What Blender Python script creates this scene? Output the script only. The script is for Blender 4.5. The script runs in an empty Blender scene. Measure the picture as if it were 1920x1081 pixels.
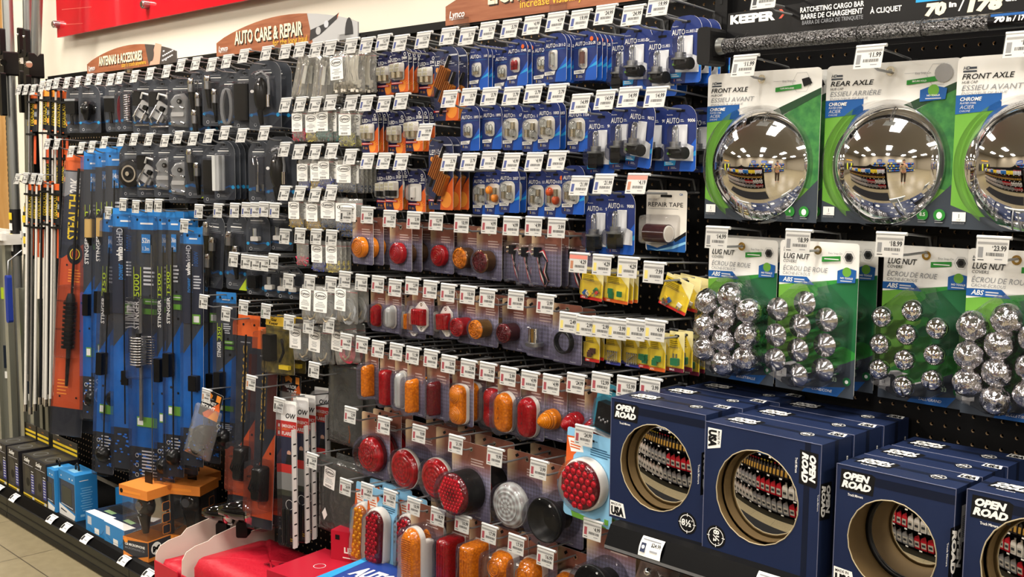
import bpy, math, random
from mathutils import Vector, Matrix, Euler
random.seed(7)
SC = bpy.context.scene
COL = SC.collection
PI = math.pi
# ---------------------------------------------------------------- camera
FPX, YAW, PITCH, ROLL = 2020.3, .7849, .1072, .0086
CAM = Vector((0, -1.9365, 1.425))
_F = Vector((-math.sin(YAW)*math.cos(PITCH), math.cos(YAW)*math.cos(PITCH), -math.sin(PITCH)))
_R0 = Vector((math.cos(YAW), math.sin(YAW), 0)); _U0 = _R0.cross(_F)
_R = _R0*math.cos(ROLL)+_U0*math.sin(ROLL); _U = -_R0*math.sin(ROLL)+_U0*math.cos(ROLL)
cam = bpy.data.cameras.new('camera'); camo = bpy.data.objects.new('camera', cam); COL.objects.link(camo)
cam.sensor_width = 36; cam.lens = 36*FPX/1920; cam.clip_start = .05
camo.matrix_world = Matrix(((_R.x, _U.x, -_F.x, CAM.x), (_R.y, _U.y, -_F.y, CAM.y), (_R.z, _U.z, -_F.z, CAM.z), (0, 0, 0, 1)))
SC.camera = camo
def W(px, py, off):
    """where the sight line of a photo pixel meets the plane `off` metres in front of the pegboard"""
    r = _F*FPX + _R*(px-960) - _U*(py-540.5)
    t = (-off-CAM.y)/r.y
    return CAM + r*t
def WZ(px, py, z):
    r = _F*FPX + _R*(px-960) - _U*(py-540.5)
    return CAM + r*((z-CAM.z)/r.z)
def PR(P):
    v = Vector(P)-CAM; d = v.dot(_F)
    return 960+FPX*v.dot(_R)/d, 540.5-FPX*v.dot(_U)/d
# ---------------------------------------------------------------- world, exposure
wd = bpy.data.worlds.new('world'); SC.world = wd; wd.use_nodes = True
wd.node_tree.nodes['Background'].inputs[0].default_value = (1, .97, .92, 1)
wd.node_tree.nodes['Background'].inputs[1].default_value = .1
vs = SC.view_settings; vs.view_transform = 'Standard'; vs.look = 'None'; vs.gamma = 1; vs.use_curve_mapping = False
vs.exposure = .85
LAMP = 24.0          # strength of the ceiling panels
CY = SC.cycles
CY.transparent_max_bounces = 40; CY.max_bounces = 10; CY.glossy_bounces = 5; CY.diffuse_bounces = 3
CY.use_denoising = True
CY.sample_clamp_indirect = 6
# ---------------------------------------------------------------- materials
MATS = {}
def lin(h):
    h = h.lstrip('#'); o = []
    for i in (0, 2, 4):
        c = int(h[i:i+2], 16)/255
        o.append(c/12.92 if c <= .04045 else ((c+.055)/1.055)**2.4)
    return (*o, 1)
def newmat(n):
    m = bpy.data.materials.new(n); m.use_nodes = True; nt = m.node_tree
    return m, nt, nt.nodes['Principled BSDF']
def M(n, col='#808080', rough=.45, metal=0, coat=0, bump=None, emit=None, spec=.3, var=None, prism=None):
    """opaque material; bump=(scale, strength); var=(second colour, noise scale, (sx,sy,sz))"""
    if n in MATS: return MATS[n]
    m, nt, p = newmat(n); L = nt.links
    p.inputs['Base Color'].default_value = lin(col); p.inputs['Roughness'].default_value = rough
    p.inputs['Metallic'].default_value = metal; p.inputs['Coat Weight'].default_value = coat
    p.inputs['Specular IOR Level'].default_value = spec
    m.diffuse_color = lin(col)
    if emit: p.inputs['Emission Color'].default_value = lin(col); p.inputs['Emission Strength'].default_value = emit
    if bump or var or prism: tc = nt.nodes.new('ShaderNodeTexCoord')
    if prism:
        vo = nt.nodes.new('ShaderNodeTexVoronoi'); vo.inputs['Scale'].default_value = prism[0]; L.new(tc.outputs['Object'], vo.inputs['Vector'])
        b = nt.nodes.new('ShaderNodeBump'); b.inputs['Strength'].default_value = prism[1]; b.inputs['Distance'].default_value = .004
        L.new(vo.outputs['Distance'], b.inputs['Height']); L.new(b.outputs['Normal'], p.inputs['Normal'])
        cr = nt.nodes.new('ShaderNodeValToRGB'); k = lin(col); cr.color_ramp.elements[0].color = (min(1, k[0]*1.2), min(1, k[1]*1.2), min(1, k[2]*1.2), 1); cr.color_ramp.elements[1].color = (k[0]*.75, k[1]*.62, k[2]*.62, 1); cr.color_ramp.elements[1].position = .75
        L.new(vo.outputs['Distance'], cr.inputs[0]); L.new(cr.outputs[0], p.inputs['Base Color'])
    if bump:
        no = nt.nodes.new('ShaderNodeTexNoise'); no.inputs['Scale'].default_value = bump[0]; no.inputs['Detail'].default_value = 3
        L.new(tc.outputs['Object'], no.inputs['Vector'])
        b = nt.nodes.new('ShaderNodeBump'); b.inputs['Strength'].default_value = bump[1]; b.inputs['Distance'].default_value = .01
        L.new(no.outputs['Fac'], b.inputs['Height']); L.new(b.outputs['Normal'], p.inputs['Normal'])
    if var:
        mp = nt.nodes.new('ShaderNodeMapping'); mp.inputs['Scale'].default_value = var[2]
        L.new(tc.outputs['Object'], mp.inputs['Vector'])
        no = nt.nodes.new('ShaderNodeTexNoise'); no.inputs['Scale'].default_value = var[1]; no.inputs['Detail'].default_value = 5
        L.new(mp.outputs['Vector'], no.inputs['Vector'])
        mx = nt.nodes.new('ShaderNodeMix'); mx.data_type = 'RGBA'
        mx.inputs[6].default_value = lin(col); mx.inputs[7].default_value = lin(var[0])
        cr = nt.nodes.new('ShaderNodeValToRGB'); cr.color_ramp.elements[0].position = .35; cr.color_ramp.elements[1].position = .65
        L.new(no.outputs['Fac'], cr.inputs[0]); L.new(cr.outputs[0], mx.inputs[0]); L.new(mx.outputs[2], p.inputs['Base Color'])
    MATS[n] = m; return m
def CL(n, tint='#ffffff', haze=.03, rough=.07, bump=None, refl=1.0):
    """thin clear plastic: mostly see-through, glossy at grazing angles, a little milky"""
    if n in MATS: return MATS[n]
    m, nt, p = newmat(n); L = nt.links; nt.nodes.remove(p); out = nt.nodes['Material Output']
    tr = nt.nodes.new('ShaderNodeBsdfTransparent'); tr.inputs[0].default_value = lin(tint)
    gl = nt.nodes.new('ShaderNodeBsdfGlossy'); gl.inputs['Roughness'].default_value = rough
    df = nt.nodes.new('ShaderNodeBsdfDiffuse'); df.inputs[0].default_value = lin(tint)
    lw = nt.nodes.new('ShaderNodeFresnel'); lw.inputs['IOR'].default_value = 1.45
    mu = nt.nodes.new('ShaderNodeMath'); mu.operation = 'MULTIPLY'; mu.inputs[1].default_value = refl
    m1 = nt.nodes.new('ShaderNodeMixShader'); m1.inputs[0].default_value = haze
    m2 = nt.nodes.new('ShaderNodeMixShader')
    L.new(lw.outputs[0], mu.inputs[0]); L.new(mu.outputs[0], m2.inputs[0])
    L.new(tr.outputs[0], m1.inputs[1]); L.new(df.outputs[0], m1.inputs[2])
    L.new(m1.outputs[0], m2.inputs[1]); L.new(gl.outputs[0], m2.inputs[2]); L.new(m2.outputs[0], out.inputs[0])
    if bump:
        tc = nt.nodes.new('ShaderNodeTexCoord'); no = nt.nodes.new('ShaderNodeTexNoise'); no.inputs['Scale'].default_value = bump[0]
        no.inputs['Detail'].default_value = 2
        b = nt.nodes.new('ShaderNodeBump'); b.inputs['Strength'].default_value = bump[1]; b.inputs['Distance'].default_value = .01
        L.new(tc.outputs['Object'], no.inputs['Vector']); L.new(no.outputs['Fac'], b.inputs['Height'])
        L.new(b.outputs[0], gl.inputs['Normal']); L.new(b.outputs[0], lw.inputs['Normal'])
    m.diffuse_color = (.8, .8, .85, .3)
    MATS[n] = m; return m
white = M('white_card', '#f2f2ee', .45); black = M('black_print', '#0c0c0e', .5); pale = M('pale_print', '#c9ccd2', .5)
grey = M('grey_print', '#8a8d92', .5); wire = M('zinc_wire', '#8f9193', .35, .5); dark = M('black_steel', '#0b0b0c', .42, spec=.2)
chrome = M('chrome', '#e8e8ea', .04, 1); foil = M('crinkled_chrome', '#e2e2e4', .07, 1, bump=(55, .5))
steel = M('brushed_steel', '#a3a5a6', .28, .9); rubber = M('black_rubber', '#080809', .42, spec=.25); bplast = M('black_plastic', '#0c0d0e', .28)
clear = CL('clear_plastic', haze=.015, refl=.7); tagcl = CL('tag_sleeve', haze=.03, rough=.3, refl=.5); film = CL('clear_film', '#fbfbf8', .13, .12, (38, .35), .9); bglass = CL('bulb_glass', '#f2f4f2', .1, .03, None, 1.6)
clam = CL('clear_clamshell', '#f8f8fa', .006, .05, (14, .15), .55)
smoke = CL('grey_film', '#b4b5b1', .12, .12, (22, .4), 1.1)
# ---------------------------------------------------------------- mesh builder
_tc = {}
def textmesh(s, bold=0, shear=0):
    k = (s, bold, shear)
    if k not in _tc:
        cu = bpy.data.curves.new('t', 'FONT'); cu.body = s; cu.size = 1; cu.offset = bold; cu.shear = shear; cu.resolution_u = 2
        o = bpy.data.objects.new('t', cu); me = bpy.data.meshes.new_from_object(o)
        v = [(p.co.x, p.co.y) for p in me.vertices]; f = [tuple(q.vertices) for q in me.polygons]
        bpy.data.objects.remove(o); bpy.data.curves.remove(cu); bpy.data.meshes.remove(me)
        if v:
            x0 = min(a for a, b in v); x1 = max(a for a, b in v)
        else: x0, x1 = 0, .1
        # make every face wind the same way
        g = []
        for q in f:
            a = sum(v[q[i]][0]*v[q[(i+1) % len(q)]][1]-v[q[(i+1) % len(q)]][0]*v[q[i]][1] for i in range(len(q)))
            g.append(q if a > 0 else q[::-1])
        _tc[k] = ([((a-x0)/.73, b/.73) for a, b in v], g, max(.01, (x1-x0)/.73))
    return _tc[k]
class MB:
    def __init__(s):
        s.v = []; s.f = []; s.mi = []; s.sm = []; s.mats = []; s.X = None; s.lay = 0
    def slot(s, m):
        if m not in s.mats: s.mats.append(m)
        return s.mats.index(m)
    def add(s, vs, fs, m, smooth=False):
        b = len(s.v)
        if s.X is not None: vs = [tuple(s.X @ Vector(p)) for p in vs]
        s.v += [tuple(p) for p in vs]; k = s.slot(m)
        for f in fs: s.f.append(tuple(b+i for i in f)); s.mi.append(k); s.sm.append(smooth)
    def box(s, c, d, m, bev=0):
        x, y, z = c; a, b, e = d[0]/2, d[1]/2, d[2]/2
        if bev:
            o = rrect(d[0], d[2], bev, 2)
            return s.prism([(x+p, z+q) for p, q in o], y-b, y+b, m)
        vs = [(x+i*a, y+j*b, z+k*e) for i in (-1, 1) for j in (-1, 1) for k in (-1, 1)]
        s.add(vs, [(0, 1, 3, 2), (4, 6, 7, 5), (0, 4, 5, 1), (2, 3, 7, 6), (0, 2, 6, 4), (1, 5, 7, 3)], m)
    def prism(s, o, y0, y1, m, side=None, smooth=False):
        """outline o in (x,z), counter-clockwise; front at y0 (smaller y), back at y1"""
        n = len(o); vs = [(x, y0, z) for x, z in o]+[(x, y1, z) for x, z in o]
        s.add(vs, [tuple(range(n)), tuple(range(2*n-1, n-1, -1))], m)
        s.add(vs, [(i, i+n, (i+1) % n+n, (i+1) % n) for i in range(n)], side or m, smooth)
    def flat(s, o, y, m):
        s.add([(x, y, z) for x, z in o], [tuple(range(len(o)))], m)
    def dome(s, o, prof, m, cx=0, cz=0, y=0, cap=True, smooth=True, back=False):
        """rings of the outline o shrunk by inset, pushed d towards the viewer; prof=[(inset,d)...] from the rim to the top"""
        hx = max(abs(p[0]) for p in o); hz = max(abs(p[1]) for p in o); n = len(o); vs = []; fs = []
        for ins, d in prof:
            kx = max(0.0005, (hx-ins)/hx); kz = max(0.0005, (hz-ins)/hz)
            vs += [(cx+p[0]*kx, y-d, cz+p[1]*kz) for p in o]
        for r in range(len(prof)-1):
            for i in range(n):
                j = (i+1) % n; fs.append((r*n+i, r*n+j, (r+1)*n+j, (r+1)*n+i))
        s.add(vs, fs, m, smooth)
        if cap: s.add(vs[-n:], [tuple(range(n))], m, smooth)
        if back: s.add(vs[:n], [tuple(range(n-1, -1, -1))], m)
    def lathe(s, prof, m, seg=20, smooth=True, caps=True):
        """profile [(r,z)] round the z axis"""
        n = seg; vs = []; fs = []
        for r, z in prof: vs += [(r*math.cos(2*PI*i/n), r*math.sin(2*PI*i/n), z) for i in range(n)]
        for k in range(len(prof)-1):
            for i in range(n):
                j = (i+1) % n; fs.append((k*n+i, k*n+j, (k+1)*n+j, (k+1)*n+i))
        s.add(vs, fs, m, smooth)
        if caps: s.add(vs[:n], [tuple(range(n-1, -1, -1))], m); s.add(vs[-n:], [tuple(range(n))], m)
    def tube(s, pts, r, m, seg=6, closed=False):
        P = [Vector(p) for p in pts]; n = len(P); vs = []; fs = []; up = None
        for i, p in enumerate(P):
            a = P[(i-1) % n] if closed or i else p; b = P[(i+1) % n] if closed or i < n-1 else p
            t = (b-a).normalized()
            if up is None: up = Vector((0, 0, 1)) if abs(t.z) < .9 else Vector((1, 0, 0))
            u = t.cross(up); u = u.normalized() if u.length > 1e-5 else t.orthogonal().normalized()
            w = u.cross(t).normalized(); up = w
            rr = r[i] if isinstance(r, (list, tuple)) else r
            vs += [p+(u*math.cos(2*PI*k/seg)+w*math.sin(2*PI*k/seg))*rr for k in range(seg)]
        for i in range(n if closed else n-1):
            for k in range(seg):
                a = i*seg; b = ((i+1) % n)*seg; q = (k+1) % seg; fs.append((a+k, a+q, b+q, b+k))
        s.add(vs, fs, m, True)
        if not closed: s.add(vs[:seg], [tuple(range(seg-1, -1, -1))], m); s.add(vs[-seg:], [tuple(range(seg))], m)
    def sphere(s, c, r, m, n=10):
        rx, ry, rz = r if isinstance(r, tuple) else (r, r, r); k = n; vs = []; fs = []; h = n//2+1
        for a in range(h+1):
            t = PI*a/h
            vs += [(c[0]+rx*math.sin(t)*math.cos(2*PI*i/k), c[1]+ry*math.sin(t)*math.sin(2*PI*i/k), c[2]-rz*math.cos(t)) for i in range(k)]
        for a in range(h):
            for i in range(k):
                j = (i+1) % k; fs.append((a*k+i, a*k+j, (a+1)*k+j, (a+1)*k+i))
        s.add(vs, fs, m, True)
    def text(s, t, x, z, h, m, y=0, w=None, align='l', bold=0, shear=0, rot=0, maxw=None):
        """lettering lying in the xz plane, cap height h; w squeezes it to that width"""
        v, f, tw = textmesh(t, bold, shear)
        sx = w/tw if w else h
        if maxw and tw*sx > maxw: sx = maxw/tw
        ox = {'l': 0, 'c': -tw*sx/2, 'r': -tw*sx}[align]
        c, d = math.cos(rot), math.sin(rot); out = []
        for a, b in v:
            p, q = a*sx+ox, b*h
            out.append((x+p*c-q*d, y, z+p*d+q*c))
        s.add(out, f, m)
        return tw*sx
    def mesh(s, name):
        me = bpy.data.meshes.new(name); me.from_pydata(s.v, [], s.f)
        for m in s.mats: me.materials.append(m)
        me.polygons.foreach_set('material_index', s.mi); me.polygons.foreach_set('use_smooth', s.sm); me.update()
        return me
def circ(r, n=24, r2=None): return [(r*math.cos(2*PI*i/n), (r2 or r)*math.sin(2*PI*i/n)) for i in range(n)]
def rrect(w, h, r, n=4):
    o = []
    for cx, cz, a in ((w/2-r, -h/2+r, -PI/2), (w/2-r, h/2-r, 0), (-w/2+r, h/2-r, PI/2), (-w/2+r, -h/2+r, PI)):
        for i in range(n+1):
            t = a+PI/2*i/n; o.append((cx+r*math.cos(t), cz+r*math.sin(t)))
    return o
def rect4(w, h, ra, rb, n=5):
    """top corners radius ra, bottom corners rb; top at z=0"""
    o = []
    for cx, cz, a, r in ((w/2-rb, -h+rb, -PI/2, rb), (w/2-ra, -ra, 0, ra), (-w/2+ra, -ra, PI/2, ra), (-w/2+rb, -h+rb, PI, rb)):
        for i in range(n+1):
            t = a+PI/2*i/n; o.append((cx+r*math.cos(t), cz+r*math.sin(t)))
    return o
def stad(w, h, n=9): return rrect(w, h, min(w, h)/2-1e-4, n)
class Card(MB):
    """a printed card: hanging hole at the local origin, u 0..1 across, v 0..1 down"""
    def __init__(s, w, h, up, m, ra=.008, rb=.006, th=.0008, edge=None):
        super().__init__(); s.w, s.h, s.up = w, h, up; s.k = 0
        s.o = [(x, z+up) for x, z in rect4(w, h, ra, rb)]
        s.prism(s.o, 0, th, m, edge or white)
    def xz(s, u, v): return (u-.5)*s.w, s.up-v*s.h
    def nx(s): s.k += 1; return -.00012*s.k
    def R(s, u0, v0, u1, v1, m): s.P([(u0, v1), (u1, v1), (u1, v0), (u0, v0)], m)
    def P(s, p, m): s.flat([s.xz(*q) for q in p], s.nx(), m)
    def E(s, u, v, r, m, r2=None, n=20):
        x, z = s.xz(u, v); s.flat([(x+a, z+b) for a, b in circ(r, n, r2)], s.nx(), m)
    def T(s, t, u, v, hh, m, w=None, align='l', bold=0, shear=0, rot=0, maxw=None):
        x, z = s.xz(u, v); return s.text(t, x, z, hh*s.h, m, s.nx(), w*s.w if w else None, align, bold, shear, rot, maxw*s.w if maxw else None)
    def LN(s, u0, v0, u1, n, m, dv=.02, t=.008, seed=1):
        """n short lines of small print"""
        r = random.Random(seed); y = s.nx()
        for i in range(n):
            e = u0+(u1-u0)*(1 if n == 1 else r.uniform(.7, 1)); a, b = s.xz(u0, v0+i*dv+t); c, d = s.xz(e, v0+i*dv)
            s.flat([(a, b), (c, b), (c, d), (a, d)], y, m)
    def ring(s, u, v, r0, r1, m, n=18):
        x, z = s.xz(u, v); s.annulus(x, z, r0, r1, s.nx(), m, n)
    def hole(s, w=.014, z=0, m=None):
        s.flat([(a, b+z) for a, b in stad(w, .005, 4)], s.nx(), m or black)
def annulus(s, x, z, r0, r1, y, m, n=18):
    vs = [(x+r0*math.cos(2*PI*i/n), y, z+r0*math.sin(2*PI*i/n)) for i in range(n)]+[(x+r1*math.cos(2*PI*i/n), y, z+r1*math.sin(2*PI*i/n)) for i in range(n)]
    s.add(vs, [(i, (i+1) % n, (i+1) % n+n, i+n)[::-1] for i in range(n)], m)
MB.annulus = annulus
# ---------------------------------------------------------------- objects
def props(o, label=None, cat=None, group=None, kind=None):
    if label: o['label'] = label
    if cat: o['category'] = cat
    if group: o['group'] = group
    if kind: o['kind'] = kind
    return o
def link(name, me, parent=None, **k):
    o = bpy.data.objects.new(name, me); COL.objects.link(o)
    if parent: o.parent = parent
    return props(o, **k)
def empty(name, loc, rot=(0, 0, 0), **k):
    o = bpy.data.objects.new(name, None); COL.objects.link(o); o.location = loc; o.rotation_euler = rot; o.empty_display_size = .02
    return props(o, **k)
_mc = {}
def cached(key, name, fn):
    if key not in _mc:
        b = fn(); _mc[key] = b.mesh(name) if isinstance(b, MB) else b
    return _mc[key]
def struct(name, mb): return link(name, mb.mesh(name), kind='structure')
ORD = 'first second third fourth fifth sixth seventh eighth ninth tenth eleventh twelfth thirteenth fourteenth fifteenth sixteenth seventeenth eighteenth nineteenth twentieth'.split()
def od(i): return ORD[i] if i < 20 else str(i+1)+'th'
# ---------------------------------------------------------------- printed materials of the packs
def brownmat(n, w, h):
    """brown wood print fading to a grey-violet diamond weave further down the card, cream flare in the top corner"""
    if n in MATS: return MATS[n]
    m, nt, p = newmat(n); L = nt.links; N = nt.nodes.new
    tc = N('ShaderNodeTexCoord'); sp = N('ShaderNodeSeparateXYZ'); L.new(tc.outputs['Object'], sp.inputs[0])
    def ramp(src, a, b):
        r = N('ShaderNodeMapRange'); r.inputs[1].default_value = a; r.inputs[2].default_value = b; L.new(src, r.inputs[0]); return r.outputs[0]
    def mix(f, a, b):
        x = N('ShaderNodeMix'); x.data_type = 'RGBA'; L.new(f, x.inputs[0])
        for k, q in ((6, a), (7, b)):
            if isinstance(q, str): x.inputs[k].default_value = lin(q)
            else: L.new(q, x.inputs[k])
        return x.outputs[2]
    mp = N('ShaderNodeMapping'); mp.inputs['Rotation'].default_value = (0, PI/4, 0); mp.inputs['Scale'].default_value = (150, 150, 150)
    L.new(tc.outputs['Object'], mp.inputs[0])
    wv = N('ShaderNodeTexChecker'); wv.inputs['Scale'].default_value = 1; L.new(mp.outputs[0], wv.inputs[0])
    wv.inputs['Color1'].default_value = lin('#6d6a7c'); wv.inputs['Color2'].default_value = lin('#83809a')
    low = mix(ramp(sp.outputs['Z'], -.55*h, -h), wv.outputs[0], '#3a3852')
    top = mix(ramp(sp.outputs['X'], -.5*w, -.22*w), '#c9b08c', '#7a4a3c')
    c = mix(ramp(sp.outputs['Z'], -.16*h, -.36*h), top, low)
    L.new(c, p.inputs['Base Color']); p.inputs['Roughness'].default_value = .4
    MATS[n] = m; return m
navy = M('navy_print', '#26356f', .35); bright = M('bright_blue_print', '#1f57b8', .35); ledn = M('dark_navy_print', '#22264c', .35)
orange = M('orange_print', '#d8622c', .38); lorange = M('light_orange_print', '#f0963c', .38); redp = M('red_print', '#c8302c', .4)
yelp = M('yellow_print', '#e6c832', .4); cyan = M('cyan_print', '#2f9bd6', .4); slate = M('slate_print', '#3f434a', .35); slate2 = M('dark_slate_print', '#2b2f38', .35)
lime = M('lime_print', '#b8d234', .4); green = M('green_print', '#2f8a36', .4); lgreen = M('light_green_print', '#6aa53e', .4); dgreen = M('deep_green_print', '#1c6238', .4)
blue2 = M('label_blue_print', '#1f5aa0', .4); lblue = M('light_blue_card', '#8cc6ea', .4); dgrey = M('charcoal_print', '#3c444e', .4)
gold = M('bronze_anodised', '#b5702e', .32, .25); amber = M('amber_lens', '#d87c08', .1, coat=.2, prism=(170, .3)); red = M('red_lens', '#a40814', .1, coat=.2, prism=(170, .3))
darkred = M('dark_red_lens', '#5c0812', .1, coat=.2, prism=(170, .3)); wlens = M('white_lens', '#b4b8b6', .14, coat=.6, bump=(90, .15)); whitep = M('white_plastic', '#e6e4dc', .35)
brass = M('pale_brass', '#c9bfa4', .25, .9); fred = M('red_filament_glass', '#8a1c1e', .1, coat=.5); famb = M('amber_bulb_glass', '#e08428', .08, coat=.6)
dimg = M('smoked_glass', '#6a4a44', .08, coat=.6); fuseg = M('green_fuse', '#1d7a4c', .3); tan = M('kraft_board', '#5e4b2c', .75)
def LENS(col, cz, n=14, rs=420, rad=.5):
    """optical lens: concentric steps and a radial fan centred on (0, cz) of the pack"""
    base = {'amber': '#d87c08', 'red': '#a40814', 'dark': '#5c0812', 'white': '#b4b8b6'}[col]; k = 'lens_%s_%d_%d_%d' % (col, round(cz*1e4), n, rs)
    if k in MATS: return MATS[k]
    m, nt, p = newmat(k); L = nt.links; N = nt.nodes.new
    def mth(op, a, b=None):
        q = N('ShaderNodeMath'); q.operation = op
        for i, v in enumerate((a, b)):
            if v is None: continue
            if isinstance(v, (int, float)): q.inputs[i].default_value = v
            else: L.new(v, q.inputs[i])
        return q.outputs[0]
    tc = N('ShaderNodeTexCoord'); sp = N('ShaderNodeSeparateXYZ'); L.new(tc.outputs['Object'], sp.inputs[0]); x = sp.outputs['X']; z = mth('SUBTRACT', sp.outputs['Z'], cz)
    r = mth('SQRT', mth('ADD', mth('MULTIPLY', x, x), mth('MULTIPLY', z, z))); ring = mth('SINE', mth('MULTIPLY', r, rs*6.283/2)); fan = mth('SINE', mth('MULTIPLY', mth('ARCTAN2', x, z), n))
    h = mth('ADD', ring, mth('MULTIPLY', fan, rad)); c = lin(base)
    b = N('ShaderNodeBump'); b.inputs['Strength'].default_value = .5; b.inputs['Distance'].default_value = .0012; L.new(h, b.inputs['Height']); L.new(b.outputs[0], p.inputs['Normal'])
    cr = N('ShaderNodeValToRGB'); cr.color_ramp.elements[0].color = (c[0]*.6, c[1]*.5, c[2]*.5, 1); cr.color_ramp.elements[1].color = (min(1, c[0]*1.25), min(1, c[1]*1.3), min(1, c[2]*1.3), 1)  # bright and dark reflections of the steps and fan put into the base colour
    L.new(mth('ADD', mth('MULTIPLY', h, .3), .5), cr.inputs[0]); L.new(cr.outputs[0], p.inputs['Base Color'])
    p.inputs['Roughness'].default_value = .1; p.inputs['Coat Weight'].default_value = .2; p.inputs['Specular IOR Level'].default_value = .4
    MATS[k] = m; return m
PTS = {}
def KIND(f): PTS[f.__name__[2:]] = f; return f
def bulb(b, x, y, z, r, up=1, glass=bglass, base=brass):
    b.sphere((x, y, z), (r, r, r*1.15), glass, 12)
    b.tube([(x, y, z-up*r*.9), (x, y, z-up*r*2.6)], r*.62, base, 10)
    b.tube([(x-r*.3, y, z-up*r), (x-r*.25, y, z+up*r*.3), (x+r*.25, y, z+up*r*.3), (x+r*.3, y, z-up*r)], r*.06, steel, 4)
def swoosh(c, m, m2=None):
    c.P([(.62, 1), (.56, .86), (.68, .66), (1, .46), (1, .97), (.97, 1)], m)
    if m2: c.E(.8, .8, c.w*.2, m2)
@KIND
def k_auto(bulb_='wedge', num='168'):
    w, h = (.068, .108); c = Card(w, h, .011, navy, .026, .006)
    c.P([(.5, 1), (.55, .8), (.75, .66), (1, .48), (1, .97), (.95, 1)], bright); c.P([(.6, .76), (1, .62), (1, .7)], cyan)
    c.hole(.016, 0)
    c.T('PowerLite', .08, .155, .022, white, shear=.3); c.T('AUTO', .06, .29, .085, white, .44, bold=.012)
    c.LN(.52, .235, .64, 2, pale, .03, .012); c.T(num, .95, .28, .06, white, align='r', bold=.02, maxw=.3)
    c.LN(.06, .33, .94, 1, cyan, .02, .003)
    c.P([(.03, .79), (.52, .77), (.47, .85), (.03, .86)], white); c.LN(.07, .8, .44, 2, black, .025, .01)
    c.T('2', .14, .93, .05, yelp, bold=.02); c.LN(.24, .895, .42, 3, pale, .018, .006)
    if num.endswith('R'): c.E(.78, .17, .005, orange)
    big = bulb_ in ('pair', 'amber', 'redpair'); bw, bh = (.043, .05) if big else (.024, .034) if bulb_ != 'tube' and bulb_ != 'dark' else (.019, .044)
    cx, cz = (-.002, c.up-h*.55)
    c.flat([(cx+x, cz+z) for x, z in rrect(bw*1.02, bh*1.02, bw*.3)], c.nx(), whitep)
    b = MB(); y = -.008
    if big:
        g = {'pair': bglass, 'amber': famb, 'redpair': M('orange_red_glass', '#b8481e', .08, coat=.6)}[bulb_]
        bulb(b, cx-.009, y, cz+.009, .0095, 1, g); bulb(b, cx+.01, y, cz-.009, .0095, -1, g)
    elif bulb_ in ('tube', 'dark'):
        g = bglass if bulb_ == 'tube' else dimg
        b.tube([(cx, y, cz-.013), (cx, y, cz+.013)], .0065, g, 10)
        for q in (-.016, .016): b.tube([(cx, y, cz+q*.75), (cx, y, cz+q)], .006, chrome, 10)
    else:
        g = {'wedge': bglass, 'red': fred}[bulb_]
        for q in (-.0055, .0055): b.sphere((cx+q, y, cz+.002), (.005, .005, .009), g, 10); b.box((cx+q, y, cz-.008), (.007, .004, .008), brass if bulb_ == 'wedge' else fred)
    s = MB(); s.dome(rrect(bw, bh, bw*.3), [(0, 0), (.001, .011), (.004, .014)], clam, cx, cz, -.0004)
    return [('backing_card', c, None), ('light_bulb', b, None), ('blister', s, None)]
@KIND
def k_led(face='sq', num='1157'):
    w, h = (.07, .112); c = Card(w, h, .011, ledn, .026, .006)
    c.P([(.5, 1), (.42, .86), (.52, .72), (.82, .5), (1, .4), (1, .97), (.95, 1)], orange); c.E(.64, .86, .014, lorange)
    for i in range(5): c.P([(.64, .86), (.62+.09*i, .66+.035*i), (.66+.09*i, .67+.035*i)], lorange)
    c.hole(.016, 0)
    c.T('PowerLite', .08, .155, .02, white, shear=.3); c.T('LED', .06, .3, .085, white, .33, bold=.012); c.LN(.42, .24, .6, 2, pale, .03, .01)
    c.T(num, .95, .27, .07, white, align='r', bold=.03, maxw=.3); c.LN(.66, .31, .95, 1, white, .02, .012); c.ring(.82, .15, .003, .0045, white)
    c.R(.02, .77, .72, .82, redp); c.LN(.07, .785, .66, 1, white, .02, .012); c.T('2', .12, .91, .05, yelp, bold=.02); c.LN(.24, .875, .4, 3, lorange, .018, .006)
    bw, bh = .046, .044; cx, cz = -.002, c.up-h*.53
    c.flat([(cx+x, cz+z) for x, z in rrect(bw, bh, .006)], c.nx(), whitep)
    b = MB(); y = -.009
    if face == 'one':
        b.tube([(cx-.004, y, cz-.013), (cx-.004, y, cz+.013)], .007, whitep, 8); b.tube([(cx-.004, y, cz-.018), (cx-.004, y, cz-.013)], .005, chrome, 8)
    else:
        hi = .3 if face == 'sq' else -.2
        for q in (-.0105, .0105):
            b.tube([(cx+q, y, cz-.017), (cx+q, y, cz-.002)], .0085, brass if face == 'sq' else bplast, 10); b.box((cx+q, y, cz+.008), (.018, .016, .02), whitep)
            for i in (-1, 1):
                for j in (0, 1): b.box((cx+q+i*.004, y-.0085, cz+.003+j*.01), (.006, .001, .007), M('led_die', '#c9c4a8', .3))
    s = MB(); s.dome(rrect(bw, bh, .008), [(0, 0), (.001, .017), (.005, .02)], clam, cx, cz, -.0004)
    return [('backing_card', c, None), ('led_bulb', b, None), ('blister', s, None)]
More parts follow.
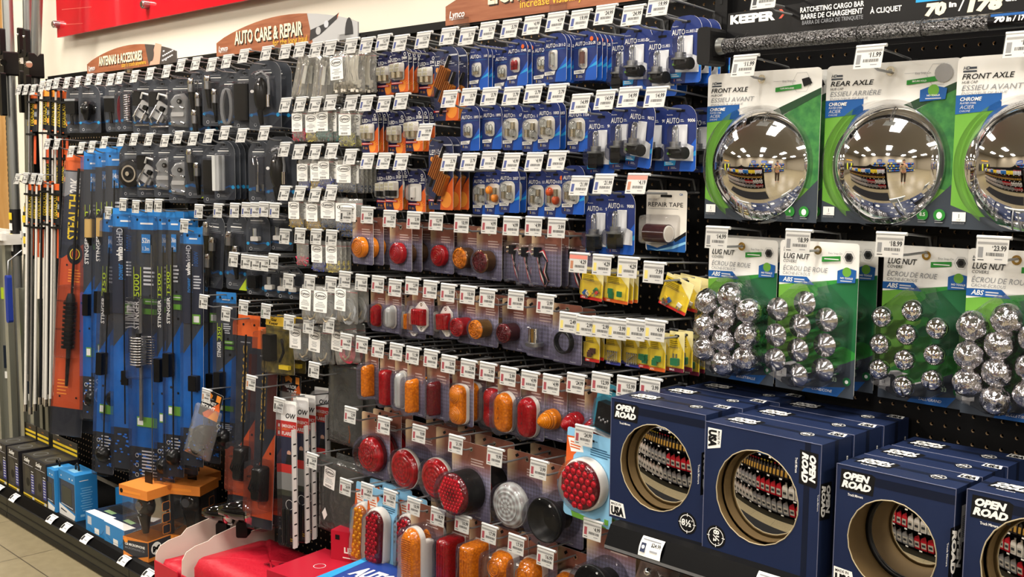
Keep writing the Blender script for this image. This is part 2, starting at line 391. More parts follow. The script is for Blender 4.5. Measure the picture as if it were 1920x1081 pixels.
@KIND
def k_eq():
    w, h = (.092, .182); c = Card(w, h, .014, M('blue_grey_print', '#333b5e', .35), .034, .006)
    c.P([(.48, 1), (.5, .84), (.68, .72), (1, .55), (1, .98), (.98, 1)], orange); c.E(.72, .86, .02, lorange)
    c.hole(.02, 0); c.T('PowerLite', .06, .13, .014, white, shear=.3); c.R(.6, .11, .95, .13, pale)
    c.T('LED', .05, .25, .07, white, .28, bold=.012); c.LN(.36, .2, .86, 2, pale, .025, .012)
    c.E(.15, .31, .0065, lorange); c.LN(.08, .36, .26, 8, grey, .018, .004); c.LN(.05, .275, .95, 1, grey, .02, .002)
    c.R(.0, .86, .6, .885, redp); c.LN(.07, .867, .55, 1, white, .02, .01); c.T('2', .12, .94, .035, yelp, bold=.02); c.LN(.24, .915, .4, 2, lorange, .012, .004)
    b = MB()
    for (x, z) in ((-.006, -.058), (.012, -.098)):
        b.X = Matrix.Translation((x, -.008, z-.005)) @ Matrix.Rotation(.5, 4, 'Y') @ Matrix.Scale(1.2, 4)
        b.box((0, 0, 0), (.026, .01, .046), gold, .002)
        for k in range(4): b.box((-.009+k*.006, -.006, 0), (.0025, .004, .046), gold)
        b.tube([(0, 0, .022), (.001, -.001, .034), (0, 0, .05)], .0035, bplast, 6); b.tube([(0, 0, -.022), (0, 0, -.045)], .0035, bplast, 6)
        b.tube([(-.004, 0, .022), (-.003, 0, .046)], .002, whitep, 6)
    b.X = None
    s = MB(); s.X = Matrix.Translation((.004, -.0004, -.08)) @ Matrix.Rotation(.4, 4, 'Y')
    s.dome(rrect(.066, .13, .016), [(0, 0), (.002, .016), (.008, .019)], clam)
    return [('backing_card', c, None), ('load_resistor', b, None), ('blister', s, None)]
@KIND
def k_hid(form='elbow', num='H11-55w'):
    w, h = (.078, .135); c = Card(w, h, .012, navy, .03, .008)
    c.P([(.5, 1), (.52, .86), (.7, .7), (1, .5), (1, .96), (.94, 1)], bright); c.P([(.66, .82), (1, .68), (1, .76)], cyan)
    c.hole(.022, 0); c.T('PowerLite', .06, .155, .02, white, shear=.3); c.T('AUTO', .05, .275, .085, white, .42, bold=.012); c.LN(.5, .22, .62, 2, pale, .025, .01)
    c.T(num, .96, .26, .05, white, align='r', bold=.02, maxw=.33); c.P([(.02, .85), (.4, .83), (.36, .91), (.02, .92)], cyan); c.LN(.06, .86, .32, 2, white, .025, .01)
    c.T('1', .16, .97, .04, lorange, bold=.02); c.LN(.24, .935, .42, 2, pale, .018, .006)
    ct = c.up-h*.58
    halo = [(-.012, .038), (-.012, -.002), (-.028, -.006), (-.028, -.034), (.03, -.036), (.03, -.006), (.014, .0), (.014, .038)]
    c.flat([(x+.004, z+ct) for x, z in reversed(halo)], c.nx(), M('halo_white_print', '#e9ebec', .3))
    b = MB(); y = -.017; x = 0
    b.tube([(x, y, ct+.002), (x, y, ct+.03), (x, y, ct+.036)], [.0075, .0075, .004], bglass, 12); b.tube([(x, y, ct+.004), (x, y, ct+.026)], .0012, steel, 5)
    b.sphere((x, y, ct+.031), (.004, .004, .005), M('bulb_tip', '#4a4a4c', .2, .6), 8)
    b.tube([(x, y, ct-.008), (x, y, ct+.003)], .0115, steel, 14); b.tube([(x, y, ct-.012), (x, y, ct-.008)], .019, M('bulb_collar', '#7c4038' if num.startswith('H11') else '#6a6c6c', .3, .5), 16)
    if form == 'elbow':
        b.tube([(x-.012, y, ct-.02), (x+.006, y, ct-.02), (x+.022, y-.002, ct-.02)], [.01, .012, .011], bplast, 12)
        b.tube([(x+.022, y-.002, ct-.02), (x+.027, y-.003, ct-.02)], [.0125, .0125], bplast, 12); b.box((x-.008, y-.0105, ct-.021), (.009, .001, .004), lgreen)
        b.tube([(x, y, ct-.022), (x, y, ct-.012)], .014, bplast, 12)
    else: b.box((x, y, ct-.028), (.026, .022, .032), bplast, .004); b.tube([(x, y, ct-.02), (x, y, ct-.01)], .0165, bplast, 14)
    s = MB(); s.dome([(a+.003, q) for a, q in rrect(.036, .042, .01)], [(0, 0), (.001, .026), (.005, .029)], clam, 0, ct+.016, -.0005)
    s.dome([(a, q) for a, q in rrect(.062, .038, .012)], [(0, 0), (.001, .028), (.005, .031)], clam, .003, ct-.02, -.0005)
    return [('backing_card', c, None), ('headlamp_bulb', b, None), ('blister', s, None)]
# ---- zip bags
def lynco(c_, x, z, w, h, rot=0, y=-.0062):
    c_.X = Matrix.Translation((x, y, z)) @ Matrix.Rotation(rot, 4, 'Y')
    c_.flat(rrect(w, h, .002, 2), 0, white); r = w*.4
    c_.flat([(a, h*.27+b) for a, b in circ(w*.43, 22, h*.17)], -.0001, black); c_.flat([(a, h*.27+b) for a, b in circ(w*.395, 22, h*.14)], -.00015, white)
    c_.text('Lynco', 0, h*.23, h*.11, black, -.0002, w*.68, 'c', .05, .15)
    c_.flat([(-w*.2, h*.19), (w*.3, h*.19), (w*.3, h*.2), (-w*.2, h*.2)], -.0002, black)
    rr = random.Random(int(x*1e5))
    for i in range(4): a = rr.uniform(.15, .4)*w; c_.flat([(-a, h*(-.05-.07*i)), (a, h*(-.05-.07*i)), (a, h*(-.025-.07*i)), (-a, h*(-.025-.07*i))], -.0002, grey)
    for i in range(9): c_.flat([(-w*.3+i*w*.06, -h*.45), (-w*.3+i*w*.06+w*.03, -h*.45), (-w*.3+i*w*.06+w*.03, -h*.36), (-w*.3+i*w*.06, -h*.36)], -.0002, black)
    c_.X = None
@KIND
def k_bag(col='#c8405a', w=.06, h=.09, lab=1, fill=.3, body=''):
    f = MB(); o = rrect(w, h, .003, 2); cz = .008-h/2
    f.dome(o, [(0, 0), (.001, .001), (.006, .006), (.014, .0075)], film, 0, cz); f.prism([(x, z+cz) for x, z in o], 0, .0006, film)
    f.flat([(-w/2, -.006), (w/2, -.006), (w/2, -.0045), (-w/2, -.0045)], -.0012, M('zip_red', '#c8404a', .4))
    f.flat([(-w/2, -.0085), (w/2, -.0085), (w/2, -.0075), (-w/2, -.0075)], -.0012, whitep)
    m = M('bag_fill_'+col, col, .4); r = random.Random(len(col)+int(w*1e4)+int(h*1e4)); b = MB()
    n = int(85*w/.06*fill/.3)
    for i in range(n):
        x = r.uniform(-w*.42, w*.42); z = cz-h/2+.006+r.random()**1.4*h*fill; a = r.uniform(0, PI); q = r.uniform(.004, .007); y = r.uniform(-.005, -.001)
        b.tube([(x-q*math.cos(a), y, z-q*math.sin(a)), (x+q*math.cos(a), y, z+q*math.sin(a))], .0016, m if i % 5 else steel, 5)
    out = [('zip_bag', f, None), ('loose_contents', b, None)]
    if lab: l = MB(); lynco(l, -w*.06, cz+h*.08, w*.78, h*.56, 0, -.0079); out.append(('paper_label', l, None))
    return out
@KIND
def k_blade(t=0):
    w, h = .055, .125; f = MB(); o = rrect(w, h, .004, 2); cz = .01-h/2
    f.dome(o, [(0, 0), (.001, .001), (.008, .008), (.016, .009)], film, 0, cz); f.prism([(x, z+cz) for x, z in o], 0, .0006, film)
    b = MB(); b.dome(stad(.02, .1), [(0, 0), (.002, .004), (.008, .006)], chrome, -.002, cz-.006, -.0008); b.box((.012, -.003, cz+.01), (.014, .001, .05), white)
    return [('zip_bag', f, None), ('steel_blade', b, None)]
@KIND
def k_tiebag():
    w, h = .118, .112; f = MB(); o = rrect(w, h, .004, 2); cz = .012-h/2
    f.dome(o, [(0, 0), (.002, .002), (.012, .016), (.03, .022)], film, 0, cz); f.prism([(x, z+cz) for x, z in o], 0, .001, film)
    f.flat([(-w/2, -.004), (w/2, -.004), (w/2, -.0025), (-w/2, -.0025)], -.0025, M('zip_red', '#c8404a', .4))
    b = MB(); r = random.Random(3); m = M('natural_nylon', '#ddd8cc', .4)
    for i in range(26): x = r.uniform(-.01, .045); b.tube([(x, r.uniform(-.012, -.002), cz+.04), (x+r.uniform(-.004, .004), -.012, cz), (x+r.uniform(-.008, .008), -.006, cz-.036)], .0018, m, 4)
    for i in range(60): b.box((r.uniform(-.05, .05), r.uniform(-.014, -.002), cz-h/2+.004+r.random()*.026), (.006, .005, .007), m)
    l = MB(); lynco(l, -.026, cz+.008, .05, .058, -.06, -.0225)
    return [('zip_bag', f, None), ('cable_ties', b, None), ('paper_label', l, None)]
@KIND
def k_wirebag(col='#55585a', w=.085, h=.105, lx=-.012, rot=.05):
    f = MB(); o = rrect(w, h, .004, 2); cz = .012-h/2
    f.dome(o, [(0, 0), (.002, .002), (.01, .011), (.022, .014)], film, 0, cz); f.prism([(x, z+cz) for x, z in o], 0, .001, film)
    f.flat([(-w/2, -.008), (w/2, -.008), (w/2, -.0065), (-w/2, -.0065)], -.002, M('zip_red', '#c8404a', .4))
    b = MB(); r = random.Random(int(w*1e4)+len(col)+int(abs(lx)*1e4)); m = M('wire_'+col, col, .35)
    for i in range(16):
        a = r.uniform(.65, 1.08); x0, z0 = r.uniform(0, .016), cz-.02+r.uniform(-.006, .004)
        b.tube([(x0+.026*a*math.cos(t*PI/8), -.003-r.uniform(0, .006), z0+.032*a*math.sin(t*PI/8)) for t in range(16)], .0021, m, 5, True)
    b.tube([(-.01, -.009, cz-.034), (.0, -.01, cz-.044), (.016, -.009, cz-.036), (.024, -.008, cz-.02)], .0028, M('cream_connector', '#d8c8a8', .4), 5)
    l = MB(); lynco(l, lx, cz+.012, .046, .06, rot, -.0145)
    return [('zip_bag', f, None), ('coiled_wire', b, None), ('paper_label', l, None)]
@KIND
def k_bigbag(w=.16, h=.25, lab=0):
    f = MB(); o = rrect(w, h, .004, 2); cz = .02-h/2
    f.dome(o, [(0, 0), (.002, .003), (.02, .012), (.04, .014)], smoke, 0, cz); f.prism([(x, z+cz) for x, z in o], 0, .001, smoke)
    f.flat([(-w/2, .0), (w/2, .0), (w/2, .0015), (-w/2, .0015)], -.0032, M('zip_red', '#c8404a', .4))
    b = MB(); m = M('dark_gasket', '#3b3d3a', .6)
    for k in range(3): b.tube([(w*.3*math.cos(t*PI/12)*(1-k*.06), -.004-k*.002, cz-.02+h*(.30-k*.02)*math.sin(t*PI/12)) for t in range(24)], .0035, m, 6, True)
    if not lab: b.tube([(.03, -.012, cz-.06), (.036, -.012, cz-.085), (.03, -.011, cz-.11)], .003, M('copper_strand', '#a8623c', .3, .7), 5)
    out = [('zip_bag', f, None), ('folded_gasket', b, None)]
    if lab: l = MB(); lynco(l, -.035, cz+h*.24, .05, .062, .1, -.0147); out.append(('paper_label', l, None)); l = MB(); l.X = Matrix.Translation((-.055, -.0147, cz-h*.25)) @ Matrix.Rotation(.1, 4, 'Y'); l.flat([(0, -.02), (.012, 0), (0, .02), (-.012, 0)], 0, white); out.append(('diamond_sticker', l, None))
    return out
# ---- slate antenna-accessory clamshells
@KIND
def k_ant(c='plug', w=.098, h=.178, tall=0):
    k = Card(w, h, .014, slate, .04, .008, .0012, M('clear_edge', '#c9ced2', .2))
    k.hole(.02, 0); k.ring(.5, .075, .006, .0066, grey); k.R(.3, .13, .7, .14, grey)
    k.R(.2, .17, .72, .185, white); k.LN(.2, .205, .85, 3, grey, .022, .006)
    k.P([(0, .78), (.3, .74), (.5, .79), (.75, .75), (1, .78), (1, .805), (.7, .785), (.45, .82), (.2, .79), (0, .81)], M('spark_blue_print', '#2c5c94', .35)); k.E(.08, .79, .005, cyan); k.E(.9, .785, .006, cyan)
    k.P([(.62, 1), (1, .82), (1, 1)], lime if c in ('coax', 'coaxs') else slate2); k.ring(.2, .93, .004, .0052, pale); k.LN(.32, .92, .6, 2, grey, .02, .006)
    b = MB(); y = -.016; z0 = k.up-h*.55; sh = clam
    out = [('backing_card', k, None)]; bo = None
    if c == 'plug':
        b.tube([(0, y, z0+.028), (0, y, z0+.022), (0, y, z0-.006), (0, y, z0-.012), (0, y, z0-.034)], [.012, .019, .02, .015, .009], bplast, 14); b.tube([(0, y, z0+.022), (0, y, z0+.034)], .008, chrome, 10)
        for q in (-1, 1): b.sphere((q*.013, y-.014, z0+.012), .003, chrome, 6)
        bo = rrect(.05, .085, .02); pn = 'antenna_plug'
    elif c == 'block':
        b.box((0, y, z0+.014), (.046, .034, .05), bplast, .004); b.box((0, y, z0+.042), (.05, .036, .008), M('grey_translucent', '#8b8f92', .2)); b.tube([(-.01, y, z0-.012), (-.006, y, z0-.05)], .006, bplast, 8); pn = 'power_block'; bo = rrect(.062, .1, .01)
    elif c == 'redcable':
        m = M('dark_red_cable', '#7d1428', .4)
        for i in range(7): b.tube([(.012*math.cos(t*PI/8)+.002*i-.004, y+.003*(i % 3), z0+.048*math.sin(t*PI/8)) for t in range(16)], .0032, m, 5, True)
        pn = 'cable_coil'; bo = rrect(.05, .12, .02)
    elif c == 'coil':
        b.tube([(.013*math.cos(t*.9), y+.013*math.sin(t*.9), z0-.045+t*.0011) for t in range(86)], .0026, chrome, 5); pn = 'coil_spring'; bo = rrect(.05, .12, .014)
    elif c == 'bracket':
        m = M('cast_aluminium', '#cfd0ce', .35, .25); fz = CL('frosted_shell', '#f2f4f2', .3, .12, (30, .3), .8)
        b.box((-.024, y+.004, z0+.036), (.03, .016, .05), bplast, .003); b.X = Matrix.Translation((.008, y-.004, z0-.004)) @ Matrix.Rotation(.55, 4, 'Y')
        b.box((0, 0, .012), (.05, .008, .03), m, .004); b.box((0, -.008, -.02), (.05, .006, .022), m, .004)
        for q in (-.016, .016): b.tube([(q, -.014, .012), (q, -.016, -.034)], .0034, chrome, 8); b.tube([(q, -.014, -.034), (q, -.014, -.039)], .006, steel, 6)
        b.tube([(-.024, -.012, .03), (-.026, -.016, .05), (0, -.016, .058), (.026, -.016, .05), (.024, -.012, .03)], .0042, m, 7)
        b.box((.012, -.02, .014), (.016, .01, .016), bplast, .003); b.X = None
        b.tube([(-.035, y, z0-.055), (.035, y, z0-.055)], .003, chrome, 6); b.tube([(-.034, y-.006, z0-.02), (-.028, y-.006, z0-.044)], .004, chrome, 6)
        pn = 'mirror_bracket'; bo = rrect(.078, .13, .012)
    elif c == 'mount':
        fz = CL('frosted_shell', '#f2f4f2', .3, .12, (30, .3), .8)
        o = [(-.034, -.055), (.036, -.06), (.04, -.01), (.034, .004), (.034, .03), (.012, .054), (-.016, .05), (-.036, .028), (-.028, .0), (-.038, -.02)]
        b.dome([(x, z) for x, z in o], [(0, 0), (.002, .014), (.01, .02)], fz, 0, z0, -.002)
        b.tube([(.008, y-.0, z0+.026), (.008, y-.012, z0+.026)], .008, bplast, 12); b.tube([(.008, y-.012, z0+.026), (.008, y-.013, z0+.026)], .004, steel, 8)
        for q, r in ((-.02, .01), (.018, .008), (-.018, -.04), (.02, -.042)): b.tube([(q-.008, y-.008, z0+r), (q+.008, y-.011, z0+r-.005)], .0034, chrome, 7)
        b.box((.0, y-.006, z0-.016), (.05, .008, .014), M('cast_aluminium', '#cfd0ce', .35, .25), .004)
        pn = 'mount_hardware'; bo = rrect(.08, .125, .02)
    elif c == 'disc':
        b.tube([(0, y-.006, z0+.0), (0, y+.01, z0)], .047, bplast, 28); b.tube([(0, y-.012, z0), (0, y-.006, z0)], [.03, .046], rubber, 28); b.annulus(0, z0, .024, .03, y-.013, chrome, 28); b.tube([(0, y-.02, z0), (0, y-.012, z0)], .008, chrome, 10); pn = 'cable_reel'; bo = circ(.055, 24)
    elif c in ('coax', 'coaxs', 'coaxd'):
        zz = z0+.03; b.X = Matrix.Translation((0, y, z0)) @ Matrix.Scale(1.45, 4) @ Matrix.Translation((0, -y, -z0))
        for i, (q, r) in enumerate([(-.012, 0), (.006, -.03)] if c != 'coaxd' else [(-.014, .02), (.004, -.012), (-.006, -.05)]):
            b.tube([(q, y, zz+r+.022), (q, y, zz+r+.012), (q, y, zz+r+.008)], [.007, .009, .007], chrome, 10); b.tube([(q, y, zz+r+.01), (q, y, zz+r-.008)], .0078, steel, 10); b.tube([(q, y, zz+r-.006), (q+.002, y, zz+r-.026), (q+.004, y, zz+r-.05)], [.0065, .006, .004], bplast, 8)
        b.X = None; pn = 'coax_connector'; bo = rrect(.056, h*.62, .014)
    elif c == 'greycable':
        m = M('grey_cable', '#8b8d8e', .4)
        for i in range(8): b.tube([(-.016+.018*math.cos(t*PI/8)+.0012*i, y+.003*(i % 3), z0+.055*math.sin(t*PI/8)) for t in range(16)], .0026, m, 5, True)
        b.tube([(.026, y, z0+.03), (.026, y, z0-.002)], .008, chrome, 10); b.tube([(.026, y, z0-.002), (.024, y, z0-.055)], [.007, .005], steel, 8); pn = 'cable_coil'; bo = rrect(.08, .135, .02)
    elif c == 'dark': b.box((0, y+.004, z0), (.05, .02, .11), bplast, .003); pn = 'antenna_base'; bo = rrect(.06, .125, .006)
    elif c == 'spring':
        b.sphere((-.006, y+.004, z0+.012), (.024, .016, .052), bplast, 12); b.tube([(-.02, y, z0+.07), (.002, y, z0+.078), (.024, y, z0+.062), (.028, y, z0+.03), (.026, y, z0-.0)], .0042, M('grey_cable', '#8b8d8e', .4), 7)
        b.tube([(.026, y, z0+.01), (.026, y, z0-.026)], .008, chrome, 10); b.tube([(-.006, y, z0-.035), (.0, y, z0-.078)], [.01, .006], bplast, 8); b.flat([(-.024+a, z0+.02+q) for a, q in circ(.007, 14, .005)], y-.014, white); b.sphere((0, y-.014, z0+.04), .004, chrome, 7); pn = 'spring_mount'; bo = rrect(.082, .165, .034)
    elif c == 'flat':
        b.box((-.018, y+.004, z0), (.026, .02, .11), M('foam_grey', '#c8cbca', .6), .002); pn = 'strap_roll'; bo = rrect(.034, .125, .004)
    elif c == 'hook': b.tube([(-.01, y, z0+.03), (-.014, y, z0+.05), (.0, y, z0+.056), (.006, y, z0+.03), (.004, y, z0-.04)], .0022, chrome, 6); b.tube([(.004, y, z0-.03), (.004, y, z0-.05)], .006, steel, 8); pn = 'wire_hook'; bo = rrect(.04, .12, .008)
    elif c == 'box': b.box((0, y+.004, z0-.004), (.03, .022, .04), bplast, .002); pn = 'switch_box'; bo = rrect(.04, .055, .004)
    else:
        b.box((0, y+.003, z0-.012), (.028, .016, .014), whitep, .003); b.tube([(0, y, z0-.004), (0, y, z0+.02)], .007, CL('frost', '#e8eae8', .4, .2), 10); pn = 'small_connector'; bo = rrect(.034, .055, .008)
    s = MB(); s.dome(bo, [(0, 0), (.0015, .026), (.006, .031)], sh, 0, z0, -.0006)
    return out+[(pn, b, None), ('blister', s, None)]
# ---- marker lights on brown cards
def eyelet(k, u=.5, v=.08):
    x, z = k.xz(u, v); k.annulus(x, z, .0032, .0062, k.nx(), M('eyelet', '#c9c4b4', .2, .9)); k.flat([(x+a, z+b) for a, b in circ(.0033, 12)], k.nx(), black)
def rings(b, cx, cz, y, r, m, n=4):
    for i in range(1, n+1): b.tube([(cx+r*i/(n+.6)*math.cos(t*PI/12), y, cz+r*i/(n+.6)*math.sin(t*PI/12)) for t in range(24)], .0013, m, 4, True)
def ledbumps(b, o_pts, m, y, r=.0052):
    for x, z in o_pts:
        b.dome(circ(r, 12), [(0, 0), (r*.2, r*.28), (r*.6, r*.42)], m, x, z, y)
        b.tube([(x+r*1.05*math.cos(t*PI/7), y-.0004, z+r*1.05*math.sin(t*PI/7)) for t in range(14)], .0009, m, 4, True)
def hexpts(R, d):
    p = []
    for i in range(-6, 7):
        for j in range(-6, 7):
            x = d*(i+.5*(j % 2)); z = d*.87*j
            if math.hypot(x, z) < R: p.append((x, z))
    return p
@KIND
def k_marker(c='flat', col='amber', w=.086, h=.122):
    lm = {'amber': amber, 'red': red, 'dark': darkred, 'white': wlens}[col]; led = M('led_'+col, {'amber': '#f0a41c', 'red': '#c81026', 'dark': '#a01424', 'white': '#d8dad8'}[col], .08, .35)
    k = Card(w, h, .012, brownmat('brown_weave_%d_%d' % (w*1000, h*1000), w, h), .007, .007)
    eyelet(k, .5, 12/(h*1000)); k.P([(.08, .1), (.2, .05), (.24, .085), (.12, .135)], black); k.LN(.46, .24, .95, 3, M('buff_print', '#b09a94', .5), .05, .022, 3)
    k.LN(.06, .965, .25, 1, grey, .02, .012); k.T('PowerLite', .62, .97, .022, pale, shear=.3)
    b = MB(); cz = k.up-h*.63; base = None; pn = 'marker_lens'; bo = None; bd = .02; bz = cz
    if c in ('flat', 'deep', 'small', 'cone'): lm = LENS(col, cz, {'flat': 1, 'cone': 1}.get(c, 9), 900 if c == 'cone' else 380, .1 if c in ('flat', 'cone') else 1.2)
    if c == 'flat':
        b.dome(circ(.0275, 32), [(0, 0), (0, .012), (.0015, .0145), (.0028, .0145)], lm, 0, cz, -.002); b.dome(circ(.0255, 32), [(0, .0145), (.004, .016), (.012, .0185), (.02, .0195)], lm, 0, cz, -.002); rings(b, 0, cz, -.0195, .023, lm); bo = circ(.031, 24); bd = .023
    elif c == 'deep':
        base = MB(); base.dome(circ(.0262, 32), [(0, 0), (0, .026)], M('mirror_brown', {'amber': '#7d5a3a', 'red': '#4c141c', 'dark': '#3c1018'}[col], .08, .7), 0, cz, -.002, False); base.dome(circ(.0285, 32), [(0, .026), (0, .029), (.002, .03)], M('mirror_brown', '#7d5a3a', .08, .7), 0, cz, -.002)
        b.dome(circ(.0265, 32), [(0, .029), (.002, .032), (.014, .0335), (.024, .0335)], lm, 0, cz, -.002)
        for i in range(16): a = i*PI/8; b.box((.014*math.cos(a), -.0362, cz+.014*math.sin(a)), (.002, .001, .002), lm)
        rings(b, 0, cz, -.0356, .025, lm, 3); bo = circ(.031, 24); bd = .038
    elif c == 'small':
        base = MB(); base.dome(circ(.0225, 28), [(0, 0), (0, .034)], M('mirror_'+col, {'amber': '#8a6a3c', 'red': '#c02430', 'dark': '#52242a'}[col], .08, .6), 0, cz, -.002, False)
        b.dome(circ(.0235, 28), [(0, .034), (.001, .038), (.012, .041), (.021, .0415)], lm, 0, cz, -.002); rings(b, 0, cz, -.0435, .02, lm, 3); bo = circ(.027, 24); bd = .046; cz
    elif c == 'pc':    # little half-oval clearance lamp
        base = MB(); base.dome(stad(.03, .062), [(0, 0), (0, .004)], {'white': whitep}.get(col, M('amber_side', '#b06a2c', .2)), 0, cz, -.001)
        b.dome(stad(.028, .058), [(0, .004), (.001, .016), (.005, .023), (.01, .025)], lm, 0, cz, -.001); b.box((.002, -.0262, cz), (.008, .002, .03), lm); bo = rrect(.038, .068, .018); bd = .03
    elif c == 'bracket':
        base = MB(); base.prism([(-.0245+.0, cz-.021), (-.006, cz-.038), (.006, cz-.038), (.0245, cz-.021), (.0245, cz+.021), (.006, cz+.038), (-.006, cz+.038), (-.0245, cz+.021)], -.006, -.001, whitep)
        for q in (-.031, .031): base.annulus(0, cz+q, .0022, .0042, -.0064, chrome, 12)
        b.dome(rrect(.04, .042, .002, 2), [(0, 0), (.001, .018), (.003, .02)], lm, 0, cz, -.006)
        for q in (-.012, -.004, .004, .012): b.box((q, -.0268, cz), (.003, .0015, .034), lm)
        b.box((0, -.0275, cz), (.028, .0015, .016), lm); bo = rrect(.056, .084, .008); bd = .034
    elif c == 'wires':
        m = [M('red_wire', '#a8242c', .4), M('white_wire', '#dcd6cc', .4), rubber]
        for i, q in enumerate(m):
            b.tube([(-.022, -.008, cz+.026), (.0, -.01-.002*i, cz+.034-i*.003), (.012, -.01, cz+.01), (.004+.003*i, -.012, cz-.014), (.018, -.01, cz-.034), (.008, -.01, cz-.046), (-.004+.004*i, -.01, cz-.03), (-.012, -.01, cz-.002), (-.02+.003*i, -.009, cz+.022)], .0027, q, 5)
        b.box((-.018, -.01, cz+.03), (.014, .012, .022), bplast, .002); b.tube([(-.026, -.012, cz+.034), (-.034, -.012, cz+.034)], .003, brass, 7); b.tube([(-.026, -.012, cz+.026), (-.034, -.012, cz+.024)], .003, brass, 7)
        bo = rrect(.078, .1, .008); bd = .022; pn = 'plug_harness'
    elif c == 'can':
        b.tube([(0, -.02, cz-.012), (0, -.02, cz+.022)], .015, chrome, 18); b.tube([(0, -.02, cz-.02), (0, -.02, cz-.012)], .022, steel, 18); bo = rrect(.06, .06, .02); bd = .042; pn = 'flasher_can'
    elif c == 'loop':
        for i in range(4): b.tube([(.024*math.cos(t*PI/9), -.006-.003*i, cz+.024*math.sin(t*PI/9)) for t in range(18)], .003, bplast, 5, True)
        bo = circ(.034, 20); bd = .024; pn = 'wire_loop'
    elif c in ('slim', 'rect'):
        H = .094; o = stad(.022, H) if c == 'slim' else rrect(.03, H, .004, 3)
        if col == 'white': base = MB(); base.dome(stad(.032, H+.008), [(0, 0), (0, .006)], whitep, 0, cz, -.001)
        b.dome(o, [(0, .0), (.0008, .018), (.004, .024), (.008, .026)], lm, 0, cz, -.002)
        for q in (-.003, .003): b.box((q, -.0282, cz), (.002, .0014, H*.7), lm)
        bo = stad(.044, H+.014); bd = .032
    elif c == 'clam':
        b.dome(stad(.018, .088), [(0, 0), (.002, .03), (.006, .036)], lm, .004, cz, -.002); bo = stad(.04, .104); bd = .04
    elif c == 'double':
        base = MB(); base.dome(rrect(.052, .1, .016), [(0, 0), (0, .01)], whitep, 0, cz, -.001)
        b.dome(rrect(.05, .098, .018), [(0, .01), (.0, .02), (.003, .024), (.006, .025)], lm, 0, cz, -.001)
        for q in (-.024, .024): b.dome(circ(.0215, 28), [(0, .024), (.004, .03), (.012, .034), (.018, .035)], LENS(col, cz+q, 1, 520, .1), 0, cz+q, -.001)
        bo = rrect(.06, .108, .02); bd = .042
    elif c == 'oval':
        base = MB(); base.dome(stad(.054, .1), [(0, 0), (0, .012)], whitep, 0, cz, -.001)
        b.dome(stad(.052, .097), [(0, .012), (.002, .024), (.006, .03), (.012, .033)], lm, 0, cz, -.001)
        for q in (-.008, 0, .008): b.tube([(q, -.0335, cz-.034), (q, -.0345, cz), (q, -.0335, cz+.034)], .0014, lm, 5)
        for q in (-.012, .012): b.box((-.002, -.0335, cz+q), (.003, .003, .006), M('lens_core', '#3a1408', .3))
        bo = stad(.062, .108); bd = .04
    elif c == 'cone':
        b.dome(circ(.0245, 30), [(0, 0), (0, .008), (.002, .02), (.007, .034), (.014, .046), (.021, .053)], lm, 0, cz, -.002)
        pass
        bo = circ(.029, 24); bd = .03
    s = MB(); s.dome(bo, [(0, 0), (.001, bd-.003), (.005, bd)], clam, 0, bz, -.0006)
    out = [('backing_card', k, None)]
    if base: out.append(('lamp_base', base, None))
    return out+[(pn, b, None), ('blister', s, None)]
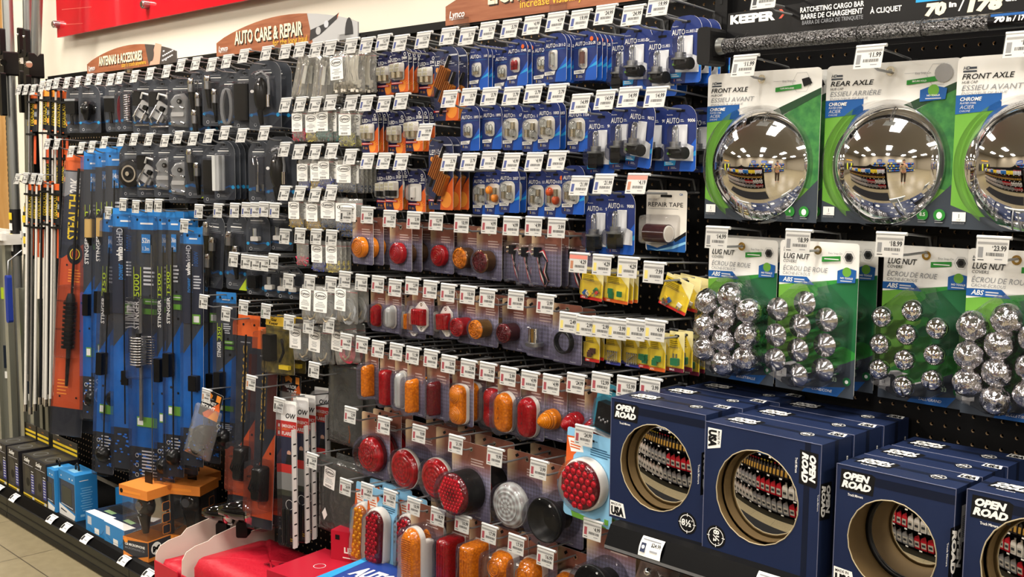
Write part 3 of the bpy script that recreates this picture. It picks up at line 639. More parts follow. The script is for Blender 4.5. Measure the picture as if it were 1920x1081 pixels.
@KIND
def k_stop(c='plain', col='red', w=.135, h=.19, long=0):
    lm = {'red': red, 'white': wlens, 'black': rubber, 'amber': amber}[col]
    k = Card(w, h, .016, brownmat('brown_weave_%d_%d' % (w*1000, h*1000), w, h), .007, .007)
    eyelet(k, .5, 16/(h*1000)); k.P([(.2, .06), (.27, .03), (.3, .06), (.23, .09)], black); k.LN(.5, .2, .92, 3, M('buff_print', '#b09a94', .5), .035, .018, 4); k.T('PowerLite', .62, .97, .018, pale, shear=.3)
    cz = k.up-h*.62; b = MB(); base = MB(); R = .053; y0 = .055
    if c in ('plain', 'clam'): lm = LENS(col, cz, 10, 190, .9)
    if c == 'plain':
        base.dome(circ(R, 36), [(.004, y0-.012), (-.002, y0-.01), (-.002, y0)], whitep if col == 'red' else M('clear_rim', '#c4c6c4', .2), 0, cz, -.001, back=True)
        b.dome(circ(R, 36), [(0, y0), (.001, y0+.008), (.012, y0+.013), (.03, y0+.016), (.05, y0+.017)], lm, 0, cz, -.001); rings(b, 0, cz, -y0-.0155, .04, lm, 4)
        for i in range(12): a = i*PI/6; b.tube([(.018*math.cos(a), -y0-.0165, cz+.018*math.sin(a)), (.05*math.cos(a), -y0-.0085, cz+.05*math.sin(a))], .0007, lm, 4)
    elif c == 'clam':
        b.dome(circ(R*.92, 32), [(0, .01), (.002, .022), (.02, .03), (.044, .032)], lm, 0, cz, -.001); rings(b, 0, cz, -.0325, .04, lm, 4)
        for i in range(9): a = i*PI/4.5; b.tube([(.006*math.cos(a), -.034, cz+.006*math.sin(a)), (.044*math.cos(a), -.029, cz+.044*math.sin(a))], .0009, lm, 4)
        base.dome(circ(R*.98, 32), [(0, 0), (0, .01)], darkred, 0, cz, -.001); y0 = .02
    elif c == 'led':
        base.dome(circ(R, 36), [(0, 0), (0, y0)], rubber, 0, cz, -.001); b.dome(circ(R*.98, 36), [(0, y0), (.001, y0+.007), (.012, y0+.011), (.05, y0+.012)], darkred, 0, cz, -.001); ledbumps(b, [(x, z+cz) for x, z in hexpts(.044, .0105)], M('led_red', '#c81026', .08, .35), -y0-.0115, .0042)
    else:
        y0 = .06; base.dome(circ(R*.6, 28), [(0, 0), (0, .03)], rubber, 0, cz, -.001)
        b.dome(circ(R, 36), [(.016, .028), (.004, .05), (0, y0), (.002, y0+.004), (.005, y0+.002), (.012, y0-.02), (.02, y0-.03)], lm, 0, cz, -.001)
    s = MB(); s.dome(circ(R+.006, 28), [(0, 0), (.0015, y0+.016), (.006, y0+.021)], clam, 0, cz, -.0006)
    return [('backing_card', k, None), ('lamp_body', base, None), ('lamp_lens' if c != 'ring' else 'rubber_grommet', b, None), ('blister', s, None)]
@KIND
def k_big(c='oval', col='amber', w=.13, h=.23):
    lm = {'red': red, 'amber': amber}[col]; k = Card(w, h, .016, brownmat('brown_weave_%d_%d' % (w*1000, h*1000), w, h), .007, .007)
    eyelet(k, .5, 16/(h*1000)); k.P([(.2, .06), (.27, .03), (.3, .06), (.23, .09)], black); k.LN(.5, .16, .92, 3, M('buff_print', '#b09a94', .5), .03, .016, 4)
    cz = k.up-h*.58; b = MB(); base = MB(); y0 = .05
    if c == 'oval':
        base.box((.02, -.016, cz), (.026, .03, .1), whitep, .004); base.dome(stad(.066, .172), [(0, y0-.02), (0, y0-.004)], whitep, 0, cz, -.001, back=True)
        b.dome(stad(.06, .166), [(0, y0-.004), (.002, y0+.008), (.01, y0+.018), (.02, y0+.021)], lm, 0, cz, -.001)
        for i in range(22): z = cz-.062+i*.0058; b.tube([(-.02, -y0-.0205, z-.002), (0, -y0-.0224, z), (.02, -y0-.0205, z-.002)], .0011, lm, 4)
        bo = stad(.074, .182)
    elif c == 'rect':
        b.dome(rrect(.046, .15, .006), [(0, .0), (.001, .05), (.004, .06), (.01, .062)], lm, 0, cz, -.001); base.box((0, -.001, cz), (.05, .002, .155), whitep)
        for q in (-.014, -.005, .005, .014): b.box((q, -.064, cz), (.003, .0015, .13), lm)
        b.box((.0, -.0635, cz+.04), (.03, .002, .004), lm); bo = rrect(.056, .165, .02); y0 = .048
    else:
        base.dome(rrect(.066, .14, .02), [(0, 0), (0, .02)], whitep, 0, cz, -.001); b.dome(rrect(.064, .136, .022), [(0, .02), (.002, .036), (.008, .044)], lm, 0, cz, -.001)
        for q in (-.033, .033): b.dome(circ(.026, 26), [(0, .043), (.004, .05), (.012, .056), (.022, .058)], lm, 0, cz+q, -.001); rings(b, 0, cz+q, -.057, .024, lm, 4)
        bo = rrect(.078, .152, .026); y0 = .052
    s = MB(); s.dome(bo, [(0, 0), (.001, y0+.018), (.01, y0+.027)], clam, 0, cz, -.0006)
    return [('backing_card', k, None), ('lamp_base', base, None), ('lamp_lens', b, None), ('blister', s, None)]
@KIND
def k_lb(c='round', col='red', w=.14, h=.2):
    lm = {'red': darkred, 'amber': M('amber_led_base', '#b4601c', .12, coat=.6)}[col]; led = M('led_'+col, {'amber': '#f0a41c', 'red': '#c81026'}[col], .08, .35)
    k = Card(w, h, .016, lblue, .006, .01); k.T('PowerLite', .45, .09, .022, black, bold=.01)
    k.P([(0, .1), (.0, .75), (.06, .7), (.16, .3), (.4, .12), (.36, .08)], orange); k.P([(.02, .12), (.3, .1), (.36, .24), (.1, .27)], white); k.LN(.08, .15, .3, 3, orange, .03, .014); k.LN(.5, .15, .95, 4, M('teal_print', '#2a5a7c', .4), .026, .012)
    k.P([(.16, .93), (.5, .95), (.9, .99), (.9, 1), (.2, 1)], lgreen); k.T('19' if c == 'round' else '2', .05, .85, .05, M('teal_print', '#2a5a7c', .4), bold=.02); k.LN(.05, .87, .14, 2, pale, .02, .008); k.R(.86, .9, .94, .96, lgreen)
    k.LN(.93, .3, .98, 5, black, .06, .03)
    k.hole(.022, 0)
    cz = k.up-h*.56; b = MB(); base = MB(); y0 = .02
    if c == 'round':
        base.dome(circ(.058, 40), [(0, 0), (0, y0), (.004, y0+.003)], whitep, 0, cz, -.001); b.dome(circ(.053, 40), [(0, y0), (.0, y0+.01), (.004, y0+.014), (.05, y0+.0145)], lm, 0, cz, -.001); ledbumps(b, [(x, z+cz) for x, z in hexpts(.046, .0168)], led, -y0-.0145, .0065); o = circ(.06, 32)
    elif c == 'oval':
        base.dome(stad(.074, .172), [(0, 0), (0, y0), (.004, y0+.003)], whitep, 0, cz, -.001); b.dome(stad(.062, .16), [(0, y0), (.001, y0+.01), (.006, y0+.015)], lm, 0, cz, -.001)
        ledbumps(b, [(x+(.0068 if j % 2 else 0), cz-.066+j*.0122) for j in range(12) for x in (-.0205, -.0068, .0068) if abs(j-5.5) < 5 or abs(x) < .012], led, -y0-.0155, .0055); o = stad(.078, .178)
    else:
        base.dome(stad(.054, .17), [(0, 0), (0, y0), (.003, y0+.003)], whitep, 0, cz, -.001); b.dome(stad(.044, .158), [(0, y0), (.001, y0+.01), (.006, y0+.015)], lm, 0, cz, -.001)
        ledbumps(b, [(x+(.003 if j % 2 else -.003), cz-.066+j*.0132) for j in range(11) for x in (-.008, .008)], led, -y0-.0155, .006); o = stad(.058, .176)
    s = MB(); s.dome(o, [(0, 0), (.001, y0+.018), (.005, y0+.022)], clam, 0, cz, -.0006)
    return [('backing_card', k, None), ('lamp_base', base, None), ('led_lens', b, None), ('blister', s, None)]
@KIND
def k_lbx():
    k = Card(.085, .12, .012, M('teal_card', '#3f93ad', .4), .006, .006); k.R(0, .92, 1, 1, white); k.LN(.08, .1, .5, 3, white, .04, .015); k.hole(.018)
    b = MB(); b.box((.006, -.012, -.055), (.05, .022, .06), bplast, .004)
    for i in range(5): b.sphere((-.006+.006*i, -.026, -.06-.004*(i % 2)), .0035, steel, 6)
    s = MB(); s.dome(rrect(.062, .075, .006), [(0, 0), (.001, .028), (.004, .031)], clam, .004, -.055, -.0005)
    return [('backing_card', k, None), ('flasher_module', b, None), ('blister', s, None)]
@KIND
def k_fuse(t='ATM', bc='red', w=.05, h=.066, c='blade'):
    band = {'red': redp, 'orange': orange, 'blue': M('indigo_print', '#3a3f8c', .4), 'maroon': M('maroon_print', '#6a1c34', .4)}[bc]
    k = Card(w, h, .009, yelp, .003, .003); k.P([(.45, .0), (1, .0), (1, .5), (.62, .2)], M('pale_yellow_print', '#efe4a4', .4)); k.R(0, 0, 1, .1, M('pale_yellow_print', '#efe4a4', .4)); k.hole(.012)
    k.LN(.06, .15, .55, 1, black, .03, .02); k.LN(.06, .24, .6, 4, M('olive_print', '#6a5c18', .5), .05, .016, 5)
    k.R(0, .9, 1, 1, band); k.T(t, .06, .975, .05, white, bold=.02, maxw=.5)
    b = MB(); z = k.up-h*.74; r = random.Random(len(t)+int(w*1e4))
    if c == 'blade':
        for i in range(5):
            x = r.uniform(-w*.3, w*.3); q = [M('fuse_blue', '#2a5aa0', .3), yelp, redp, fuseg, whitep][i]; b.X = Matrix.Translation((x, -.004, z+r.uniform(-.005, .006))) @ Matrix.Rotation(r.uniform(-1, 1), 4, 'Y'); b.box((0, 0, 0), (.011, .004, .007), q)
            for e in (-.0035, .0035): b.box((e, 0, -.007), (.0025, .001, .009), steel)
        b.X = None
    elif c == 'glass':
        for i in range(5):
            x = -w*.3+i*w*.15; b.tube([(x, -.004, z-.012), (x, -.004, z+.012)], .0022, bglass, 6)
            for e in (-.012, .009): b.tube([(x, -.004, z+e), (x, -.004, z+e+.004)], .0026, chrome, 6)
        b.tube([(-.008, -.008, z-.004), (.008, -.008, z+.008)], .0022, brass, 6)
    elif c == 'big': b.box((0, -.006, z), (w*.5, .008, h*.18), fuseg, .002); b.box((-w*.1, -.006, z+h*.14), (w*.07, .003, h*.12), steel); b.box((w*.1, -.006, z+h*.14), (w*.07, .003, h*.12), steel)
    else:
        for i in range(4): b.box((r.uniform(-w*.25, w*.25), -.003-i*.002, z+r.uniform(-.006, .008)), (.012, .004, .012), fuseg if c == 'green' else M('fuse_dark', '#4a2820', .4), .001)
    s = MB(); s.dome(rrect(w*.86, h*.52, .004), [(0, 0), (.001, .011), (.003, .013)], clear, 0, k.up-h*.62, -.0004)
    return [('backing_card', k, None), ('fuses', b, None), ('blister', s, None)]
@KIND
def k_tape():
    w, h = .105, .128; k = Card(w, h, .012, M('cream_card', '#e6e2d8', .4), .006, .006)
    k.T('RED LENS', .05, .17, .03, grey); k.T('REPAIR TAPE', .05, .27, .075, black, .86, bold=.008); k.LN(.05, .3, .8, 1, grey, .02, .006); k.T('CA', .82, .08, .035, blue2, bold=.03)
    k.P([(.05, 1), (.02, .9), (.3, .95), (.6, .86), (1, .7), (1, .98), (.98, 1)], blue2); k.P([(.04, .96), (.3, .985), (.7, .9), (1, .82), (1, .86), (.7, .95), (.3, 1)], lblue); k.P([(.7, .8), (1, .66), (1, .72), (.75, .84)], black)
    k.hole(.03); cz = k.up-h*.7; b = MB(); b.tube([(-.033, -.02, cz), (.022, -.02, cz)], .0195, M('dark_red_tape', '#3a1a1e', .12, coat=.6), 26); b.tube([(.021, -.02, cz), (.0235, -.02, cz)], .0175, whitep, 24); b.tube([(.0234, -.02, cz), (.0238, -.02, cz)], .0145, M('tape_core', '#cfc8bc', .6), 24)
    s = MB(); s.dome(rrect(.078, .062, .008), [(0, 0), (.001, .04), (.004, .043)], clam, -.002, cz+.008, -.0005)
    return [('backing_card', k, None), ('tape_roll', b, None), ('blister', s, None)]
# ---- chrome wheel covers
def accents(k, t1, t2, t3, t4, capn, foot, weeks):
    """white head with bilingual titles, blue band, green field, charcoal foot"""
    hx = 1.0
    return
@KIND
def k_hub(kind='FRONT', w=.252, h=.288):
    k = Card(w, h, .02, white, .01, .01, .0012)
    k.P([(0, .32), (0, .9), (.1, .94), (.3, .99), (1, .99), (1, .35), (.55, .3)], lgreen)
    k.P([(.55, .36), (1, .16), (1, .8), (.6, .7)], M('brush_green_print', '#2c6b3a', .4, var=('#468a44', 60, (1, 1, 1))))
    k.P([(0, .86), (.3, .96), (.78, .9), (1, .72), (1, 1), (0, 1)], dgrey); k.P([(0, 1), (0, .93), (1, .9), (1, 1)], dgrey)
    k.P([(.5, .3), (1, .13), (1, .17), (.55, .35)], M('dark_green_rule', '#23452c', .4))
    k.P([(0, .22), (.3, .215), (.3, .31), (0, .33)], blue2)
    t = {'FRONT': ('FRONT AXLE', 'ESSIEU AVANT'), 'REAR': ('REAR AXLE', 'ESSIEU ARRIÈRE')}[kind]
    k.T('HD', .04, .075, .02, dgrey, shear=.3, bold=.02); k.R(.04, .08, .13, .09, dgrey); k.LN(.08, .06, .13, 1, dgrey, .01, .012)
    k.T(t[0], .035, .13, .032, black, .34, shear=.25, bold=.014); k.T('HUB CAP', .035, .155, .016, black, shear=.25); k.T(t[1], .035, .195, .032, grey, .4, shear=.25); k.T('ENJOLIVEUR DE ROUE', .035, .218, .014, grey, .3, shear=.25)
    k.T('CHROME', .03, .254, .022, white, shear=.25, bold=.02); k.T('PLATED STEEL', .03, .272, .011, white, shear=.25); k.T('ACIER', .03, .3, .022, pale, shear=.25); k.T('CHROMÉ', .03, .318, .011, pale, shear=.25)
    k.ring(.84, .09, .02, .0205, grey, 6); k.R(.6, .075, .76, .0765, grey); k.T('Easy Snap-On', .79, .085, .013, grey, align='r'); k.P([(.62, .118), (.84, .1), (.84, .13), (.62, .146)], green); k.T('SECURE HOLD' if kind == 'REAR' else 'CLIPS INCLUDED', .66, .13, .01, white, bold=.02, maxw=.16)
    if kind == 'REAR': k.E(.88, .085, .016, M('steel_print', '#9a9ca0', .2, .6)); k.P([(.72, .18), (.81, .155), (.91, .175), (.9, .24), (.72, .25)], blue2); k.E(.815, .185, .01, lgreen); k.T('NO TOOLS!', .815, .22, .011, white, align='c', bold=.02); k.LN(.76, .23, .87, 1, pale, .02, .006)
    else: k.P([(.84, .07), (.9, .06), (.93, .1), (.86, .12)], black); k.R(.91, .07, .915, .115, black)
    k.R(.02, .9, .11, .955, white); k.T('1', .065, .935, .026, dgrey, align='c'); k.T('CAP', .065, .95, .01, grey, align='c'); k.T('ENJOLIVEUR', .02, .97, .01, grey)
    k.E(.78, .93, .0105, green); k.T('4' if kind == 'FRONT' else '8.5', .78, .938, .022, white, align='c', bold=.02, maxw=.07); k.E(.9, .93, .0105, green); k.E(.9, .932, .005, white, .006)
    for u in (.78, .9): k.LN(u-.03, .96, u+.03, 2, grey, .012, .005)
    k.ring(.5, .055, .004, .0085, M('eyelet', '#c9c4b4', .2, .9))
    cz = k.up-h*.625; R = .107; b = MB(); RR = .128; cc = RR-.052
    b.dome(circ(R, 72), [(0, .001), (0, .006)]+[(R-r_, .006+math.sqrt(RR*RR-r_*r_)-math.sqrt(RR*RR-R*R)) for r_ in [R*math.cos(t*PI/36) for t in range(0, 18)]+[.0003]], chrome, 0, cz, -.001)
    s = MB(); s.dome(circ(R+.008, 48), [(0, 0), (.003, .03)], clear, 0, cz, -.0008, False)
    return [('backing_card', k, None), ('hub_cap', b, None), ('clear_shell', s, None)]
@KIND
def k_lug(kind='BULLET', w=.165, h=.29):
    k = Card(w, h, .02, white, .008, .008, .0012)
    k.P([(0, .3), (1, .22), (1, .86), (0, .8)], green); k.P([(0, .3), (.35, .28), (.5, .4), (.3, .8), (0, .8)], lgreen); k.P([(.5, .3), (1, .22), (1, .7), (.6, .6)], dgreen)
    k.P([(0, .78), (.4, .92), (1, .74), (1, 1), (0, 1)], dgrey); k.P([(0, .9), (1, .9), (1, 1), (0, 1)], dgrey); k.P([(.4, .965), (.9, .93), (.8, 1), (.35, 1)], blue2)
    k.P([(0, .24), (.36, .235), (.46, .285), (0, .285)], blue2); k.T('ABS', .05, .275, .03, white, shear=.25, bold=.02); k.LN(.2, .252, .38, 2, pale, .016, .008)
    k.T('HD', .05, .06, .018, dgrey, shear=.3, bold=.02); k.R(.05, .065, .18, .073, dgrey); k.T('LUG NUT', .05, .12, .037, black, .34, shear=.25, bold=.014); k.T('COVERS', .05, .147, .02, black, shear=.25); k.T('ÉCROU DE ROUE', .05, .2, .034, grey, .58, shear=.25); k.T('CACHE-ÉCROUS', .05, .228, .02, grey, shear=.25)
    k.ring(.88, .09, .012, .0125, grey, 6); k.E(.88, .09, .009, M('nut_print', '#5c5e60', .3, .6), None, 6); k.E(.88, .09, .005, black); k.T('Easy Snap-On', .8, .075, .013, grey, align='r'); k.P([(.55, .095), (.78, .085), (.78, .115), (.55, .13)], green); k.LN(.58, .105, .76, 1, white, .02, .006)
    k.P([(.75, .18), (.86, .155), (.98, .17), (.97, .25), (.75, .26)], blue2); k.E(.865, .185, .009, lgreen); k.T('NO TOOLS!', .865, .23, .012, white, align='c', bold=.02); k.LN(.79, .24, .93, 1, pale, .02, .006)
    k.R(.02, .86, .15, .92, white); k.T('1', .085, .905, .026, dgrey, align='c'); k.T('SET', .085, .917, .008, grey, align='c'); k.T('ENSEMBLE', .02, .94, .011, grey)
    k.T('33', .74, .9, .026, M('soft_green_print', '#a8c4a4', .4), bold=.02); k.E(.92, .89, .008, dgreen); k.E(.92, .892, .0035, white)
    k.T({'BULLET': 'BULLET/BALLE', 'CONE': 'CONE/CONE', 'TALL': 'TALL/GRAND'}[kind], .62, .975, .018, white, align='c', shear=.25)
    k.ring(.5, .055, .004, .0085, M('eyelet_brass', '#b89858', .2, .9))
    out = [('backing_card', k, None)]
    big = kind == 'BULLET'; r = {'BULLET': .027, 'CONE': .0225, 'TALL': .0205}[kind]
    P = [(-.052, .045), (.004, .062), (.05, .035), (-.004, .018), (-.054, -.005), (.048, -.012), (-.006, -.028), (-.054, -.052), (.046, -.058), (-.006, -.076)]
    for i, (x, z) in enumerate(P):
        b = MB(); cz = k.up-h*.6+z
        if big: b.dome(circ(r, 26), [(0, .0), (.002, .03), (.0005, .036), (.0, .042), (.002, .05), (.006, .058), (.012, .064), (.019, .067), (r-.0004, .0685)], foil, x, cz, -.001)
        elif kind == 'CONE': b.dome(circ(r*.86, 28), [(0, 0), (0, .052)], chrome, x, cz, -.001, False); b.dome(circ(r, 28), [(0, .05), (0, .052), (r-.0004, .064)], M('turned_chrome', '#d8d8da', .16, 1), x, cz, -.001)
        else: b.dome(circ(r*.9, 24), [(0, 0), (0, .05), (-.0016, .054), (-.001, .062), (.003, .068), (.009, .0715), (.015, .0735), (r*.9-.0004, .074)], chrome, x, cz, -.001)
        out.append(('nut_cover', b, None))
    s = MB(); yb = .07
    o = [(-.074, -.085), (-.02, -.105), (.03, -.1), (.074, -.075), (.076, .05), (.02, .1), (-.02, .1), (-.074, .055)]
    s.dome([(x, z) for x, z in o], [(0, 0), (.004, .05), (.012, yb)], clam, 0, k.up-h*.6, -.0008)
    return out+[('blister', s, None)]
# ---------------------------------------------------------------- room shell
def fl_mat():
    m, nt, p = newmat('vinyl_tile'); L = nt.links; N = nt.nodes.new
    tc = N('ShaderNodeTexCoord'); mp = N('ShaderNodeMapping'); mp.inputs['Location'].default_value = (3.99, .498, 0); L.new(tc.outputs['Object'], mp.inputs[0])
    br = N('ShaderNodeTexBrick'); br.offset = 0; br.inputs['Scale'].default_value = 1; br.inputs['Brick Width'].default_value = .457; br.inputs['Row Height'].default_value = .457; br.inputs['Mortar Size'].default_value = .0022; br.inputs['Mortar Smooth'].default_value = 0
    br.inputs['Color1'].default_value = lin('#8f8468'); br.inputs['Color2'].default_value = lin('#897e64'); br.inputs['Mortar'].default_value = lin('#4a4234'); L.new(mp.outputs[0], br.inputs[0])
    no = N('ShaderNodeTexNoise'); no.inputs['Scale'].default_value = 26; no.inputs['Detail'].default_value = 6; L.new(tc.outputs['Object'], no.inputs[0])
    cr = N('ShaderNodeValToRGB'); cr.color_ramp.elements[0].position = .4; cr.color_ramp.elements[1].position = .62; cr.color_ramp.elements[0].color = (.78, .78, .76, 1); L.new(no.outputs['Fac'], cr.inputs[0])
    mx = N('ShaderNodeMix'); mx.data_type = 'RGBA'; mx.blend_type = 'MULTIPLY'; mx.inputs[0].default_value = .55; L.new(br.outputs[0], mx.inputs[6]); L.new(cr.outputs[0], mx.inputs[7]); L.new(mx.outputs[2], p.inputs['Base Color'])
    p.inputs['Roughness'].default_value = .32; return m
b = MB(); b.box((-1, -4, -.05), (18, 9, .1), fl_mat()); struct('floor', b)
paint = M('cream_wall_paint', '#e9e2d2', .7, bump=(300, .05)); paint2 = M('store_wall_paint', '#9a917f', .7)
b = MB(); b.box((-1, .17, 1.7), (18, .1, 3.4), paint); struct('wall_back', b)
b = MB(); b.box((-1, -8.55, 1.7), (18, .1, 3.4), paint2); struct('wall_front', b)
b = MB(); b.box((-10.05, -4, 1.7), (.1, 9, 3.4), paint2); struct('wall_west', b)
b = MB(); b.box((8.05, -4, 1.7), (.1, 9, 3.4), paint2); struct('wall_east', b)
b = MB(); b.box((-1, -4, 3.45), (18, 9, .1), M('ceiling_tile', '#84817b', .8)); struct('ceiling', b)
b = MB(); b.box((-5.685, .09, 1.4), (.1, .06, 2.8), M('oak_trim', '#c8a068', .5, var=('#b58a50', 6, (8, 8, .6)))); struct('trim_1', b)
# ceiling panels
lampm = M('panel_diffuser', '#fff6ea', .5, emit=LAMP)
def ceiling_light(x, y, lab):
    r = empty('ceiling_light', (x, y, 3.4), label=lab, cat='ceiling light', group='ceiling panels of the store')
    def f():
        q = MB()
        for sx in (-1, 1): q.box((sx*.315, 0, -.01), (.03, 1.26, .03), whitep); q.box((0, sx*.615, -.01), (.6, .03, .03), whitep)
        return q
    def g(): q = MB(); q.add([(-.3, -.6, -.012), (.3, -.6, -.012), (.3, .6, -.012), (-.3, .6, -.012)], [(3, 2, 1, 0)], lampm); return q
    link('frame', cached('clf', 'frame', f), r); link('diffuser', cached('cld', 'diffuser', g), r)
PN = ['over the mirror boxes', 'over the round lamps', 'over the carded bulbs', 'over the antennas']
for j, y in enumerate((-.95, -4.2, -7.2)):
    for i, x in enumerate((5.4, 2.4, -.8, -3.9, -7.0)):
        ceiling_light(x, y, 'white ceiling panel, %s row from the pegboard wall, %s from the mirror box end' % (ORD[j], ORD[i]))
# ---------------------------------------------------------------- gondola
TOPZ = 1.80
XE = [-1.31, -2.53, -3.75, -4.77]
hb = M('pegboard_face', '#070708', .5, spec=.15); core = M('hardboard_core', '#b39a78', .8)
def pegboard(x0, x1, z0, z1):
    """hardboard sheet with real 1/4 inch holes on a 1 inch grid"""
    q = MB(); S = .0254; n = 6; ox = -.8582+S/2; oz = CAM.z-.4556+S/2
    i0 = math.ceil((x0-ox)/S); i1 = math.floor((x1-ox)/S); j0 = math.ceil((z0-oz)/S); j1 = math.floor((z1-oz)/S)
    V = []; F = []; Bk = []
    sq = [(1, 0), (1, 1), (0, 1), (-1, 1), (-1, 0), (-1, -1), (0, -1), (1, -1)]
    for i in range(i0, i1):
        for j in range(j0, j1):
            cx, cz = ox+i*S+S/2, oz+j*S+S/2; k = len(V)
            for a, c in sq: V.append((cx+a*S/2, 0, cz+c*S/2))
            for t in range(8): V.append((cx+.0033*math.cos(t*PI/4), 0, cz+.0033*math.sin(t*PI/4)))
            for t in range(8): V.append((cx+.0033*math.cos(t*PI/4), .006, cz+.0033*math.sin(t*PI/4)))
            for t in range(8):
                u = (t+1) % 8; F.append((k+t, k+u, k+8+u, k+8+t)); Bk.append((k+8+t, k+8+u, k+16+u, k+16+t))
    q.add(V, F, hb); b0 = len(q.v); 
    q.add(V, Bk, core)
    xa, xb, za, zb = ox+i0*S, ox+i1*S, oz+j0*S, oz+j1*S
    for a, c, d, e in ((x0, xa, z0, z1), (xb, x1, z0, z1), (xa, xb, z0, za), (xa, xb, zb, z1)):
        if c-a > 1e-4 and e-d > 1e-4: q.add([(a, 0, d), (c, 0, d), (c, 0, e), (a, 0, e)], [(0, 1, 2, 3)], hb)
    return q
g = empty('gondola_shelving', (-2.6, .06, 0), label='long black pegboard gondola carrying every hook along the wall', cat='gondola')
def gpart(n, q, **k): o = link(n, q.mesh(n), g, **k); o.location = -g.location; return o
gpart('pegboard_panel', pegboard(-1.295, .9, .12, 2.2))
for a, c in ((-2.515, -1.325), (-3.735, -2.545), (-4.76, -3.765)): gpart('pegboard_panel', pegboard(a, c, .12, TOPZ))
q = MB(); q.box((-3.04, .035, .95), (3.44, .01, 1.7), M('backing_sheet', '#2c2a28', .8)); q.box((-.2, .035, 1.15), (2.24, .01, 2.1), M('backing_sheet', '#2c2a28', .8)); gpart('backing_sheet', q)
for x in XE+[.9]:
    q = MB(); t = 2.2 if x > -1.4 else TOPZ+.01; q.box((x, -.004, t/2+.03), (.03, .03, t-.06), dark)
    n = int((t-.3)/.055)
    for k in range(n): q.box((x, -.0195, .25+k*.055), (.006, .001, .03), black)
    gpart('upright', q)
q = MB(); q.box((-3.04, .0, TOPZ+.01), (3.46, .03, .02), dark); gpart('top_rail', q)
q = MB(); q.box((-2.4, -.165, .094), (6.6, .32, .022), dark); gpart('base_deck', q)
kp = M('kick_olive_black', '#2c2c26', .4)
x = -5.7
while x < .9:
    q = MB(); x1 = min(.9, -3.39 if x < -4 and x+1.22 > -3.5 else x+1.219); c = (x+x1)/2; w = x1-x-.004
    q.box((c, -.352, .046), (w, .016, .088), kp); q.box((c, -.3605, .052), (w, .003, .004), black); q.box((c, -.361, .016), (w, .003, .02), black)
    gpart('kick_panel', q); x = x1
q = MB()
rl = M('price_rail', '#040405', .3, spec=.06)
for (y0, z0, y1, z1, mm) in ((-.322, .106, -.326, .114, dark), (-.326, .114, -.338, .107, rl), (-.338, .107, -.362, .089, rl), (-.362, .089, -.367, .088, dark)): q.add([(-5.7, y0, z0), (.9, y0, z0), (.9, y1, z1), (-5.7, y1, z1)], [(0, 3, 2, 1)], mm)
gpart('price_rail', q)
# shelf under the mirror boxes
s = empty('mirror_shelf', (-.6, 0, .74), label='black steel shelf holding the blue mirror boxes', cat='shelf')
def sp(n, q): o = link(n, q.mesh(n), s); o.location = -s.location
q = MB(); q.box((-.22, -.16, .733), (2.2, .32, .014), dark); sp('shelf_board', q)
q = MB()
for a, c, m in (((-.318, .741), (-.334, .737), dark), ((-.334, .737), (-.352, .700), M('price_rail', '#070708', .2, spec=.25)), ((-.352, .700), (-.3525, .694), M('rail_lip', '#8a8c8e', .3, .6)), ((-.352, .692), (-.32, .70), dark)):
    q.add([(-1.32, a[0], a[1]), (.88, a[0], a[1]), (.88, c[0], c[1]), (-1.32, c[0], c[1])], [(0, 3, 2, 1)], m)
sp('price_rail', q)
for x in (-1.312,):
    q = MB(); q.prism([(0, 0), (0, 0)], 0, 0, dark) if 0 else q.add([(x, -.005, .72), (x, -.3, .72), (x, -.005, .62), (x+.004, -.005, .72), (x+.004, -.3, .72), (x+.004, -.005, .62)], [(0, 1, 2), (5, 4, 3), (0, 3, 4, 1), (1, 4, 5, 2), (2, 5, 3, 0)], dark); sp('bracket', q)
# ---------------------------------------------------------------- signs
acr = M('red_acrylic', '#c41624', .12, coat=.4)
P0 = W(110, 71, -.08); P1 = W(471, 0, -.08)
r = empty('wall_sign', (P0.x, .08, P0.z), label='large glossy red sign mounted on stand-offs high on the cream wall', cat='sign')
q = MB(); q.box((1.25, 0, .4), (2.5, .012, .8), acr)
for zz, w in ((.115, .3), (.05, .21)): q.add([(.06, -.0068, zz), (.06+w, -.0068, zz-.06*w), (.06+w, -.0068, zz-.06*w+.002), (.06, -.0068, zz+.0025)], [(0, 1, 2, 3)], M('faint_red_line', '#e06458', .4))
link('panel', q.mesh('panel'), r)
for x, z in ((.02, .055), (.86, .055), (1.7, .055)):
    q = MB(); q.tube([(x, -.03, z), (x, .04, z)], .016, steel, 14); q.tube([(x, -.034, z), (x, -.03, z)], .012, chrome, 14); link('standoff', q.mesh('standoff'), r)
wood = M('cherry_wood_print', '#8c5236', .35, var=('#a5694a', 7, (1, 1, 12)))
cream = M('cream_letters', '#f2e8c8', .45); lett = M('letter_shadow', '#2c1810', .5); yl = M('amber_letters', '#eab53c', .45)
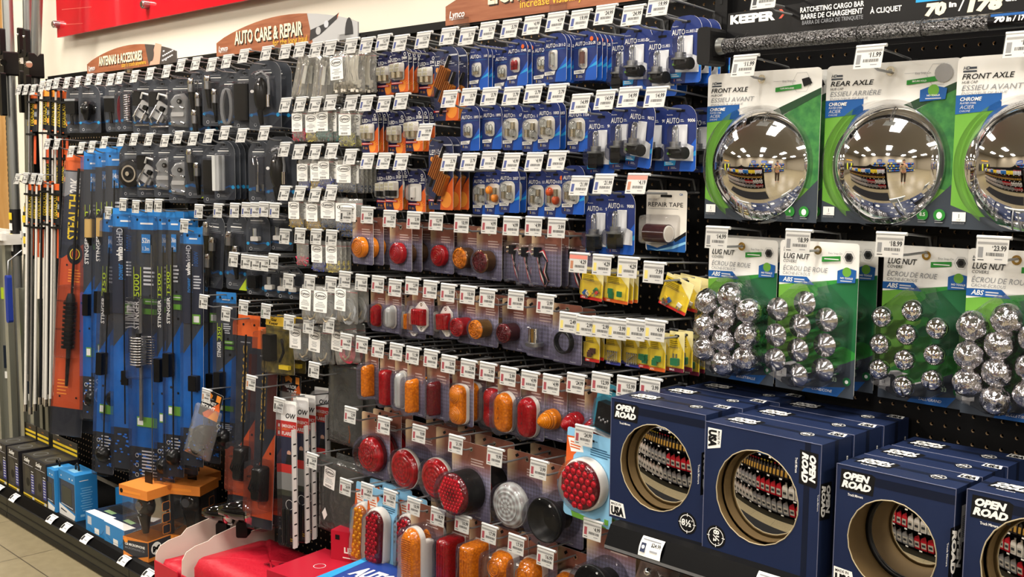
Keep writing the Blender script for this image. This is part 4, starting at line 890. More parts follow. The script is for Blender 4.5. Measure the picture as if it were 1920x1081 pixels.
def header(x0, x1, H, label, title, sub, px, tf, pic):
    r = empty('header_sign', ((x0+x1)/2, -.02, TOPZ+.006), label=label, cat='sign'); w = x1-x0
    q = MB(); n = 16; pts = [(-w/2, 0), (w/2, 0), (w/2, H*.45)]
    pts += [(w/2-w*i/n, H*(.45+.55*math.sin(PI*i/n)**.8)) for i in range(1, n)]+[(-w/2, H*.45)]
    q.prism(pts, 0, .004, wood, grey); xs = w/2-w*(1-pic)
    # picture end
    pp = [(x, z) for x, z in pts if x > xs+.001]
    zt = H*(.45+.55*math.sin(PI*pic)**.8)
    q.flat([(xs+.03, 0)]+pp+[(xs, zt)], -.0004, M('sign_photo_grey', '#b9babb', .4) if px != 'tan' else M('sign_photo_dark', '#4a4440', .4))
    f = (w/2-xs)/(.43 if px == 'car' else .36); X_ = lambda P: [(xs+a*f, H*c) for a, c in P]
    E_ = lambda cx, cz, rx, rz, lo=-1: [(xs+(cx+rx*a)*f, H*cz+rz*c) for a, c in circ(1, 16) if c > lo]
    if px == 'car':
        hp = M('headlight_print', '#3c3c3e', .3)
        for P, m in (([(.02, .1), (.12, .25), (.26, .62), (.28, .8), (.16, .55), (.03, .42)], hp), ([(.26, .62), (.28, .8), (.265, .72)], orange)): q.flat(X_(P), -.0008 if m is hp else -.0012, m)
        q.flat(E_(.1, .36, .022, .012), -.0012, M('sign_photo_grey', '#b9babb', .4)); q.flat(E_(.17, .52, .02, .011), -.0012, pale); q.flat(E_(.36, .12, .035, .05, -.2), -.0008, hp)
    elif px == 'tan':
        q.flat(X_([(.05, .02), (.17, .02), (.2, .8), (.13, .9)]), -.0008, M('skin_print', '#d0a088', .5)); q.flat(E_(.07, .5, .04, .03), -.0012, M('sign_photo_dark', '#4a4440', .4))
        for i in range(14): u = (i*37 % 17)/17; v = (i*53 % 13)/13; q.flat(X_([(.2+u*.12, .12+.4*v), (.22+u*.12, .12+.4*v), (.22+u*.12, .18+.4*v), (.2+u*.12, .18+.4*v)]), -.0012, pale)
    elif px == 'grey': q.flat([(xs+.06, H*.3), (w/2-.02, H*.3), (w/2-.02, H*.55), (xs+.1, H*.75)], -.0008, pale)
    a, zb, hh, tw = tf
    q.text(title, -w/2+a*w+.004, H*zb-.004, hh, lett, -.0006, tw*w, bold=.03); q.text(title, -w/2+a*w, H*zb, hh, cream, -.0012, tw*w, bold=.03)
    q.text(sub[0], -w/2+sub[1]*w, H*sub[2], sub[3], yl, -.0012, sub[4]*w, bold=.01); q.text('Lynco', -w/2+.02*w, H*.16, .018, white, -.0012, None, bold=.02, shear=.2); q.LN if 0 else None
    q.flat([(-w/2+.02*w, H*.12), (-w/2+.09*w, H*.12), (-w/2+.09*w, H*.13), (-w/2+.02*w, H*.13)], -.0012, white)
    link('board', q.mesh('board'), r)
    for x in (-w*.42, 0, w*.42): q = MB(); q.box((x, -.002, .0), (.05, .012, .03), clear); link('sign_clip', q.mesh('sign_clip'), r)
header(-4.36, -3.62, .088, 'small arched wooden header sign reading antennas and accessories', 'ANTENNAS & ACCESSORIES', ('stay in touch anywhere', .42, .1, .017, .27), 'tan', (.15, .3, .036, .5), .68)
header(-3.34, -2.55, .1, 'arched wooden header sign reading auto care and repair', 'AUTO CARE & REPAIR', ('for the long haul', .44, .1, .02, .24), 'car', (.15, .32, .042, .5), .68)
header(-2.17, -1.36, .11, 'arched wooden header sign about lights, cut by the picture top', 'LIGHTS & LENSES', ('increase visibility and safety.', .34, .17, .02, .42), 'grey', (.2, .36, .045, .5), .8)
# ---------------------------------------------------------------- peg hooks with price tags
TAGTH = {}
def tagmesh(price, th, hi):
    def f():
        q = MB(); q.X = Matrix.Translation((0, 0, .036)) @ Matrix.Rotation(-(.26 if hi else .08), 4, 'X')
        q.flat([(-.0255, -.038), (.0255, -.038), (.0255, 0), (-.0255, 0)], 0, M('tag_paper', '#d6d6d2', .5)); q.add([(-.0255, .0006, -.038), (.0255, .0006, -.038), (.0255, .0006, 0), (-.0255, .0006, 0)], [(3, 2, 1, 0)], white)
        q.flat([(-.0235, -.0085), (.0235, -.0085), (.0235, -.0045), (-.0235, -.0045)], -.0002, M('tag_header_grey', '#9a9a98', .5))
        if th == 'sale': q.flat([(-.0255, -.0085), (.0255, -.0085), (.0255, 0), (-.0255, 0)], -.0003, M('sale_pink', '#e88c7c', .5))
        tm = M('thumb_'+th, {'dark': '#2c2e30', 'blue': '#27408c', 'red': '#a8404c', 'amber': '#b87a4c', 'grey': '#8a8c8e', 'yellow': '#e8d878', 'sale': '#c0805c', 'green': '#7a8c80'}[th], .5)
        q.flat([(-.022, -.03), (-.014, -.03), (-.014, -.013), (-.022, -.013)], -.0002, tm)
        q.text('$', .0225-.004*len(price)-.003, -.0135, .003, black, -.0002); q.text(price, .0225, -.0182, .0085, black, -.0002, .004*len(price), 'r', .035)
        r = random.Random(sum(map(ord, price)))
        x = -.009
        for i in range(16): w = r.choice((.0006, .001, .0015)); q.flat([(x, -.027), (x+w, -.027), (x+w, -.0215), (x, -.0215)], -.0002, black); x += w+.0008
        q.flat([(-.022, -.0345), (-.012, -.0345), (-.012, -.033), (-.022, -.033)], -.0002, black); q.flat([(.005, -.0325), (.017, -.0325), (.017, -.031), (.005, -.031)], -.0002, grey)
        q.X = None; return q
    return cached(('tag', price, th, hi), 'price_tag', f)
def holdmesh(hi):
    def f():
        q = MB(); q.X = Matrix.Translation((0, 0, .036)) @ Matrix.Rotation(-(.26 if hi else .08), 4, 'X')
        q.tube([(-.0265, .003, .003), (.0285, .003, .003)], .0032, M('frosted_clip', '#c9cbca', .25), 8); q.add([(-.0265, -.0009, -.039), (.0265, -.0009, -.039), (.0265, -.0009, .002), (-.0265, -.0009, .002)], [(0, 1, 2, 3)], tagcl); q.X = None; return q
    return cached(('hold', hi), 'tag_holder', f)
def wiremesh(L):
    def f():
        q = MB(); q.tube([(0, .004, 0), (0, -L*.6, -.001), (0, -L+.03, .0), (0, -L+.014, .005), (0, -L+.004, .012)], .0024, wire, 7); q.box((0, -.0018, .012), (.022, .003, .034), bplast); q.tube([(-.012, -.004, .0), (.012, -.004, .0)], .0024, wire, 6); return q
    return cached(('prong', round(L, 3)), 'prong', f)
def armmesh(L, hi):
    def f(): q = MB(); q.tube([(0, -.002, .005), (0, -.012, .028), (0, -L*.5, .034), (0, -L+.004, .0385 if hi else .039)], .0021, wire, 6); return q
    return cached(('arm', round(L, 3), hi), 'label_arm', f)
HN = [0]
def hook(x, z, L, price, th, label, group):
    hi = z > 1.3
    r = empty('peg_hook', (x, 0, z), label=label, cat='peg hook', group=group)
    link('prong', wiremesh(L), r); link('label_arm', armmesh(L, hi), r)
    o = link('tag_holder', holdmesh(hi), r); o.location = (0, -L-.002, 0); link('price_tag', tagmesh(price, th, hi), o)
    HN[0] += 1
# ---------------------------------------------------------------- placing packs
KC = {}
def kmeshes(kind, args):
    key = (kind, args)
    if key not in KC: KC[key] = [(n, b.mesh(n), l) for n, b, l in PTS[kind](*args) if b.v]
    return KC[key]
def pack(name, kind, args, loc, yaw, roll, pitch, label, cat, group):
    r = empty(name, loc, (math.radians(pitch), math.radians(roll), math.radians(yaw)), label=label, cat=cat, group=group)
    base = None
    for n, me, l in kmeshes(kind, args):
        o = link(n, me, base if base and n.endswith('_lens') else r, label=l)
        if n in ('lamp_base', 'lamp_body'): base = o
    return r
# ---------------------------------------------------------------- what hangs where: photo pixels of tags and hanging holes
KD = {}
def K(key, kind, args, name, cat, desc): KD[key] = (kind, args, name, cat, desc)
def A(key, b, num, d): K(key, 'auto', (b, num), 'bulb_pack', 'bulb pack', 'blue AUTO card, %s' % d)
A('a168', 'wedge', '168', 'clear wedge bulbs'); A('a194', 'wedge', '194', 'clear wedge bulbs'); A('a194r', 'red', '194R', 'red wedge bulbs'); A('a211', 'tube', '211-2', 'clear tube bulb'); A('a211b', 'dark', '212-2R', 'dark tube bulb')
A('a1893', 'wedge', '1893', 'small clear bulbs'); A('a1895', 'wedge', '1895', 'small clear bulbs'); A('a67', 'pair', '67', 'two clear bulbs'); A('a1003', 'pair', '1003', 'two clear bulbs'); A('a1156', 'pair', '1156', 'two clear bulbs'); A('a1004', 'pair', '1004', 'two clear bulbs')
A('a2057', 'pair', '2057', 'two clear bulbs'); A('a2057a', 'amber', '2057A', 'two amber bulbs'); A('a1157', 'pair', '1157', 'two clear bulbs'); A('a1157r', 'redpair', '1157R', 'two orange-red bulbs'); A('a3157', 'pair', '3157', 'two clear bulbs')
def Hd(key, f, num, d): K(key, 'hid', (f, num), 'headlamp_pack', 'headlamp bulb', 'tall blue AUTO card, %s' % d)
Hd('h11x', 'elbow', 'H11-55xtr', 'elbow headlamp bulb'); Hd('h11', 'elbow', 'H11-55w', 'elbow headlamp bulb'); Hd('h9003', 'box', '9003', 'headlamp bulb'); Hd('h9007', 'box', '9007', 'square-based headlamp bulb'); Hd('h9012', 'elbow', '9012', 'headlamp bulb'); Hd('h9005', 'elbow', '9005', 'black elbow bulb'); Hd('h9006', 'elbow', '9006', 'elbow headlamp bulb'); Hd('h9004', 'box', '9004', 'black based bulb'); Hd('h9008', 'box', '9008', 'square-based headlamp bulb')
def Ld(key, f, num): K(key, 'led', (f, num), 'led_pack', 'LED bulb', 'navy and orange LED card, %s' % {'sq': 'square white lamps', 'blk': 'black-based lamps', 'one': 'single lamp'}[f])
Ld('l194', 'sq', '194W'); Ld('l1156', 'sq', '1156'); Ld('l1157', 'sq', '1157'); Ld('l3156', 'sq', '3156'); Ld('l3157', 'blk', '3157'); Ld('l211', 'one', '211'); Ld('lblue', 'sq', '194B')
K('eq', 'eq', (), 'load_equalizer_pack', 'load equalizer', 'large LED card with two bronze load resistors')
def Bg(key, col, w, h, lab, fill, d): K(key, 'bag', (col, w, h, lab, fill), 'terminal_bag', 'terminal bag', d)
Bg('bred', '#c8405a', .056, .09, 1, .3, 'zip bag of pink-red terminals'); Bg('byel', '#d8c864', .056, .088, 1, .28, 'zip bag of pale yellow terminals'); Bg('bteal', '#4a8c84', .06, .092, 1, .3, 'zip bag of teal terminals'); Bg('bgy', '#c4c060', .06, .1, 1, .28, 'zip bag of yellow-green terminals')
Bg('bblu', '#3a48a0', .056, .086, 1, .26, 'zip bag of blue terminals'); Bg('bgold', '#c8a848', .058, .086, 1, .3, 'zip bag of gold terminals'); Bg('bdkb', '#3a4a6c', .07, .086, 1, .2, 'zip bag of dark blue terminals'); Bg('bbig', '#3a62b0', .1, .088, 1, .18, 'wide zip bag with blue terminals'); Bg('bpink', '#d82c58', .05, .075, 0, .22, 'white zip bag with pink fuses')
K('blade', 'blade', (), 'trim_tool_bag', 'tool bag', 'clear bag holding a steel blade'); K('tie', 'tiebag', (), 'cable_tie_bag', 'tie bag', 'bulky bag of white cable ties')
K('wgrey', 'wirebag', ('#94979a', .085, .105, -.014, .05), 'wire_bag', 'wire bag', 'zip bag of coiled grey wire'); K('wblk', 'wirebag', ('#5c6062', .088, .108, -.018, .12), 'wire_bag', 'wire bag', 'zip bag of coiled black wire'); K('wpink', 'wirebag', ('#e04a64', .1, .115, -.02, .25), 'wire_bag', 'wire bag', 'zip bag of coiled pink wire')
K('gask', 'bigbag', (.15, .25, 0), 'gasket_bag', 'large bag', 'tall clear bag of dark gasket and copper strand'); K('gask2', 'bigbag', (.2, .24, 1), 'gasket_bag', 'large bag', 'wide grey bag with paper label and diamond sticker')
def An(key, c, w, h, name, d): K(key, 'ant', (c, w, h), name, 'antenna accessory', d)
An('plug', 'plug', .1, .178, 'antenna_adapter_pack', 'slate card with black power plug'); An('block', 'block', .095, .178, 'antenna_adapter_pack', 'slate card with black block'); An('redc', 'redcable', .08, .17, 'coax_cable_pack', 'slate card with dark red cable'); An('coil', 'coil', .08, .17, 'antenna_spring_pack', 'slate card with chrome coil spring'); An('brk', 'bracket', .11, .185, 'mirror_mount_pack', 'slate card with silver mirror bracket'); An('mnt', 'mount', .11, .185, 'antenna_mount_pack', 'slate card with cast mount and bolts')
An('cox', 'coax', .1, .185, 'coax_connector_pack', 'slate card with two coax plugs, lime corner'); An('coxd', 'coaxd', .08, .24, 'coax_cable_pack', 'long slate card with three coax plugs'); An('coxl', 'coax', .085, .24, 'coax_cable_pack', 'long slate card with coax lead'); An('gcab', 'greycable', .1, .19, 'coax_cable_pack', 'slate card with grey cable coil'); An('drk', 'dark', .085, .185, 'antenna_base_pack', 'slate card with flat black base'); An('spr', 'spring', .12, .205, 'spring_mount_pack', 'slate card with black spring mount'); An('disc', 'disc', .12, .185, 'cable_reel_pack', 'slate card with big black reel'); An('flat', 'flat', .08, .185, 'strap_pack', 'slate card with pale strap'); An('hk', 'hook', .08, .185, 'wire_hook_pack', 'slate card with small wire hook'); An('bx', 'box', .07, .1, 'switch_pack', 'short slate card with black box'); An('cn', 'conn', .058, .098, 'small_connector_pack', 'short slate card with white connector'); An('cns', 'brk2', .07, .11, 'small_connector_pack', 'slate card with clear connectors')
def Mk(key, c, col, d, w=.086, h=.122): K(key, 'marker', (c, col, w, h), 'marker_light_pack', 'marker light', d)
Mk('fa', 'flat', 'amber', 'brown card with flat round amber lens', .09, .125); Mk('fr', 'flat', 'red', 'brown card with flat round red lens', .09, .125); Mk('da', 'deep', 'amber', 'brown card with deep round amber lens', .09, .127); Mk('dr', 'deep', 'dark', 'brown card with deep dark red lens', .09, .127); Mk('wr', 'wires', 'red', 'brown card with wired plug harness', .092, .125); Mk('sr', 'small', 'red', 'brown card with small round red lens', .08, .122); Mk('sa', 'small', 'amber', 'brown card with small round amber lens', .08, .122); Mk('sd', 'small', 'dark', 'brown card with small dark red lens', .085, .125); Mk('pr', 'pc', 'red', 'narrow brown card with half-oval red lens', .06, .12); Mk('pw', 'pc', 'white', 'narrow brown card with half-oval clear lens', .068, .12); Mk('ba', 'bracket', 'amber', 'brown card, amber lens in white bracket', .085, .12); Mk('br', 'bracket', 'red', 'brown card, red lens in white bracket', .085, .12); Mk('can', 'can', 'white', 'brown card with chrome flasher can', .092, .136); Mk('loop', 'loop', 'white', 'brown card with black wire loop', .09, .136)
Mk('sla', 'clam', 'amber', 'brown card with slim amber side lamp', .058, .14); Mk('rr', 'rect', 'red', 'brown card with long red bar lamp', .075, .145); Mk('slw', 'slim', 'white', 'brown card with long clear lamp', .075, .145); Mk('ca', 'clam', 'amber', 'brown card with half-dome amber lamp', .07, .147); Mk('cr', 'clam', 'dark', 'brown card with half-dome dark red lamp', .085, .147); Mk('dba', 'double', 'amber', 'brown card with twin-dome amber lamp', .078, .148); Mk('dbr', 'double', 'red', 'brown card with twin-dome red lamp', .078, .148); Mk('ova', 'oval', 'amber', 'brown card with oval amber lamp', .078, .15); Mk('ovr', 'oval', 'red', 'brown card with oval red lamp', .078, .15); Mk('coa', 'cone', 'amber', 'brown card with amber beehive lamp', .078, .14); Mk('cor', 'cone', 'red', 'brown card with red beehive lamp', .09, .14)
def St(key, c, col, d, w=.135, h=.19): K(key, 'stop', (c, col, w, h), 'stop_light_pack', 'stop light', d)
St('st1', 'clam', 'red', 'large brown card with flush red stop lamp', .125, .18); St('st2', 'plain', 'red', 'brown card with white-rimmed round red lamp'); St('st3', 'led', 'red', 'large brown card with red LED stop lamp', .14, .19); St('st4', 'plain', 'white', 'large brown card with round clear lamp'); St('st5', 'ring', 'black', 'large brown card with black rubber grommet', .13, .185); St('st6', 'ring', 'black', 'large brown card with huge black rubber ring', .14, .2)
K('bo', 'big', ('oval', 'amber'), 'turn_signal_pack', 'turn signal', 'tall brown card, big oval amber turn lamp'); K('brr', 'big', ('rect', 'red', .1, .22), 'turn_signal_pack', 'turn signal', 'tall brown card, red bar lamp'); K('bra', 'big', ('rect', 'amber', .1, .22), 'turn_signal_pack', 'turn signal', 'tall brown card, amber bar lamp'); K('bda', 'big', ('double', 'amber', .12, .2), 'turn_signal_pack', 'turn signal', 'tall brown card, twin-dome amber lamp')
K('lbr', 'lb', ('round', 'red'), 'led_stop_light_pack', 'stop light', 'light-blue card with round red LED lamp'); K('lbo', 'lb', ('oval', 'red', .115, .235), 'led_stop_light_pack', 'stop light', 'light-blue card with oval red LED lamp'); K('lba', 'lb', ('slim', 'amber', .1, .235), 'led_turn_light_pack', 'turn light', 'light-blue card with slim amber LED lamp'); K('lbx', 'lbx', (), 'flasher_pack', 'flasher module', 'teal card with black flasher module')
def Fu(key, t, bc, w, h, c, d): K(key, 'fuse', (t, bc, w, h, c), 'fuse_pack', 'fuse pack', d)
Fu('f1', 'ATM', 'red', .062, .07, 'blade', 'yellow fuse card, red ATM band'); Fu('f2', 'ATC', 'orange', .062, .07, 'green', 'yellow fuse card, orange ATC band'); Fu('f3', 'ATM-LP', 'red', .072, .07, 'blade', 'yellow fuse card hanging askew'); Fu('f4', 'GMA', 'red', .042, .074, 'none', 'yellow fuse card, red GMA band'); Fu('f5', 'AGC', 'blue', .042, .074, 'glass', 'yellow fuse card, blue AGC band'); Fu('f6', 'ATC', 'red', .036, .074, 'green', 'yellow fuse card, green fuses, red band'); Fu('f7', 'ATC', 'orange', .042, .08, 'green', 'yellow fuse card, green fuses, orange band'); Fu('f8', 'MAX', 'maroon', .038, .085, 'big', 'yellow fuse card, big green fuse, maroon band')
K('tape', 'tape', (), 'repair_tape_pack', 'repair tape', 'cream card holding a dark red tape roll')
K('hubf', 'hub', ('FRONT',), 'hub_cap_pack', 'hub cap', 'FRONT AXLE card with chrome hub cap'); K('hubr', 'hub', ('REAR',), 'hub_cap_pack', 'hub cap', 'REAR AXLE card with chrome hub cap')
K('lgb', 'lug', ('BULLET',), 'lug_nut_cover_pack', 'wheel covers', 'LUG NUT card with ten bullet covers'); K('lgc', 'lug', ('CONE',), 'lug_nut_cover_pack', 'wheel covers', 'LUG NUT card with ten cone covers'); K('lgt', 'lug', ('TALL',), 'lug_nut_cover_pack', 'wheel covers', 'LUG NUT card with ten tall covers')
# rows: name, hook length, tag thumbnail, yaw of the packs, [(tag x, tag y, price, [(pack, hole x, hole y, n behind, spacing, yaw, roll)...])...]
ROWS = []
def ROW(name, L, th, yaw, hooks): ROWS.append((name, L, th, yaw, hooks))
ROW('top antenna row', .2, 'dark', 24, [(38,169,'17.99',[]),(51,169,'17.99',[]),(65,169,'24.99',[]),(81,163,'19.99',[]),(94,160,'19.99',[]),(108,157,'21.99',[]),(128,156,'9.99',[('block',142,166,1,.03)]),(148,154,'9.99',[('plug',166,165,1,.034,26)]),(169,150,'7.99',[]),
 (189,150,'12.99',[('block',215,160,1,.035)]),(210,150,'16.99',[('redc',232,162,1,.03,30),]),(227,146,'8.99',[('coil',243,160,0,.02,30)]),(255,145,'24.99',[('brk',272,155,0,.03,28)]),(284,134,'24.99',[('brk',304,156,1,.03,28)]),(315,128,'14.99',[('mnt',340,154,1,.033,26)]),(342,122,'9.99',[('coxd',374,138,1,.03,26)]),(370,121,'6.99',[('cox',404,133,1,.035,26)]),(400,114,'19.99',[('gcab',436,144,0,.03)]),(428,110,'5.99',[('drk',459,136,1,.03)]),(460,106,'29.99',[('spr',495,121,1,.038,20)]),(502,101,'6.99',[])])
ROW('top bag row', .2, 'dark', 8, [(538,98,'6.29',[]),(565,94,'6.99',[('blade',572,108,2,.014,10,16)]),(595,93,'6.29',[('blade',606,110,4,.012,10,10)]),(622,91,'4.49',[]),(661,88,'3.29',[('tie',655,101,1,.03,6)])])
ROW('top bulb row', .2, 'blue', 0, [(690,86,'12.99',[('l194',724,103,2,.02)]),(721,82,'12.99',[('l194',750,96,4,.016)]),(753,80,'14.99',[('lblue',802,104,1,.02)]),(796,76,'13.79',[('eq',836,96,1,.03)]),(843,69,'3.79',[('a168',898,91,4,.014)]),(879,67,'3.79',[('a194',946,95,2,.016)]),(917,61,'3.79',[('a194r',971,80,3,.015)]),(959,57,'3.79',[('a194',1020,78,1,.02)]),(1001,51,'4.99',[('a211',1042,69,4,.014)]),(1045,44,'4.99',[('a211b',1098,65,5,.017)]),(1090,36,'19.99',[('h9003',1172,70,1,.034)]),(1137,29,'24.99',[('h11x',1196,56,1,.036)]),(1189,21,'24.99',[('h11x',1243,66,1,.036)]),(1237,14,'19.99',[('h11',1287,38,3,.034)])])
ROW('second antenna row', .22, 'dark', 24, [(91,271,'18.99',[]),(109,271,'18.99',[]),(230,261,'39.99',[('disc',250,277,0,.05,26)]),(254,260,'12.99',[('brk',280,275,1,.034,28)]),(282,261,'14.99',[('mnt',313,274,0,.03,26)]),(312,258,'14.99',[('mnt',341,282,0,.03,26)]),(337,257,'9.99',[('cox',369,271,0,.03,26)]),(365,255,'9.99',[('drk',400,279,1,.032)]),(394,254,'7.99',[('flat',419,270,4,.018,22)]),(424,250,'9.99',[]),(456,251,'11.99',[('hk',486,271,2,.02)]),(498,251,'29.99',[('spr',526,263,0,.03,14)])])
ROW('second bag row', .2, 'dark', 8, [(538,198,'5.29',[]),(566,198,'6.29',[('bred',562,208,1,.02)]),(594,197,'4.29',[('byel',588,210,1,.02)]),(623,196,'4.79',[('bteal',609,205,6,.014)]),(661,194,'3.29',[('bgy',652,208,2,.02)])])
ROW('second bulb row', .2, 'blue', 0, [(690,192,'12.99',[('l1156',692,211,3,.016)]),(723,193,'12.99',[('l1157',744,214,1,.02)]),(755,191,'12.99',[('l3156',776,206,2,.02)]),(800,249,'19.99',[('eq',826,264,2,.026)]),(846,185,'3.79',[('a1893',882,205,2,.014)]),(882,183,'3.79',[('a1895',922,201,2,.014)]),(921,181,'3.79',[('a67',961,201,1,.016)]),(962,179,'3.79',[('a1004',1000,202,1,.016)]),(1003,176,'3.79',[('a1003',1029,196,1,.02)]),(1047,173,'3.79',[('a1156',1085,199,1,.03)]),(1091,193,'14.99',[('h9003',1128,217,0,.034)]),(1137,191,'14.99',[('h9007',1170,205,0,.034)]),(1181,187,'14.99',[('h9012',1205,199,0,.034,-8,6),('h9005',1230,207,0,.03)]),(1232,183,'14.99',[('h9006',1277,205,0,.036,2),('h9004',1318,210,0,.03)])])
ROW('third bag row', .2, 'dark', 8, [(536,281,'2.99',[]),(563,281,'2.89',[('bblu',571,303,1,.02)]),(594,281,'2.89',[('bgold',592,302,0,.02)]),(625,282,'2.89',[('bblu',612,298,4,.014)]),(660,299,'2.99',[('bdkb',650,304,4,.014)])])
ROW('third bulb row', .2, 'blue', 0, [(692,299,'12.99',[('l3157',722,320,0,.02)]),(723,301,'12.99',[('l3157',738,318,1,.02)]),(755,300,'9.99',[('l211',781,323,1,.03)]),(845,300,'3.79',[('a2057',905,326,0,.02)]),(882,300,'3.79',[('a2057a',928,324,0,.02)]),(920,300,'3.79',[('a2057',955,319,1,.024)]),(962,300,'4.99',[('a1157',1009,326,1,.02)]),(1005,300,'4.99',[('a1157r',1042,325,0,.02)]),(1047,303,'4.99',[('a3157',1075,317,1,.03)]),(1090,342,'21.99',[('h9004',1124,372,0,.034)]),(1135,342,'21.99',[('h9008',1164,366,0,.034)]),(1197,342,'4.19',[('tape',1250,365,0,.04)])])
ROW('fourth bag row', .2, 'dark', 8, [(536,363,'2.99',[]),(565,364,'2.89',[('bgold',556,374,2,.016)]),(594,364,'2.89',[('bgold',590,378,1,.016)]),(624,364,'2.89',[('bdkb',620,372,1,.02)]),(650,403,'3.99',[('bbig',656,376,2,.014)])])
ROW('fifth bag row', .2, 'dark', 8, [(535,444,'2.89',[]),(564,445,'2.89',[('bpink',568,452,0,.02)]),(594,446,'2.89',[('bblu',600,455,1,.02)]),(623,450,'2.89',[('byel',624,455,2,.016)])])
ROW('first marker row', .2, 'red', 0, [(690,406,'5.99',[('fa',680,414,3,.023)]),(732,410,'2.99',[('fr',752,424,0,.03),('da',771,424,1,.04)]),(777,411,'3.99',[('fr',829,428,1,.03)]),(819,413,'12.99',[('da',880,430,0,.03)]),(867,417,'10.99',[('dr',917,435,1,.042)]),(919,418,'4.99',[('wr',976,437,0,.03)]),(960,421,'4.99',[('wr',1001,441,0,.03)]),(1002,424,'4.99',[('wr',1024,440,2,.024)]),(1045,425,'3.99',[('wr',1090,444,0,.03)])])
ROW('third antenna row', .22, 'blue', 22, [(374,396,'19.99',[('coxd',403,407,1,.03,20,4)]),(410,394,'19.99',[('coxl',445,407,1,.03,18,2)]),(441,392,'6.99',[('cns',484,408,0,.02)]),(463,392,'4.99',[('cns',526,406,0,.03)]),(479,394,'4.99',[]),(496,393,'5.99',[]),(516,395,'4.99',[])])
ROW('fourth antenna row', .22, 'dark', 22, [(439,484,'9.99',[('bx',480,499,1,.024)]),(462,486,'4.99',[('cn',510,504,1,.028)]),(479,488,'3.99',[('cn',534,506,0,.024)]),(496,489,'3.99',[('cn',556,508,0,.024)]),(514,490,'3.99',[])])
ROW('upper wire row', .2, 'grey', 8, [(542,528,'9.99',[]),(582,531,'9.99',[('wgrey',582,540,1,.03)]),(622,535,'9.99',[('wgrey',614,544,0,.03,18)]),(648,521,'6.69',[('wgrey',652,540,1,.035,4)]),(679,526,'6.69',[('pr',710,545,1,.03)])])
ROW('second marker row', .2, 'red', 0, [(710,530,'6.69',[('pw',737,547,1,.03)]),(742,535,'3.99',[('ba',778,555,0,.03)]),(774,540,'2.99',[('br',794,545,0,.03)]),(808,544,'3.99',[('br',838,553,1,.034,-6,-6)]),(841,549,'3.99',[('sr',878,560,0,.05)]),(878,554,'10.99',[('sa',912,563,1,.05)]),(915,559,'10.99',[('sd',965,568,1,.05)]),(969,566,'8.99',[('can',1014,570,0,.05)]),(1024,573,'3.99',[('loop',1064,578,0,.03),('loop',1090,584,0,.03)])])
ROW('lower wire row', .2, 'grey', 8, [(543,607,'9.99',[('wblk',566,612,0,.03,12,-6)]),(580,614,'9.99',[('wblk',604,618,1,.03,10,-3)]),(618,617,'9.99',[('wpink',646,612,1,.03,6,-10)])])
ROW('upper fuse row', .2, 'yellow', 0, [(1086,492,'4.29',[('f1',1112,508,1,.012,0,4)]),(1130,495,'4.29',[('f2',1160,513,2,.016,0,3)]),(1178,502,'4.29',[]),(1227,508,'7.99',[('f3',1275,527,2,.026,0,18)])])
ROW('lower fuse row', .2, 'yellow', 0, [(1067,597,'2.49',[('f4',1111,622,1,.016)]),(1098,603,'2.99',[('f5',1151,627,1,.016)]),(1128,604,'2.99',[('f5',1188,631,0,.016)]),(1159,611,'3.99',[('f6',1212,632,1,.016)]),(1193,617,'1.99',[('f7',1233,631,1,.02)]),(1229,623,'4.99',[('f8',1270,627,1,.03),('f8',1299,634,1,.02)])])
ROW('bar lamp row', .2, 'red', 0, [(650,641,'4.99',[]),(680,646,'4.99',[('sla',698,658,0,.04)]),(710,652,'4.99',[('rr',729,668,0,.034)]),(744,659,'11.99',[('slw',758,672,0,.034)]),(775,666,'11.99',[('ca',781,680,1,.042)]),(809,673,'4.99',[('cr',822,684,1,.042)]),(842,682,'3.99',[('dba',868,694,2,.044)]),(879,688,'3.99',[('dbr',932,700,0,.044)]),(915,696,'3.99',[('ova',955,706,0,.044)]),(954,704,'3.99',[('ovr',998,714,1,.044)]),(994,712,'4.99',[('coa',1040,722,1,.056)]),(1035,721,'4.99',[('cor',1085,727,1,.056)]),(1081,709,'24.99',[('cor',1125,736,0,.05)]),(1128,718,'12.99',[('lbx',1150,730,0,.03,0,10)]),(1176,726,'15.99',[]),(1220,728,'3.99',[])])
ROW('round stop lamp row', .21, 'red', 0, [(658,775,'2.99',[('st1',704,785,2,.04)]),(721,793,'9.99',[('st2',790,801,1,.076)]),(787,811,'9.99',[('st2',850,816,1,.076)]),(856,834,'31.99',[('st3',884,840,1,.08)]),(929,853,'9.99',[('st4',988,859,1,.08)]),(1011,878,'3.99',[('st5',1056,884,1,.076)]),(1096,824,'24.99',[('lbr',1109,823,1,.05,0,3)])])
ROW('lowest lamp row', .21, 'red', 0, [(649,910,'24.99',[('lba',691,918,1,.05,8,6)]),(689,920,'24.99',[('lbo',717,928,1,.05,6,3)]),(732,931,'15.99',[('lbo',775,938,0,.05)]),(777,950,'10.99',[('bo',800,956,1,.07)]),(822,966,'18.99',[('brr',862,974,0,.07)]),(868,981,'10.99',[('bra',906,984,1,.07)]),(918,1000,'17.99',[('bda',958,1003,1,.075)]),(969,1026,'17.99',[('bda',1010,1016,0,.075)]),(1024,1042,'16.99',[('bda',1079,1042,0,.07)]),(1112,992,'4.99',[('st6',1146,998,1,.07)])])
ROW('hub cap row', .165, 'grey', 0, [(1398,122,'11.99',[('hubf',1430,150,1,.05)]),(1632,108,'11.99',[('hubr',1671,135,1,.052)]),(1918,80,'14.99',[('hubf',1943,118,1,.052)])])
